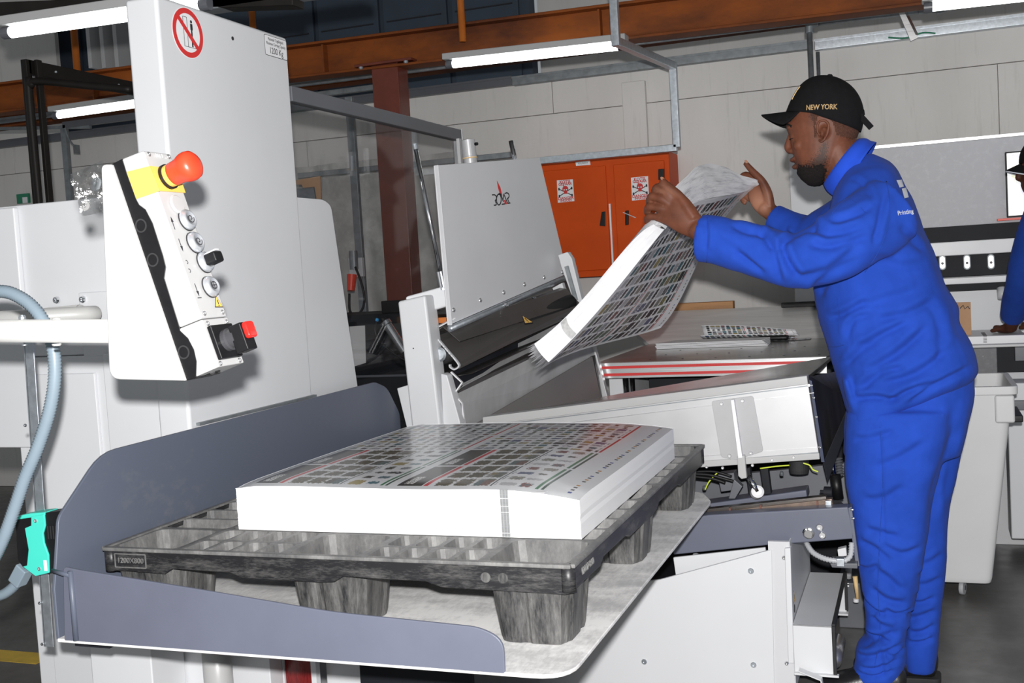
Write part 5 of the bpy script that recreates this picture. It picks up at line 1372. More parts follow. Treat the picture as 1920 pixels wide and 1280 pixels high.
MB().lathe(g0, d_, [(0.001, 0), (0.004, d_.length * 0.1), (0.007, d_.length * 0.25), (0.011, d_.length * 0.35), (0.012, d_.length * 0.8), (0.008, d_.length * 0.86)], 16).build('tool_body', M['black'], e, smooth=True)
MB().lathe(g0 + d_ * 0.86, d_, [(0.006, 0), (0.008, 0.01), (0.005, d_.length * 0.12)], 14).build('tool_tip', M['chrome'], e)

# ================================================================== ORANGE ELECTRICAL CABINET
YO = 5.75
cb = empty('electrical_cabinet', (-1.55, 5.85, 1.25), 'bright orange double-door electrical cabinet with danger signs on the back wall', 'cabinet')
cx0, cx1, cz0, cz1 = -2.02, -1.205, 1.25, 1.885
MB().box((cx0, YO + 0.012, cz0), (cx1, 5.995, cz1)).build('body', M['cabinet_orange'], cb, bevel=0.004)
dl = MB().box((cx0 + 0.03, YO, cz0 + 0.035), (-1.548, YO + 0.012, cz1 - 0.045)).build('door', M['cabinet_orange'], cb, bevel=0.004)
dr = MB().box((-1.505, YO, cz0 + 0.035), (cx1 - 0.025, YO + 0.012, cz1 - 0.045)).build('door', M['cabinet_orange'], cb, bevel=0.004)
MB().box((-1.541, YO + 0.004, cz0 + 0.03), (-1.532, YO + 0.012, cz1 - 0.25)).build('door_seal', M['sticker'], cb)
h = P(1131, 410, y=YO)
MB().prism(px([(1128, 397), (1134, 396), (1134, 424), (1124, 423)], y=YO - 0.012), (0, 0.014, 0)).build('lever_handle', M['black'], dl, bevel=0.002)
h = px([(1172, 395), (1178, 394), (1178, 421), (1172, 422)], y=YO - 0.012)
o = MB().prism(h, (0, 0.014, 0)).build('lever_handle', M['black'], dr, bevel=0.002)
MB().beam(P(1168, 398, y=YO - 0.02), P(1192, 408, y=YO - 0.02), 0.004, 0.004).build('door_key', M['zinc'], dr)
MB().prism(px([(1234, 317), (1245, 316), (1245, 336), (1234, 337)], y=YO - 0.010), (0, 0.012, 0)).build('door_latch', M['black'], dr, bevel=0.002)
q = px([(1079, 304), (1106, 301), (1107, 309), (1080, 311)], y=YO + 0.008)
o = MB().prism(q, (0, 0.004, 0)).build('name_label', M['sticker'], cb)
text('label_text', 'FOUNDRY', 0.013, P(1093, 306, y=YO + 0.0075), (1, 0, 0), (0, 0, 1), M['ink'], cb, 0.0004, sx=0.9)
def danger(pts, door):
    q = px(pts, y=YO - 0.0012)
    c = sum(q, Vector()) / 4; w = (q[1] - q[0]).length; hh = (q[3] - q[0]).length
    o = MB().prism(q, (0, 0.0014, 0)).build('danger_sign', M['sticker'], door)
    y = YO - 0.0014
    for t_, dz, s_ in (('KOTSI', 0.40, 0.022), ('GEVAAR', 0.30, 0.020), ('DANGER', -0.33, 0.022), ('INGOZI', -0.43, 0.018)):
        text('sign_text', t_, s_, (c.x, y, c.z + dz * hh), (1, 0, 0), (0, 0, 1), M['red_ink'], o, 0.0004, 0.0006)
    for sx_ in (-1, 1):
        a = Vector((c.x - sx_ * 0.036, y, c.z - 0.026)); b = Vector((c.x + sx_ * 0.036, y, c.z + 0.012))
        MB().beam(a, b, 0.0045, 0.0004, (0, 1, 0)).build('crossed_bone', M['ink'], o)
        for p in (a, b):
            MB().lathe(p + Vector((0, 0, 0.003)), (0, -1, 0), [(0.0045, 0), (0.0045, 0.0005)], 10).lathe(p + Vector((0, 0, -0.003)), (0, -1, 0), [(0.0045, 0), (0.0045, 0.0005)], 10).build('bone_end', M['ink'], o)
    sk = MB().lathe((c.x, y - 0.0002, c.z + 0.010), (0, -1, 0), [(0.017, 0), (0.017, 0.0006)], 20)
    sk.box((c.x - 0.009, y - 0.0008, c.z - 0.016), (c.x + 0.009, y - 0.0002, c.z)).build('skull', M['red_ink'], o)
    for sx_ in (-1, 1): MB().lathe((c.x + sx_ * 0.0065, y - 0.0008, c.z + 0.006), (0, -1, 0), [(0.0038, 0), (0.0038, 0.0004)], 10).build('eye_socket', M['sticker'], o)
    flash = MB().prism([(c.x - 0.012, y - 0.0009, c.z + 0.034), (c.x - 0.006, y - 0.0009, c.z + 0.034), (c.x - 0.004, y - 0.0009, c.z + 0.004), (c.x - 0.009, y - 0.0009, c.z + 0.012)], (0, 0.0005, 0)).build('lightning_mark', M['red_ink'], o)
danger([(1044, 338), (1074, 336), (1077, 377), (1046, 380)], dl)
danger([(1183, 333), (1215, 330), (1217, 373), (1185, 376)], dr)

# ================================================================== DARK BOX, SOCKET AND SHEETING BEHIND THE GUARD
e = empty('dark_cabinet', P(700, 700, y=4.9), 'black machine cabinet with a pale notice behind the smoky guard', 'cabinet')
a, b = P(640, 592, y=4.7), P(775, 592, y=4.7)
MB().box((a.x - 0.3, 4.7, 0.0), (b.x, 5.2, a.z)).build('body', M['deep_black'], e, bevel=0.005)
MB().box((P(712, 590, y=4.72).x, 4.74, a.z), (b.x, 4.80, a.z + 0.06)).build('raised_box', M['black'], e, bevel=0.004)
MB().prism(px([(655, 612), (684, 610), (686, 680), (660, 688)], y=4.695), (0, 0.003, 0)).build('notice', M['bin'], e)
MB().box((a.x + 0.0, 4.69, a.z - 0.30), (b.x, 4.70, a.z - 0.29)).build('seam', M['dark_grey'], e)
def sheetf(u, v):
    x = -3.95 + 1.50 * u; z = 1.99 * (1 - v) + 0.02
    w = 0.05 * noise.noise(Vector((x * 3.2, 0, z * 0.8))) + 0.030 * noise.noise(Vector((x * 11, 3, z * 7))) + 0.006 * abs(noise.noise(Vector((x * 2, 7, z * 34))))
    return (x, 5.86 + w, z)
tag(MB().grid(sheetf, 90, 90).build('plastic_sheeting', M['curtain'], None, smooth=True), 'wrinkled grey plastic sheeting draped down the wall behind the smoky guard', 'sheeting')
e = empty('power_socket', P(662, 500, y=5.42), 'red power plug and socket with looped black cable on the dark wall post', 'socket')
MB().tube([P(662, 470, y=5.42), P(664, 505, y=5.42)], 0.024, 16).build('socket_body', M['galv'], e)
MB().tube([P(660, 515, y=5.40), P(658, 545, y=5.38)], [0.028, 0.020], 16).build('red_plug', M['red'], e)
MB().box(P(655, 520, y=5.44), P(683, 482, y=5.47)).build('back_box', M['plate_grey'], e, bevel=0.004)
MB().tube(catmull([P(a_, b_, y=5.38) for a_, b_ in ((666, 500), (676, 525), (683, 555), (680, 578), (668, 590), (656, 582), (655, 550))], 6), 0.007, 8).build('looped_cable', M['black'], e, smooth=True)
e = empty('card_piece', P(580, 350, y=5.2), 'brown cardboard flap seen through the guard beside the tower', 'card')
MB().prism(px([(552, 338), (600, 330), (602, 372), (594, 376), (590, 350), (568, 352), (566, 346), (552, 346)], y=5.2), (0, 0.01, 0)).build('flap', M['card'], e)
MB().prism(px([(540, 354), (588, 352), (592, 374), (540, 376)], y=5.22), (0, 0.01, 0)).build('grey_sheet', M['galv'], e)

# ================================================================== PRESS CONSOLE AT THE RIGHT
YD = 5.6
pc = empty('press_console', (0.2, 5.7, 0), 'tall grey press console with viewing board, white strips and oval lamps behind the man', 'console')
MB().box((-0.20, YD, 1.392), (1.4, YD + 0.03, 1.79)).build('viewing_board', mk_dust('speckled_grey_board', (0.50, 0.50, 0.535), (0.64, 0.64, 0.67), 0.3, 0.7, 0.5, (1, 1, 1), 30), pc, bevel=0.002)
MB().box((-0.21, YD - 0.006, 1.785), (1.4, YD + 0.03, 1.800)).build('top_trim', M['alu'], pc, bevel=0.001)
MB().box((-0.10, YD - 0.01, 1.320), (1.4, YD + 0.03, 1.392)).build('dark_band', M['deep_black'], pc, bevel=0.002)
MB().box((-0.12, YD - 0.03, 1.255), (0.425, YD + 0.03, 1.320)).build('white_strip', M['sticker'], pc, bevel=0.004)
MB().box((-0.12, YD, 1.155), (0.43, YD + 0.03, 1.255)).build('lamp_band', M['deep_black'], pc, bevel=0.001)
MB().box((-0.12, YD - 0.03, 1.120), (0.385, YD + 0.03, 1.150)).build('white_strip', M['sticker'], pc, bevel=0.003)
MB().box((-0.12, YD, 1.085), (0.40, YD + 0.03, 1.118)).build('lower_band', M['deep_black'], pc)
MB().box((P(1484, 400, y=YD + 0.12).x, YD + 0.12, 0.0), (1.4, YD + 0.16, P(1484, 290, y=YD + 0.12).z)).build('rear_screen', M['white'], pc)
MB().box((-0.12, YD + 0.005, 0.88), (1.4, YD + 0.03, 1.085)).build('white_apron', M['white'], pc)
for k, cx_ in enumerate((1767, 1813, 1858)):
    c = P(cx_, 492 - k * 0.8, y=YD - 0.002)
    lp = []
    for j in range(24):
        a_ = 2 * math.pi * j / 24
        lp.append(Vector((c.x + 0.017 * math.cos(a_), YD - 0.002, c.z + 0.017 * math.sin(a_) + (0.020 if math.sin(a_) > 0 else -0.020))))
    o = MB().prism(lp, (0, -0.008, 0)).build('oval_lamp', M['galv'], pc, bevel=0.003)
    lp2 = [Vector((c.x + (p.x - c.x) * 0.68, YD - 0.010, c.z + (p.z - c.z) * 0.78)) for p in lp]
    MB().prism(lp2, (0, -0.003, 0)).build('lamp_lens', M['lens'], o, bevel=0.001)
    MB().lathe((c.x, YD - 0.013, c.z - 0.004), (0, -1, 0), [(0.006, 0), (0.006, 0.002), (0.003, 0.003)], 14).build('lamp_screw', M['dark_grey'], o)
sc_ = MB().box((0.392, YD - 0.022, 1.415), (0.75, YD - 0.001, 1.715)).build('screen', M['black'], pc, bevel=0.003)
scr = NT('lit_screen'); f_ = scr.noise(5, 2); scr.set((0.8, 0.8, 0.8), 0.3)
scr.put(scr.b.inputs['Emission Color'], scr.ramp(f_, [(0.4, (0.85, 0.85, 0.95)), (0.6, (0.95, 0.95, 0.88))])); scr.put(scr.b.inputs['Emission Strength'], 0.85)
MB().box((0.399, YD - 0.024, 1.423), (0.745, YD - 0.0215, 1.708)).build('display', scr.m, sc_)
MB().box((0.42, YD - 0.0255, 1.685), (0.74, YD - 0.0235, 1.703)).build('display_title_bar', emit('screen_lilac', (0.45, 0.42, 0.85), 0.8), sc_)
MB().box((0.415, YD - 0.0255, 1.56), (0.43, YD - 0.0235, 1.68)).build('display_column', emit('screen_cream', (0.9, 0.9, 0.6), 0.8), sc_)
MB().box((0.35, YD - 0.05, 1.402), (0.8, YD, 1.412)).build('red_ledge', M['red'], pc, bevel=0.001)
# bench
bn = empty('press_bench', (0.6, 5.3, 0), 'speckled grey bench with pale top where the second worker leans', 'bench')
zb = 0.872
MB().box((-0.3, 5.08, zb - 0.012), (0.57, YD, zb)).build('bench_top', M['bin'], bn, bevel=0.003)
MB().prism([(-0.3, 5.05, 0.73), (0.30, 5.05, 0.73), (0.30, 5.05, zb - 0.012), (-0.3, 5.05, zb - 0.012)], (0, 0.05, 0)).build('front_panel', mk_dust('speckled_grey_casting', (0.10, 0.10, 0.11), (0.22, 0.22, 0.23), 0.3, 0.7, 0.5, (1, 1, 1), 40), bn, bevel=0.003)
MB().box((0.30, 5.10, 0.75), (0.57, 5.14, zb - 0.015)).build('recess', M['deep_black'], bn)
MB().box((0.37, 5.07, 0.80), (0.56, 5.12, 0.86)).build('drawer_unit', M['dark_grey'], bn, bevel=0.003)
MB().box((0.10, 5.12, 0.0), (0.57, 5.5, 0.75)).build('lower_body', M['plate_grey'], bn, bevel=0.003)
MB().lathe(P(1843, 668, y=5.05), (0, -1, 0), [(0.004, 0), (0.004, 0.003)], 10).build('front_screw', M['chrome'], bn)
MB().box((0.14, 5.12, zb), (0.42, 5.5, zb + 0.035)).build('white_tray', M['sticker'], bn, bevel=0.003)
for k in range(5): MB().box((0.252, 5.30 - k * 0.045, zb + 0.0355), (0.268, 5.308 - k * 0.045, zb + 0.037)).build('scale_mark', M['ink'], bn)
for k in range(5): MB().box((0.252, 5.1185, zb + 0.006 + k * 0.006), (0.266, 5.12, zb + 0.008 + k * 0.006)).build('scale_mark', M['ink'], bn)
MB().tube([P(1878, 540, y=5.58), P(1880, 560, y=5.56)], 0.022, 14).build('grey_knob', M['plate_grey'], bn, smooth=True)
e = empty('cardboard_piece', P(1810, 600, y=5.2), 'tan cardboard sheet standing on the bench behind the man\'s back', 'cardboard')
MB().prism(px([(1780, 567), (1820, 566), (1822, 632), (1780, 634)], y=5.22), (0, 0.006, 0)).build('board', M['card'], e)
MB().tube([P(a_, b_, y=5.216) for a_, b_ in ((1800, 578), (1806, 572), (1809, 579), (1815, 574), (1818, 579))], 0.002, 6).build('ink_mark', M['ink'], e)
# white cabinet far right
e = empty('white_cabinet', P(1910, 900, y=4.9), 'white cabinet standing behind the grey bin at the right edge', 'cabinet')
MB().box((0.322, 4.88, 0.085), (0.56, 5.04, 0.73)).build('body', M['white'], e, bevel=0.006)
MB().box((0.40, 4.93, 0.0), (0.54, 5.03, 0.085)).build('plinth', M['black'], e)
MB().box((0.335, 4.86, 0.62), (0.42, 4.88, 0.66)).build('pull_handle', M['dark_grey'], e, bevel=0.004)
# bin on castors
bi = empty('waste_bin', (0.1, 4.5, 0), 'tall light grey plastic bin on castors behind the man', 'bin')
zt2, zb2 = 0.792, 0.060
def binring(z, x0, x1, y0, y1, r=0.03):
    return [Vector((p.x, p.y, z)) for p in rounded([(x0, y0, 0), (x1, y0, 0), (x1, y1, 0), (x0, y1, 0)], r, 5)]
rings = [binring(zb2, -0.18, 0.212, 4.30, 4.66), binring(zb2 + 0.02, -0.185, 0.217, 4.295, 4.665), binring(zt2 - 0.03, -0.24, 0.302, 4.26, 4.70), binring(zt2 - 0.03, -0.255, 0.318, 4.245, 4.715), binring(zt2, -0.255, 0.318, 4.245, 4.715), binring(zt2, -0.235, 0.298, 4.265, 4.695), binring(0.15, -0.19, 0.22, 4.30, 4.66)]
bmn = MB(); n_ = len(rings[0])
for r_ in rings: bmn.v += r_
for k in range(len(rings) - 1):
    for j in range(n_): bmn.f.append((k * n_ + j, k * n_ + (j + 1) % n_, (k + 1) * n_ + (j + 1) % n_, (k + 1) * n_ + j))
bmn.f.append(tuple(range(n_))); bmn.f.append(tuple(range(6 * n_, 7 * n_)))
bmn.build('tub', M['bin'], bi, bevel=0.003)
MB().box((0.240, 4.25, 0.66), (0.305, 4.30, 0.76)).build('corner_grip', M['bin'], bi, bevel=0.008)
MB().box((0.29, 4.30, 0.655), (0.335, 4.55, 0.68)).build('handle_bar', M['black'], bi, bevel=0.004)
for cx_, cy_ in ((0.115, 4.36), (-0.12, 4.36), (0.115, 4.60), (-0.12, 4.60)):
    w_ = MB().lathe((cx_ - 0.008, cy_, 0.027), (1, -0.3, 0), [(0.012, 0), (0.026, 0.001), (0.027, 0.008), (0.026, 0.016), (0.012, 0.017)], 24).build('castor_wheel', M['conduit_light'], bi, smooth=False)
    MB().lathe((cx_ - 0.010, cy_, 0.027), (1, -0.3, 0), [(0.009, 0), (0.009, 0.021)], 16).build('wheel_hub', M['dark_grey'], w_)
    MB().box((cx_ - 0.015, cy_ - 0.01, 0.045), (cx_ + 0.03, cy_ + 0.02, 0.062)).build('castor_fork', M['zinc'], bi, bevel=0.002)
# machine foot and pipe beyond the hood
e = empty('floor_pump', P(1600, 1120, y=3.9), 'brass spindle and pale fittings beside the man\'s trouser leg', 'fitting')
MB().tube([P(1603, 1080, y=3.75), P(1608, 1122, y=3.75)], [0.008, 0.005], 12).build('brass_spindle', M['gold'], e, smooth=True)
MB().tube([P(1605, 1122, y=3.75), P(1605, 1128, y=3.75)], 0.009, 12).build('spindle_tip', M['sticker'], e)
MB().prism(px([(1555, 1092), (1592, 1093), (1592, 1100), (1555, 1098)], y=3.9), (0, 0.02, 0)).build('white_ledge', M['sticker'], e)
MB().box((-0.30, 3.9, 0.0), (-0.05, 4.1, 0.16)).build('dark_foot', M['dark_grey'], e, bevel=0.004)
MB().tube([P(1591, 1058, y=3.8), P(1591, 1084, y=3.8)], 0.010, 12).build('clear_fitting', M['conduit_light'], e, smooth=True)
MB().prism(px([(1570, 1030), (1586, 1026), (1588, 1042), (1572, 1044)], y=3.6), (0, 0.03, 0)).build('white_block', M['sticker'], e, bevel=0.002)
e = ct
MB().box((-0.45, 4.25, 0.0), (-0.12, 4.9, 0.87)).build('body', M['deep_black'], e, bevel=0.004)
# ================================================================== PEOPLE
def crm(vals, t):
    """Catmull-Rom through a list of numbers/vectors, t in 0..len-1"""
    n = len(vals); i = min(int(t), n - 2); f = t - i
    p0, p1, p2, p3 = (np.array(vals[max(i - 1, 0)], float), np.array(vals[i], float), np.array(vals[i + 1], float), np.array(vals[min(i + 2, n - 1)], float))
    return 0.5 * (2 * p1 + (p2 - p0) * f + (2 * p0 - 5 * p1 + 4 * p2 - p3) * f * f + (3 * p1 - p0 - 3 * p2 + p3) * f ** 3)

def limb(mb, pts, rad, up=(0, 1, 0), n=24, sub=5, pw=2.0, cap=0.6, fixed=None):
    """closed organic tube. rad: (a,b) per point, a along 'up', b across"""
    rad = [(r, r) if not isinstance(r, (tuple, list)) else r for r in rad]
    m = (len(pts) - 1) * sub
    P_ = [Vector(crm([tuple(p) for p in pts], k / sub if k < m else len(pts) - 1 - 1e-9)) for k in range(m + 1)]
    R_ = [crm(rad, k / sub if k < m else len(rad) - 1 - 1e-9) for k in range(m + 1)]
    rings = []
    for k in range(m + 1):
        T = (P_[min(k + 1, m)] - P_[max(k - 1, 0)]).normalized() if fixed is None else Vector(fixed)
        T, u, v = frame_of(T, up)
        rings.append((P_[k], T, u, v, max(R_[k][0], 1e-4), max(R_[k][1], 1e-4)))
    seq = []
    c0, T, u, v, a, b = rings[0]
    for s, q in ((1.0, 0.30), (0.72, 0.70), (0.38, 0.93)): seq.append((c0 - T * min(a, b) * cap * s, u, v, a * q, b * q))
    seq += [(r[0], r[2], r[3], r[4], r[5]) for r in rings]
    c1, T, u, v, a, b = rings[-1]
    for s, q in ((0.38, 0.93), (0.72, 0.70), (1.0, 0.30)): seq.append((c1 + T * min(a, b) * cap * s, u, v, a * q, b * q))
    k0 = len(mb.v)
    for c, u, v, a, b in seq:
        for j in range(n):
            t = 2 * math.pi * j / n; cs, sn = math.cos(t), math.sin(t)
            rr = (abs(cs) ** pw + abs(sn) ** pw) ** (-1 / pw)
            mb.v.append(c + u * (a * cs * rr) + v * (b * sn * rr))
    for i in range(len(seq) - 1):
        for j in range(n): mb.f.append((k0 + i * n + j, k0 + i * n + (j + 1) % n, k0 + (i + 1) * n + (j + 1) % n, k0 + (i + 1) * n + j))
    mb.f.append(tuple(k0 + j for j in range(n - 1, -1, -1)))
    mb.f.append(tuple(k0 + (len(seq) - 1) * n + j for j in range(n)))

def ball(mb, c, r, n=16, m=10):
    c = Vector(c); r = Vector(r) if isinstance(r, (tuple, list)) else Vector((r, r, r)); k = len(mb.v)
    for i in range(1, m):
        a = math.pi * i / m
        for j in range(n):
            t = 2 * math.pi * j / n
            mb.v.append(c + Vector((r.x * math.sin(a) * math.cos(t), r.y * math.sin(a) * math.sin(t), r.z * math.cos(a))))
    mb.v += [c + Vector((0, 0, r.z)), c - Vector((0, 0, r.z))]
    T, B = k + (m - 1) * n, k + (m - 1) * n + 1
    for i in range(m - 2):
        for j in range(n): mb.f.append((k + i * n + j, k + (i + 1) * n + j, k + (i + 1) * n + (j + 1) % n, k + i * n + (j + 1) % n))
    for j in range(n):
        mb.f.append((T, k + j, k + (j + 1) % n)); mb.f.append((B, k + (m - 2) * n + (j + 1) % n, k + (m - 2) * n + j))

def fuse(mb, name, mat, voxel, smooth=6, parent=None, warp=None):
    """union of the closed shapes in mb as one smooth continuous skin"""
    o = mb.build(name + '_raw', mat, None)
    md = o.modifiers.new('r', 'REMESH'); md.mode = 'VOXEL'; md.voxel_size = voxel; md.use_smooth_shade = True
    if smooth:
        ms = o.modifiers.new('s', 'SMOOTH'); ms.factor = 0.5; ms.iterations = smooth
    bpy.context.view_layer.update()
    me = bpy.data.meshes.new_from_object(o.evaluated_get(bpy.context.evaluated_depsgraph_get()))
    old = o.data
    bpy.data.objects.remove(o); bpy.data.meshes.remove(old)
    me.name = name; me.materials.clear(); me.materials.append(mat)
    if warp is not None:
        n = len(me.vertices); co = np.empty(n * 3); no = np.empty(n * 3)
        me.vertices.foreach_get('co', co); me.vertices.foreach_get('normal', no)
        co = co.reshape(-1, 3); no = no.reshape(-1, 3)
        d = warp(co, no)
        co = co + no * d[:, None]
        me.vertices.foreach_set('co', co.reshape(-1)); me.update()
    me.polygons.foreach_set('use_smooth', [True] * len(me.polygons))
    o = bpy.data.objects.new(name, me); C.objects.link(o)
    if parent is not None: adopt(o, parent)
    return o

def vnoise(co, freq, seed=0.0):
    """cheap smooth noise field from rotated sine products"""
    r = np.random.default_rng(int(seed * 10) + 3); out = np.zeros(len(co))
    for k in range(7):
        d = r.normal(size=3); d /= np.linalg.norm(d); ph = r.uniform(0, 6.28); f = freq * r.uniform(0.7, 1.4)
        d2 = r.normal(size=3); d2 /= np.linalg.norm(d2)
        out += np.sin(co @ d * f + ph + 1.3 * np.sin(co @ d2 * f * 0.6 + ph * 2))
    return out / 7

def creases(folds, y=3.4):
    """folds: (picture polyline, depth, width).  Returns a warp that presses each fold into the near side of the cloth"""
    segs = []
    for pts, dep, wid in folds:
        w = [P(a, b, y=y) for a, b in pts]
        w = catmull(w, 3)
        segs.append((np.array([(p.x, p.z) for p in w]), dep, wid))
    def f(co, no):
        d = 0.0040 * vnoise(co, 30, 1) + 0.0022 * vnoise(co, 75, 2)
        q = co[:, [0, 2]]
        near = np.clip(-no[:, 1] * 1.6 + 0.35, 0, 1)
        for pl, dep, wid in segs:
            best = np.full(len(q), 1e9); tt = np.zeros(len(q)); L = len(pl) - 1; sgn = np.zeros(len(q))
            for i in range(L):
                a, b = pl[i], pl[i + 1]; ab = b - a; l2 = ab @ ab + 1e-12
                t = np.clip(((q - a) @ ab) / l2, 0, 1); pr = a + t[:, None] * ab
                dd = np.linalg.norm(q - pr, axis=1); m = dd < best
                best = np.where(m, dd, best); tt = np.where(m, (i + t) / L, tt)
                cr = ab[0] * (q[:, 1] - a[1]) - ab[1] * (q[:, 0] - a[0])
                sgn = np.where(m, np.sign(cr) * dd, sgn)
            fade = np.clip(np.sin(np.pi * np.clip(tt, 0.02, 0.98)) * 1.6, 0, 1)
            g = -1.35 * dep * np.exp(-(best / wid) ** 2) + 0.75 * dep * np.exp(-((sgn - 1.7 * wid) / (1.1 * wid)) ** 2)
            d += g * fade * near
        return d
    return f

def decal(name, src, target, parent, mat, off=0.0012, direction=(0, 1, 0)):
    """lay a flat mesh object onto the skin of target along a direction"""
    me = target.data
    bv = BVHTree.FromPolygons([v.co for v in me.vertices], [tuple(p.vertices) for p in me.polygons])
    d = Vector(direction)
    for v in src.data.vertices:
        h = bv.ray_cast(v.co - d * 0.6, d)
        if h[0] is not None: v.co = h[0] - d * off
    return src

# ------------------------------------------------------------------ the man at the jogger
YM = 3.40
man = empty('person', (-0.12, 3.38, 0.0), 'man in cobalt blue overalls and black cap lifting a fanned sheaf of sheets', 'person')
def m(a, b, y=YM): return P(a, b, y=y)

# --- body: head, neck, trunk, arms, hands, legs in one skin
bd = MB()
hs = [  # picture height, front x, back x, half width
    (152, 1528, 1572, .034), (162, 1506, 1590, .056), (180, 1490, 1604, .070), (202, 1480, 1611, .076), (222, 1476, 1613, .0785), (236, 1475, 1613, .0785),
    (250, 1481, 1611, .077), (264, 1483, 1606, .075), (280, 1486, 1600, .072), (295, 1491, 1592, .069), (308, 1494, 1583, .065), (320, 1498, 1572, .058), (331, 1506, 1560, .049), (340, 1516, 1546, .036)]
hp, hr = [], []
for py_, xf, xb, hw in hs:
    f_, b_ = m(xf, py_), m(xb, py_)
    hp.append((f_ + b_) / 2); hr.append((hw, (b_ - f_).length / 2))
limb(bd, hp, hr, up=(0, 1, 0), n=36, sub=3, pw=2.35, cap=0.3, fixed=(0, 0, -1))
# nose
limb(bd, [m(1484, 248), m(1480, 262), m(1477, 276), m(1481, 285)], [(.007, .007), (.0095, .009), (.0125, .011), (.012, .008)], n=14, sub=4)
for s in (-1, 1):
    ball(bd, m(1485, 283, YM + s * .013), (.011, .0085, .0085))           # wing of the nose
    ball(bd, m(1482, 240, YM + s * .030), (.011, .022, .0075))            # brow
    ball(bd, m(1488, 256, YM + s * .031), (.0105, .0155, .0105))          # lowered eyelid
    ball(bd, m(1499, 272, YM + s * .044), (.018, .018, .018))             # cheek
    # ear: rim, lobe and bowl
    ear = [m(1540 + dx, 246 + dz, YM + s * (0.083 + .004)) for dx, dz in ((-3, 8), (-8, -2), (-5, -16), (5, -20), (13, -14), (13, 0), (8, 12), (0, 20), (-4, 16))]
    ear = [e_ + Vector((0, s * 0.006 * math.sin(i * 0.4), 0)) for i, e_ in enumerate(ear)]
    limb(bd, ear, [.0042] * 9, n=10, sub=3)
    ball(bd, m(1546, 247, YM + s * .079), (.013, .006, .019))
    limb(bd, [m(1543, 240, YM + s * .086), m(1549, 246, YM + s * .088), m(1546, 256, YM + s * .086)], [.0035] * 3, n=8, sub=3)
limb(bd, [m(1489, 298, YM - .020), m(1486, 300), m(1489, 298, YM + .020)], [(.007, .0055), (.010, .0075), (.007, .0055)], n=12, sub=4)   # upper lip
limb(bd, [m(1494, 312, YM - .018), m(1490, 313), m(1494, 312, YM + .018)], [(.006, .006), (.009, .008), (.006, .006)], n=12, sub=4)    # lower lip
limb(bd, [m(1568, 280), m(1585, 320), m(1610, 370), m(1640, 420)], [.066, .064, .068, .09], n=28)
limb(bd, [m(1640, 400), m(1660, 520), m(1690, 640), m(1705, 740)], [(.15, .10), (.14, .11), (.14, .12), (.14, .13)], up=(0, 1, 0), n=28)
for s, hipx, knx, anx, yy in ((-1, 1690, 1672, 1662, 3.29), (1, 1722, 1728, 1732, 3.45)):
    limb(bd, [m(hipx, 740, YM + s * .08), P(knx, 1000, y=yy), P(anx, 1235, y=yy)], [.080, .050, .028], n=20)
# near arm (his left) and far arm
limb(bd, [m(1655, 400, 3.24), m(1560, 460, 3.14), m(1478, 490, 3.08), m(1400, 470, 3.08), m(1330, 442, 3.09), m(1305, 430, 3.095)], [.056, .050, .043, .040, .031, .029], n=22)
limb(bd, [m(1640, 390, 3.58), m(1560, 440, 3.70), m(1505, 450, 3.76), m(1470, 415, 3.78), m(1445, 398, 3.80), m(1432, 388, 3.80)], [.055, .048, .042, .036, .028, .026], n=22)

# near hand: knuckles towards us and to the left, thumb on top
Yh = 3.095
limb(bd, [m(1308, 432, Yh), m(1288, 414, Yh - .002), m(1266, 394, Yh), m(1248, 384, Yh + .006)], [(.017, .029), (.018, .042), (.017, .050), (.014, .052)], up=(0, 1, 0), n=24, sub=5)
fing = [  # knuckle, first joint, second joint, tip
    ((1250, 360, 0.000), (1232, 352, .010), (1228, 364, .040), (1243, 374, .056), .0125),
    ((1243, 374, -.002), (1222, 369, .010), (1219, 382, .042), (1236, 392, .060), .0128),
    ((1240, 391, 0.000), (1217, 388, .012), (1215, 400, .042), (1231, 409, .058), .0120),
    ((1241, 408, 0.004), (1216, 407, .016), (1215, 417, .040), (1229, 423, .052), .0108)]
for k_, a_, b_, t_, r_ in fing:
    pp = [m(1272, 396, Yh + .002), m(k_[0], k_[1], Yh + k_[2]), m((k_[0] + a_[0]) / 2 - 1, (k_[1] + a_[1]) / 2 - 1, Yh + (k_[2] + a_[2]) / 2 - .003), m(a_[0], a_[1], Yh + a_[2]), m(b_[0], b_[1], Yh + b_[2]), m(t_[0], t_[1], Yh + t_[2])]
    limb(bd, pp, [r_, r_ * 1.08, r_ * .90, r_ * 1.02, r_ * .88, r_ * .72], n=14, sub=5)
limb(bd, [m(1300, 408, Yh - .004), m(1286, 386, Yh - .004), m(1272, 366, Yh - .002), m(1254, 351, Yh - .002), m(1241, 338, Yh)], [.018, .0165, .0135, .0125, .0098], n=16, sub=5)
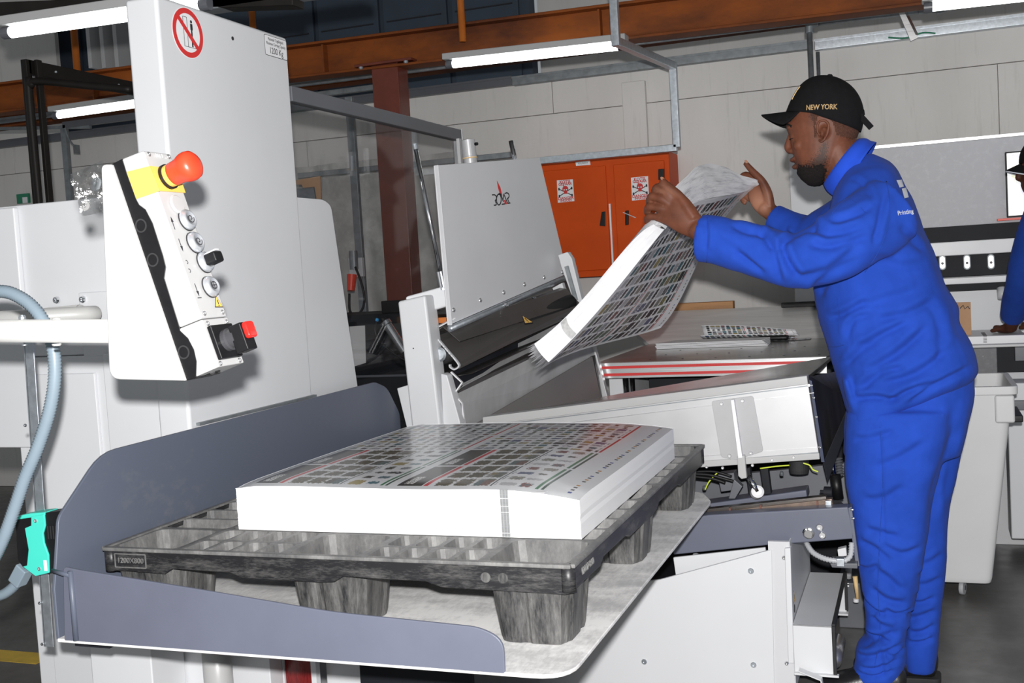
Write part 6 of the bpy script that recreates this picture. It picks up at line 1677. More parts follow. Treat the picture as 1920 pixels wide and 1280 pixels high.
# far hand: palm towards us, thumb up, fingers curled behind the sheets
Yf = 3.80
limb(bd, [m(1440, 398, Yf), m(1430, 380, Yf), m(1422, 364, Yf + .006), m(1418, 352, Yf + .012)], [(.016, .026), (.017, .036), (.016, .036), (.013, .030)], up=(0, 1, 0), n=22, sub=5)
limb(bd, [m(1443, 385, Yf - .006), m(1439, 362, Yf - .010), m(1429, 340, Yf - .012), m(1412, 322, Yf - .010), m(1398, 306, Yf - .008)], [.018, .0165, .0135, .0115, .0090], n=16, sub=5)
for (kx, ky), (ax, ay), (bx_, by_), (tx, ty), r_ in (((1422, 348), (1404, 329), (1392, 330), (1392, 341), .0115), ((1416, 354), (1394, 336), (1384, 339), (1386, 349), .0115), ((1414, 364), (1394, 352), (1386, 357), (1390, 366), .0108), ((1414, 376), (1398, 368), (1392, 374), (1397, 381), .0098)):
    limb(bd, [m(1430, 372, Yf + .008), m(kx, ky, Yf + .016), m(ax, ay, Yf + .030), m(bx_, by_, Yf + .034), m(tx, ty, Yf + .026)], [r_, r_ * 1.05, r_, r_ * .9, r_ * .7], n=14, sub=5)
body = fuse(bd, 'body', M['skin'], 0.0036, 2, man)

# short stubble round the mouth, up the jaw and over the cropped head; pale palm and thumb
stub_poly = [(1486, 290), (1492, 287), (1498, 300), (1510, 305), (1522, 296), (1533, 286), (1541, 266), (1546, 262), (1560, 268), (1562, 300), (1556, 335), (1530, 356), (1498, 352), (1490, 322), (1484, 304)]
crop_poly = [(1520, 180), (1625, 180), (1625, 255), (1600, 272), (1574, 262), (1566, 236), (1556, 222), (1540, 222), (1534, 240), (1537, 268), (1531, 268), (1526, 240), (1516, 222)]
me_ = body.data
n_v = len(me_.vertices)
co_ = np.empty(n_v * 3); no_ = np.empty(n_v * 3)
me_.vertices.foreach_get('co', co_); me_.vertices.foreach_get('normal', no_); co_ = co_.reshape(-1, 3); no_ = no_.reshape(-1, 3)
R_m = np.array([tuple(RX), tuple(RY), tuple(RZ)])
def project(co, yfix=None):
    q = co.copy()
    if yfix is not None: q[:, 1] = yfix
    d = (q - np.array(tuple(EYE))) @ R_m.T
    return 960 + FPX * d[:, 0] / -d[:, 2], 640 - FPX * d[:, 1] / -d[:, 2]
def polymask(x, y, pl, soft):
    ins = np.zeros(len(x), bool); dist = np.full(len(x), 1e9); j = len(pl) - 1
    for i in range(len(pl)):
        (xi, yi), (xj, yj) = pl[i], pl[j]
        c = (yi > y) != (yj > y)
        with np.errstate(divide='ignore', invalid='ignore'):
            ins ^= c & (x < (xj - xi) * (y - yi) / ((yj - yi) if yj != yi else 1e-9) + xi)
        ab = np.array([xj - xi, yj - yi]); t = np.clip(((x - xi) * ab[0] + (y - yi) * ab[1]) / (ab @ ab + 1e-9), 0, 1)
        dist = np.minimum(dist, np.hypot(x - xi - t * ab[0], y - yi - t * ab[1])); j = i
    s_ = np.where(ins, dist, -dist)
    return np.clip(s_ / soft + 0.35, 0, 1)
xh, yh = project(co_, YM)
headm = (co_[:, 2] > 1.45) & (np.abs(co_[:, 1] - YM) < 0.13) & (co_[:, 0] > m(1470, 300).x)
stv = np.where(headm, np.maximum(polymask(xh, yh, stub_poly, 22) * 0.74, polymask(xh, yh, crop_poly, 14) * 0.62), 0)
at_ = me_.attributes.new('stubble', 'FLOAT', 'POINT'); at_.data.foreach_set('value', stv.astype(np.float32))
xa_, ya_h = project(co_)
far_ = (co_[:, 1] > 3.72) & (co_[:, 0] < m(1448, 390, Yf).x) & (co_[:, 2] > 1.3)
pm = np.clip(1.25 - np.hypot((xa_ - 1420) / 26, (ya_h - 382) / 30), 0, 1) * np.clip(-no_[:, 1] * 1.8 - 0.1, 0, 1) * far_ * 0.9
pm = np.maximum(pm, np.clip(1.3 - np.hypot((xa_ - 1256) / 26, (ya_h - 356) / 14), 0, 1) * np.clip(no_[:, 2] * -0.6 - no_[:, 0] * 0.9 + 0.1, 0, 1) * (co_[:, 1] < 3.3) * 0.8)
at_ = me_.attributes.new('palm', 'FLOAT', 'POINT'); at_.data.foreach_set('value', pm.astype(np.float32))
# nails
for c, d_, n_ in ((m(1242, 335, Yh - .006), Vector((-1, 0, 1)), Vector((.45, -.8, .5))), (m(1399, 303, Yf - .014), Vector((-1, 0, 1.1)), Vector((.4, -.9, .35)))):
    T_, u_, v_ = frame_of(n_, d_)
    q = [c + u_ * .007 * math.cos(a) + v_ * .0048 * math.sin(a) for a in [i * math.pi / 6 for i in range(12)]]
    MB().prism(q, T_ * .0012).build('nail', M['palm'], man, bevel=0.0003)

# --- trousers
tr = MB()
def leg(pts, y, mb=tr):
    """pts: (picture height, front x, back x, half width)"""
    pp, rr = [], []
    for py_, xf, xb, hw in pts:
        f_, b_ = P(xf, py_, y=y(py_) if callable(y) else y), P(xb, py_, y=y(py_) if callable(y) else y)
        pp.append((f_ + b_) / 2); rr.append((hw, (b_ - f_).length / 2))
    limb(mb, pp, rr, up=(0, 1, 0), n=36, sub=4, pw=2.3, cap=0.12, fixed=(0, 0, -1))
leg([(690, 1600, 1828, .155), (740, 1592, 1828, .17), (790, 1584, 1817, .175), (850, 1582, 1801, .165)], 3.40)
leg([(770, 1588, 1790, .10), (870, 1582, 1768, .108), (940, 1592, 1750, .100), (1038, 1604, 1734, .092), (1105, 1616, 1722, .086), (1152, 1623, 1708, .080), (1190, 1622, 1699, .078), (1212, 1606, 1700, .080), (1238, 1605, 1699, .076), (1262, 1600, 1690, .070), (1276, 1606, 1676, .064)], 3.30)
leg([(770, 1640, 1818, .10), (850, 1650, 1802, .10), (947, 1668, 1782, .094), (1052, 1682, 1774, .086), (1119, 1690, 1766, .080), (1186, 1694, 1762, .072), (1215, 1690, 1760, .070), (1240, 1694, 1757, .066), (1252, 1696, 1754, .062)], 3.46)
tf = creases([([(1600, 1060), (1625, 1062), (1650, 1050)], .008, .008), ([(1612, 1120), (1640, 1140), (1665, 1145)], .012, .009), ([(1622, 1180), (1650, 1192), (1675, 1200)], .012, .008), ([(1660, 1220), (1680, 1225), (1700, 1215)], .010, .007), ([(1650, 1010), (1690, 1030), (1728, 1020)], .007, .010), ([(1655, 1130), (1680, 1145), (1712, 1140)], .010, .008), ([(1604, 1258), (1640, 1262), (1680, 1250)], .010, .007), ([(1700, 1150), (1725, 1155), (1755, 1145)], .009, .008), ([(1702, 1235), (1730, 1232), (1752, 1225)], .009, .007), ([(1620, 930), (1660, 925), (1700, 900)], .006, .012), ([(1600, 820), (1640, 815), (1680, 800)], .006, .010), 
    ([(1640, 870), (1690, 850), (1740, 820)], .006, .012), ([(1625, 985), (1650, 990), (1690, 1000)], .006, .010), ([(1610, 1010), (1640, 1020), (1672, 1045)], .007, .010),
    ([(1640, 1060), (1665, 1075), (1690, 1100)], .008, .011), ([(1632, 1095), (1660, 1115), (1700, 1125)], .009, .011), ([(1630, 1150), (1650, 1165), (1682, 1172)], .010, .011),
    ([(1608, 1210), (1640, 1190), (1690, 1180)], .012, .012), ([(1605, 1228), (1640, 1222), (1695, 1205)], .010, .009), ([(1612, 1250), (1650, 1246), (1698, 1228)], .009, .008),
    ([(1648, 1200), (1655, 1240), (1660, 1270)], .004, .007), ([(1700, 1190), (1730, 1180), (1758, 1172)], .008, .010), ([(1705, 1215), (1730, 1212), (1756, 1200)], .008, .009),
    ([(1720, 1080), (1745, 1075), (1772, 1060)], .005, .010), ([(1716, 1120), (1740, 1118), (1768, 1108)], .006, .010), ([(1650, 790), (1655, 900), (1660, 1040)], .003, .006),
    ([(1790, 740), (1788, 860), (1768, 960)], .006, .014), ([(1800, 800), (1760, 900), (1745, 1000)], .006, .013)], 3.26)
trousers = fuse(tr, 'trousers', M['blue_cloth'], 0.006, 6, man, tf)

# --- jacket
jk = MB()
torso = [  # height, front, back, half width
    (292, 1598, 1644, .065), (306, 1590, 1668, .100), (328, 1576, 1686, .160), (355, 1564, 1697, .200), (385, 1556, 1713, .215), (440, 1545, 1734, .212), (490, 1530, 1756, .200),
    (540, 1527, 1774, .195), (580, 1533, 1797, .195), (610, 1541, 1799, .195), (645, 1552, 1820, .198), (680, 1562, 1832, .203), (702, 1568, 1834, .204), (722, 1574, 1812, .202), (742, 1580, 1765, .198), (760, 1586, 1712, .192), (774, 1592, 1664, .184)]
pp, rr = [], []
for py_, xf, xb, hw in torso:
    f_, b_ = m(xf, py_), m(xb, py_); pp.append((f_ + b_) / 2); rr.append((hw, (b_ - f_).length / 2))
limb(jk, pp, rr, up=(0, 1, 0), n=48, sub=4, pw=2.35, cap=0.10, fixed=(0, 0, -1))
# front hem drop
limb(jk, [m(1592, 700), m(1606, 745), m(1622, 778)], [(.17, .020), (.165, .028), (.15, .030)], up=(0, 1, 0), n=30, sub=4)
limb(jk, [m(1668, 396, 3.235), m(1618, 430, 3.17), m(1560, 468, 3.12), m(1505, 488, 3.085), m(1478, 488, 3.075), m(1430, 474, 3.075), m(1375, 458, 3.08), m(1340, 449, 3.085), m(1314, 446, 3.09)],
     [(.085, .100), (.082, .098), (.078, .090), (.072, .078), (.070, .073), (.066, .071), (.062, .067), (.060, .066), (.059, .066)], up=(0, 1, 0), n=32, sub=4, cap=0.06)
limb(jk, [m(1650, 390, 3.55), m(1580, 425, 3.67), m(1525, 440, 3.75), m(1495, 432, 3.78), m(1468, 417, 3.79), m(1450, 408, 3.80)],
     [(.085, .095), (.08, .09), (.07, .072), (.064, .060), (.056, .050), (.052, .048)], up=(0, 1, 0), n=28, sub=4, cap=0.06)
jf = creases([([(1550, 600), (1590, 585), (1630, 560)], .008, .010), ([(1640, 600), (1700, 590), (1760, 560)], .007, .012), ([(1600, 655), (1650, 630), (1710, 600)], .009, .010), ([(1660, 760), (1700, 735), (1760, 715)], .009, .009), ([(1340, 415), (1345, 440), (1342, 470)], .006, .007), ([(1395, 470), (1420, 490), (1450, 512)], .007, .009), ([(1560, 420), (1600, 410), (1640, 385)], .007, .010), ([(1690, 420), (1710, 450), (1738, 470)], .006, .010), 
    ([(1500, 400), (1560, 440), (1632, 425)], .010, .013), ([(1525, 455), (1570, 462), (1640, 440)], .009, .012), ([(1470, 470), (1500, 440), (1540, 420)], .008, .010),
    ([(1478, 455), (1492, 490), (1512, 520)], .012, .010), ([(1462, 448), (1470, 490), (1478, 530)], .007, .010), ([(1500, 520), (1560, 505), (1622, 455)], .009, .013),
    ([(1385, 420), (1420, 436), (1455, 440)], .007, .009), ([(1430, 425), (1450, 445), (1466, 470)], .008, .009), ([(1350, 440), (1400, 470), (1440, 505)], .004, .012),
    ([(1660, 360), (1650, 420), (1640, 460)], .006, .008), ([(1590, 330), (1618, 345), (1640, 380)], .004, .007), ([(1640, 480), (1690, 500), (1745, 490)], .005, .014),
    ([(1530, 560), (1545, 530), (1620, 480)], .008, .012), ([(1610, 580), (1660, 560), (1725, 545)], .005, .013), ([(1620, 700), (1680, 665), (1745, 610)], .010, .012), ([(1610, 735), (1650, 700), (1700, 690)], .009, .011),
    ([(1650, 720), (1720, 700), (1790, 650)], .009, .012), ([(1585, 640), (1600, 600), (1640, 590)], .006, .010), ([(1580, 690), (1610, 660), (1650, 640)], .007, .010), ([(1700, 760), (1760, 720), (1826, 690)], .008, .009),
    ([(1600, 752), (1640, 745), (1690, 752)], .010, .009), ([(1740, 560), (1765, 620), (1760, 680)], .005, .012)], 3.2)
jacket = fuse(jk, 'jacket', M['blue_cloth'], 0.006, 6, man, jf)

# collar: a turned-down band round the neck
cl = MB()
nape, throat = m(1613, 266), m(1548, 350)
cm_ = (nape + throat) / 2; cd_ = (nape - throat).normalized(); cr_ = (nape - throat).length / 2
cn_ = cd_.cross(Vector((0, 1, 0))); cn_ = cn_ if cn_.z > 0 else -cn_
def collar(u, v):
    a = -2.75 + 5.5 * u                       # 0 = nape of the neck
    out = cd_ * math.cos(a) + Vector((0, 1, 0)) * math.sin(a)
    base = cm_ + cd_ * (cr_ * math.cos(a)) + Vector((0, 0.086 * math.sin(a), 0))
    if v < 0.4:
        t = v / 0.4; return base + out * (0.002) + cn_ * (0.030 * t - 0.022)
    t = (v - 0.4) / 0.6
    dr = 0.046 + 0.022 * abs(math.sin(a / 2)) ** 2
    return base + out * (0.004 + 0.020 * t + 0.005 * math.sin(math.pi * min(1, t * 1.5))) + cn_ * (0.008 - dr * t)
cl.grid(collar, 44, 14)
o = cl.build('collar', M['collar_in'], man, smooth=True, solid=0.003)
# placket and cuff hems, pocket
def onsurf(target, pts, w, name, mat, off=0.0012, y=2.6):
    me = target.data
    bv = BVHTree.FromPolygons([v.co for v in me.vertices], [tuple(p.vertices) for p in me.polygons])
    path = catmull([P(a, b, y=3.2) for a, b in pts], 8); out = []
    for p in path:
        d = (p - EYE).normalized(); h = bv.ray_cast(EYE, d)
        if h[0] is not None: out.append(h[0] + h[1] * off * 0.3)
    if len(out) > 2: return MB().tube(out, w, 6).build(name, mat, man, smooth=True)
onsurf(jacket, [(1662, 340), (1668, 380), (1662, 430), (1648, 470), (1622, 510)], .0013, 'shoulder_seam', M['blue_cloth_dull'])
onsurf(jacket, [(1326, 408), (1328, 440), (1325, 492)], .0010, 'cuff_seam', M['blue_cloth_dull'])
onsurf(jacket, [(1545, 648), (1566, 650), (1584, 646)], .0011, 'pocket_seam', M['blue_cloth_dull'])
onsurf(jacket, [(1570, 560), (1574, 600), (1576, 645)], .0010, 'pocket_seam', M['blue_cloth_dull'])
onsurf(trousers, [(1650, 800), (1655, 900), (1650, 1000), (1646, 1100), (1650, 1180), (1640, 1250)], .0011, 'side_seam', M['blue_cloth_dull'])
onsurf(jacket, [(1626, 402), (1590, 372), (1560, 400)], .0009, 'yoke_seam', M['blue_cloth_dull'])
# back print
def body_decal(target, poly_or_obj, mat, name):
    me = target.data
    bv = BVHTree.FromPolygons([v.co for v in me.vertices], [tuple(p.vertices) for p in me.polygons])
    o = poly_or_obj
    for v in o.data.vertices:
        h = bv.ray_cast(EYE, (v.co - EYE).normalized())
        if h[0] is not None: v.co = h[0] + h[1] * 0.0014
    return o
def patch(pts, mat, name, target):
    q = px(pts, y=3.25)
    mb = MB().grid(lambda u, v: (q[0] * (1 - u) + q[1] * u) * (1 - v) + (q[3] * (1 - u) + q[2] * u) * v, 6, 6)
    return body_decal(target, mb.build(name, mat, man), mat, name)
patch([(1680, 338), (1690, 337), (1694, 350), (1686, 352)], M['print_white'], 'back_print', jacket)
patch([(1690, 354), (1698, 352), (1703, 370), (1695, 372)], M['print_white'], 'back_print', jacket)
to = text('back_print_text', 'Printing', 0.017, P(1697, 398, y=3.25), (1, 0, 0.10), (0, 0, 1), M['print_white'], man, 0.0001, 0.0004, sx=0.78)
body_decal(jacket, to, None, None)

# --- beard and cropped hair as thin shells on the head
def shell(name, mat, keep, off, voxel=0.006):
    me = body.data
    bm = bmesh.new(); bm.from_mesh(me); bm.normal_update()
    dele = [f for f in bm.faces if not keep(f.calc_center_median())]
    bmesh.ops.delete(bm, geom=dele, context='FACES')
    rim_ = {v for e_ in bm.edges if e_.is_boundary for v in e_.verts}
    for v in bm.verts:
        k = 0.0006 if v in rim_ else off(v.co)
        v.co += v.normal * k
    m2 = bpy.data.meshes.new(name); bm.to_mesh(m2); bm.free(); m2.materials.append(mat)
    for p in m2.polygons: p.use_smooth = True
    o = bpy.data.objects.new(name, m2); C.objects.link(o); adopt(o, man); return o
def pxof(p):
    d = Vector(p) - EYE; z = -d.dot(RZ)
    return 960 + FPX * d.dot(RX) / z, 640 - FPX * d.dot(RY) / z
def inpoly(x, y, pl):
    c = False; j = len(pl) - 1
    for i in range(len(pl)):
        if (pl[i][1] > y) != (pl[j][1] > y) and x < (pl[j][0] - pl[i][0]) * (y - pl[i][1]) / (pl[j][1] - pl[i][1]) + pl[i][0]: c = not c
        j = i
    return c
beard_poly = [(1496, 318), (1503, 311), (1516, 315), (1530, 312), (1544, 310), (1552, 318), (1546, 338), (1530, 352), (1500, 352), (1493, 324)]
lip = lambda x, y: (x < 1498 and 302 < y < 320)
def keepb(c):
    if c.y < YM - .12 or c.y > YM + .12: return False
    x, y = pxof((c.x, YM, c.z))
    return inpoly(x + 6 * noise.noise(c * 260), y + 9 * noise.noise(c * 200 + Vector((5, 0, 0))), beard_poly) and not lip(x, y)
shell('beard', M['beard'], keepb, lambda c: 0.0012 + 0.0018 * noise.noise(c * 170) + 0.0065 * max(0, min(1, (1.580 - c.z) / 0.05)))
def keeph(c):
    if c.y < YM - .12 or c.y > YM + .12: return False
    x, y = pxof((c.x, YM, c.z))
    return inpoly(x, y, [(1530, 190), (1620, 190), (1620, 250), (1600, 262), (1572, 258), (1566, 236), (1556, 222), (1538, 222), (1533, 240), (1536, 262), (1532, 262), (1530, 240), (1530, 222)])
shell('hair', M['stubble'], keeph, lambda c: 0.0012)
eb = MB()
for s in (-1, 1): eb.tube(catmull([m(1480, 237, YM + s * .010), m(1478, 233, YM + s * .028), m(1485, 237, YM + s * .052)], 4), 0.0048, 8)
eb.build('eyebrows', M['beard'], man, smooth=True)
for s in (-1, 1): MB().tube(catmull([m(1482, 262, YM + s * .018), m(1480.5, 261, YM + s * .032), m(1487, 259, YM + s * .045)], 4), 0.0012, 6).build('eyelashes', M['beard'], man, smooth=True)

# --- cap
cap = MB()
c_f, c_b, apex = m(1474, 214), m(1617, 228), m(1556, 143)
cc = (c_f + c_b) / 2; ax = (c_b - c_f).normalized(); hx = (c_b - c_f).length / 2
upv = Vector((0, 1, 0)).cross(ax); upv = upv if upv.z > 0 else -upv
hh = (apex - cc).dot(upv)
def dome(u, v):
    a = 2 * math.pi * u; t = v * math.pi / 2
    r = math.cos(t) ** 0.82; hgt = math.sin(t) ** 0.92
    sx_ = hx * (1.0 if math.cos(a) > 0 else 1.0)
    p = cc + ax * (hx * r * math.cos(a) + 0.012 * hgt * (1 - hgt) * 2) + Vector((0, 1, 0)) * (0.094 * r * math.sin(a)) + upv * (hh * hgt)
    p += upv * (-0.030 * (1 - v) * max(0, math.cos(a) + 0.25) / 1.25 + 0.006 * (1 - v) * max(0, -math.cos(a)))
    seam = abs(math.sin(3 * a))
    return p - (p - cc).normalized() * 0.0012 * math.exp(-(seam / 0.08) ** 2)
cap.grid(dome, 72, 22)
cp_ = cap.build('cap', M['cap'], man, smooth=True, solid=0.0025)
MB().lathe(apex + upv * 0.001, upv, [(.007, -.002), (.008, .002), (.005, .005), (0, .0055)], 14).build('cap_button', M['cap'], cp_, smooth=True)
tipx = m(1425, 214); jx = m(1484, 207)
def brim(u, v):
    a = (u - 0.5) * 2
    L0 = (jx - tipx).length + 0.004
    ln = L0 * math.sqrt(max(0, 1 - abs(a) ** 2.6))
    sx_ = 0.072 * a
    root = jx + Vector((0.008 + 0.036 * a * a, 0, -0.004 + 0.002 * a * a))
    dirv = (tipx - jx).normalized()
    p = root + Vector((0, sx_ * (1 - 0.05 * v), 0)) + dirv * (ln * v + 0.0) + Vector((0, 0, -0.060 * a * a * min(1.0, 1.7 * ln * v / L0)))
    return p
MB().grid(brim, 30, 12).build('cap_brim', M['cap'], cp_, smooth=True, solid=0.004)
MB().beam(m(1612, 216, YM - .03), m(1634, 240, YM - .03), 0.004, 0.017, (1, 0, 0.9)).build('cap_strap', M['cap'], cp_, bevel=0.001)
MB().tube([m(1608, 198), m(1617, 208), m(1618, 216)], 0.006, 10).build('cap_strap_keeper', M['cap'], cp_, smooth=True)
tx = text('cap_lettering', 'NEW YORK', 0.0205, m(1537, 196.5, 3.25), (1, 0, -0.075), (0, 0, 1), M['gold'], cp_, 0.0001, 0.0005, sx=0.80)
bvc = BVHTree.FromPolygons([v.co for v in cp_.data.vertices], [tuple(p.vertices) for p in cp_.data.polygons])
for v in tx.data.vertices:
    h = bvc.ray_cast(v.co - Vector((0, 0.4, 0)), Vector((0, 1, 0)))
    if h[0] is not None: v.co = h[0] - Vector((0, 0.0042, 0))
for pts in (((1497, 160), (1489, 172), (1483, 186)), ((1494, 158), (1486, 170), (1480, 184))):
    q = catmull([m(a, b, 3.36) for a, b in pts], 5); out = []
    for p in q:
        h = bvc.find_nearest(p); out.append(h[0] + (h[0] - cc).normalized() * 0.0028)
    MB().tube(out, 0.0011, 6).build('cap_emblem', M['gold'], cp_, smooth=True)

# --- shoes
def shoe(x_toe, x_heel, y, parent, name='shoe'):
    sh = MB()
    z = 0.0
    L_ = x_heel - x_toe
    limb(sh, [(x_toe + .02, y, .032), (x_toe + L_ * .25, y, .038), (x_toe + L_ * .5, y, .048), (x_toe + L_ * .75, y, .056), (x_heel - .02, y, .052)], [(.040, .026), (.050, .033), (.046, .042), (.040, .050), (.036, .046)], up=(0, 1, 0), n=24, sub=4, cap=0.5)
    limb(sh, [(x_heel - .062, y, .05), (x_heel - .06, y, .085)], [(.038, .044), (.036, .040)], n=20)
    o = fuse(sh, name, M['leather'], 0.006, 3, parent)
    s2 = [(x_toe - .002, y - .03, 0), (x_toe + .05, y - .054, 0), (x_toe + .12, y - .046, 0), (x_heel + .004, y - .040, 0), (x_heel + .006, y + .040, 0), (x_toe + .12, y + .046, 0), (x_toe + .05, y + .054, 0), (x_toe - .002, y + .03, 0)]
    MB().prism(rounded(s2, .02, 4), (0, 0, .018)).build('sole', M['black_soft'], o, bevel=.003)
    return o
shoe(-0.325, -0.070, 3.285, man); shoe(-0.235, 0.018, 3.46, man)

# ------------------------------------------------------------------ the second worker, cut off by the right edge
YN = 5.02
w2 = empty('person', (0.80, YN, 0.0), 'second worker in blue sleeve leaning on the bench, cut off by right edge', 'person')
def w(a, b, y=YN): return P(a, b, y=y)
b2 = MB()
hx0, hz0 = w(1945, 320).x, w(1945, 320).z
limb(b2, [(hx0 + .05, YN, hz0 + .13), (hx0 + .045, YN, hz0 + .07), (hx0 + .04, YN, hz0), (hx0 + .025, YN, hz0 - .07), (hx0 + .01, YN, hz0 - .11)], [(.05, .06), (.075, .095), (.076, .100), (.065, .085), (.035, .04)], up=(0, 1, 0), n=28, sub=4, pw=2.3, fixed=(0, 0, -1))
limb(b2, [(hx0 - .055, YN, hz0 + .02), (hx0 - .072, YN, hz0 - .02), (hx0 - .062, YN, hz0 - .03)], [.009, .013, .01], n=12)
for s in (-1, 1):
    ball(b2, (hx0 + .055, YN + s * .078, hz0 - .01), (.018, .008, .028)); ball(b2, (hx0 - .05, YN + s * .03, hz0 + .025), (.012, .018, .010))
ball(b2, (hx0 - .052, YN, hz0 - .055), (.013, .022, .008)); ball(b2, (hx0 - .048, YN, hz0 - .07), (.012, .020, .008))
limb(b2, [(hx0 + .06, YN, hz0 - .06), (hx0 + .12, YN, hz0 - .16), (hx0 + .18, YN, hz0 - .25)], [.06, .06, .08], n=22)
limb(b2, [(hx0 + .20, YN, hz0 - .25), (hx0 + .26, YN, 1.10), (hx0 + .27, YN, .90)], [(.15, .10), (.14, .10), (.13, .11)], n=24)
for s in (-1, 1): limb(b2, [(hx0 + .27, YN + s * .09, .90), (hx0 + .28, YN + s * .11, .48), (hx0 + .29, YN + s * .12, .08)], [.08, .055, .04], n=18)
sh_, el_, wr_ = Vector((w(1945, 400).x, YN - .14, w(1945, 400).z)), Vector((w(1918, 530).x, 5.02, w(1918, 530).z)), Vector((w(1896, 622, 5.17).x, 5.19, 0.935))
limb(b2, [sh_, (sh_ + el_) / 2, el_, (el_ + wr_) / 2, wr_], [.05, .046, .04, .034, .027], n=20)
limb(b2, [sh_ + Vector((.05, .28, 0)), Vector((sh_.x + .02, 5.28, 1.15)), Vector((sh_.x + .02, 5.32, .94))], [.05, .042, .027], n=20)
for cx_, cy_, s in ((wr_.x, wr_.y, 1), (sh_.x + .02, 5.32, 1)):
    limb(b2, [(cx_, cy_, .940), (cx_ - .012, cy_ + .022, .928), (cx_ - .03, cy_ + .05, .922)], [(.030, .020), (.038, .018), (.040, .014)], up=(1, 0, 0), n=20)
    for k_ in range(4):
        bx_ = cx_ - .052 + k_ * .023
        limb(b2, [(cx_ - .022 + k_ * .008, cy_ + .03, .930), (bx_, cy_ + .062, .934), (bx_ - .005, cy_ + .085 + (.006 if k_ in (1, 2) else 0), .928), (bx_ - .006, cy_ + .098 + (.008 if k_ in (1, 2) else 0), .916)], [.0105, .0105, .0095, .0080], n=12)
    limb(b2, [(cx_ - .01, cy_ + .005, .936), (cx_ - .045, cy_ + .012, .930), (cx_ - .075, cy_ + .025, .921)], [.014, .012, .009], n=12)
fuse(b2, 'body', M['skin_dark'], 0.005, 2, w2)
j2 = MB()
limb(j2, [(hx0 + .13, YN, hz0 - .14), (hx0 + .17, YN, hz0 - .20), (hx0 + .21, YN, 1.25), (hx0 + .25, YN, 1.05), (hx0 + .26, YN, .85)], [(.09, .07), (.19, .11), (.20, .14), (.18, .14), (.18, .15)], up=(0, 1, 0), n=32, sub=4, cap=.1)
limb(j2, [sh_ + Vector((.03, .02, .01)), (sh_ + el_) / 2 + Vector((0, 0, 0)), el_, (el_ + wr_) / 2 + Vector((0, 0, 0.01)), wr_ + Vector((0.004, -.012, .045))], [.085, .075, .066, .060, .050], n=28, sub=4, cap=.06)
limb(j2, [sh_ + Vector((.06, .28, 0)), Vector((sh_.x + .03, 5.28, 1.15)), Vector((sh_.x + .02, 5.31, .985))], [.08, .06, .05], n=24, cap=.06)
for s in (-1, 1): limb(j2, [(hx0 + .20, YN + s * .06, hz0 - .21), (hx0 + .10, YN + s * .14, hz0 - .20), tuple(sh_ + Vector((.03, .14 + s * .14, .01)))], [(.10, .10), (.10, .09), (.085, .085)], n=24, cap=.5)
limb(j2, [(hx0 + .115, YN, hz0 - .12), (hx0 + .15, YN, hz0 - .19)], [.085, .12], n=24)
fuse(j2, 'jacket', M['blue_cloth_dull'], 0.01, 5, w2, lambda co, no: 0.004 * vnoise(co, 26, 3))
t2 = MB()
limb(t2, [(hx0 + .26, YN, .98), (hx0 + .27, YN, .80)], [(.17, .13), (.17, .14)], up=(0, 1, 0), n=28, fixed=(0, 0, -1))
for s in (-1, 1): limb(t2, [(hx0 + .27, YN + s * .08, .88), (hx0 + .28, YN + s * .10, .48), (hx0 + .29, YN + s * .11, .07)], [.105, .09, .075], n=26, cap=.06)
fuse(t2, 'trousers', M['blue_cloth_dull'], 0.012, 4, w2)
for s in (-1, 1): shoe(hx0 + .12, hx0 + .38, YN + s * .11, w2)
def dome2(u, v):
    a = 2 * math.pi * u; t = v * math.pi / 2; r = math.cos(t) ** .8
    return (hx0 + .045 + .112 * r * math.cos(a), YN + .092 * r * math.sin(a), hz0 + .045 + .105 * math.sin(t) ** .9 + .010 * math.cos(a))
c2_ = MB().grid(dome2, 40, 14).build('cap', M['cap'], w2, smooth=True, solid=.003)
def brim2(u, v):
    a = (u - .5) * 2; ln = .072 * math.sqrt(max(0, 1 - abs(a) ** 2.5))
    return (hx0 - .045 + .05 * a * a - ln * v, YN + .080 * a, hz0 + .040 - .030 * v - .03 * a * a)
MB().grid(brim2, 24, 8).build('cap_brim', M['cap'], c2_, smooth=True, solid=.005)
MB().tube([Vector(brim2(u, 1.0)) + Vector((0, 0, -.003)) for u in [i / 24 for i in range(2, 23)]], .0025, 8).build('brim_piping', M['print_white'], c2_, smooth=True)
# ================================================================== THE SHEAF OF SHEETS BEING LIFTED
def lag(vals, ts, t):
    r = Vector((0, 0, 0))
    for i, v in enumerate(vals):
        w_ = 1.0
        for j, tj in enumerate(ts):
            if j != i: w_ *= (t - tj) / (ts[i] - tj)
        r += v * w_
    return r
US = [0, .33, .66, 1]; VS = [0, .33, .66, 1]
# control nets (picture x, picture y, distance y) : rows u from the hanging end to the man's hands, columns v near -> far
net0 = [  # underside sheet
    [(1014, 692, 2.98), (1085, 656, 3.24), (1160, 636, 3.50), (1240, 612, 3.76)],
    [(1108, 598, 3.02), (1168, 580, 3.28), (1228, 562, 3.55), (1285, 542, 3.80)],
    [(1188, 502, 3.06), (1240, 480, 3.32), (1288, 466, 3.58), (1330, 452, 3.83)],
    [(1246, 430, 3.125), (1303, 380, 3.34), (1362, 366, 3.58), (1412, 352, 3.815)]]
net1 = [  # uppermost sheet
    [(984, 657, 2.98), (1075, 625, 3.22), (1150, 602, 3.48), (1235, 588, 3.74)],
    [(1088, 566, 3.02), (1150, 536, 3.28), (1215, 520, 3.55), (1272, 505, 3.80)],
    [(1164, 476, 3.06), (1222, 432, 3.32), (1280, 420, 3.58), (1325, 412, 3.83)],
    [(1226, 420, 3.105), (1288, 326, 3.34), (1345, 312, 3.58), (1424, 342, 3.79)]]
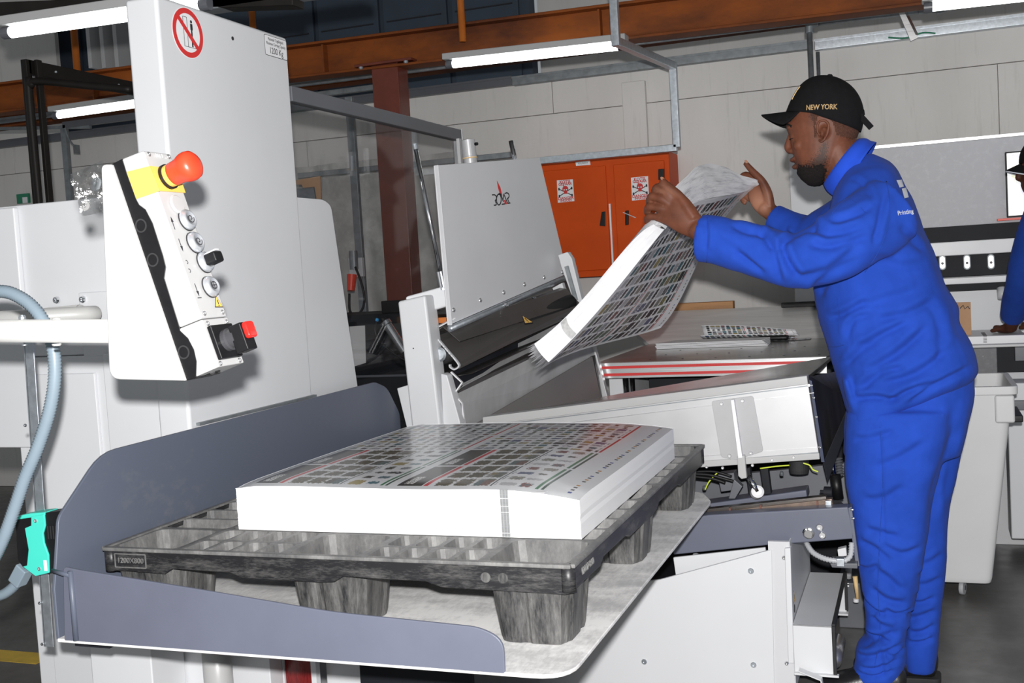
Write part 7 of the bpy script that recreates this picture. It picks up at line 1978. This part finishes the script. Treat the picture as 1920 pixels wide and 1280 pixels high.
def net_pts(net): return [[P(a, b, y=y) for a, b, y in row] for row in net]
N0, N1 = net_pts(net0), net_pts(net1)
def surf(N, u, v): return lag([lag(row, VS, v) for row in N], US, u)
sheaf = empty('paper_sheaf', surf(N0, 0.5, 0.3), 'thick fanned sheaf of printed catalogue sheets held up in the man\'s hands', 'paper')
NS = 26
for k in range(NS):
    t = k / (NS - 1)
    te = t + random.uniform(-.012, .012)
    jit = random.uniform(-1, 1)
    def f(u, v, t=t, te=te, jit=jit, k=k):
        # bundle is thick and tight between, fanned at both ends
        tt = t
        if u < 0.22: tt = t + (te - t) * (0.22 - u) * 8
        uu = u * (1 + 0.0) + (jit * 0.012 - 0.03 * (0.5 - t)) * (1 - u) ** 3
        a, b = surf(N0, uu, v), surf(N1, uu, v)
        p = a.lerp(b, tt)
        fan = math.exp(-u * 7) * 0.010 * math.sin(k * 1.7)
        ridge = (u ** 6) * 0.006 * math.sin(v * 9 + k * 0.35)
        return p + Vector((0, 0, fan + ridge))
    g_ = MB().grid(f, 26, 20); g_.uv = {i: (q[1], q[0]) for i, q in g_.uv.items()}
    o = g_.build('sheet', M['print_held'] if k in (0,) else M['paper'], sheaf, smooth=True)
    if k == 0: o['label'] = 'printed underside sheet with rows of small product pictures'
# the tight near edge and the fanned top edge, where many thin sheets show their cut sides
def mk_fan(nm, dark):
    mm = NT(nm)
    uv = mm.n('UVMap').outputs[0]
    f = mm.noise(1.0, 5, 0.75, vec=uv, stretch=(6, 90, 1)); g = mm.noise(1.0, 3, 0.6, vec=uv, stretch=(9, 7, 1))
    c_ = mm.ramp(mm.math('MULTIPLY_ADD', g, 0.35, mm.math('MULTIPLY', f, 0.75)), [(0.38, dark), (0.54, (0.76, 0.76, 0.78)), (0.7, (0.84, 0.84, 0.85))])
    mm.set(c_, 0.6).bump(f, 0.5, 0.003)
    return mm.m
fanm = mk_fan('tight_sheet_edges', (0.62, 0.62, 0.64)); fanm2 = mk_fan('fanned_sheet_edges', (0.20, 0.20, 0.22))  # fanned edge: darker streaks put the shading between sheets into the colour
o = MB().grid(lambda u, w_: surf(N0, 0.05 + 0.95 * u, 0.0).lerp(surf(N1, 0.05 + 0.95 * u, 0.0), w_) + Vector((-0.004 * math.sin(w_ * math.pi), -0.006 * math.sin(w_ * math.pi) * min(1, u * 6) - 0.0015, 0)), 40, 14).build('near_edge', fanm, sheaf, smooth=True)
o['kind'] = 'stuff'
o = MB().grid(lambda v, w_: surf(N0, 1.0, v).lerp(surf(N1, 1.0, v), w_) + Vector((0.003 + 0.004 * math.sin(w_ * math.pi), -0.002, 0.004 * math.sin(v * 23 + w_ * 4) * w_)), 50, 16).build('hand_edge', fanm2, sheaf, smooth=True)
o['kind'] = 'stuff'
MB().grid(lambda u, w_: surf(N0, 0.20 + 0.035 * u, 0.0).lerp(surf(N1, 0.20 + 0.035 * u, 0.0), 0.03 + 0.94 * w_) + Vector((-0.004 * math.sin(w_ * math.pi), -0.0085 * math.sin(w_ * math.pi) - 0.0025, 0)), 4, 10).build('edge_print', paint('sheaf_edge_bleed', (0.42, 0.42, 0.42), 0.6, 0.2, 90), sheaf, smooth=True)
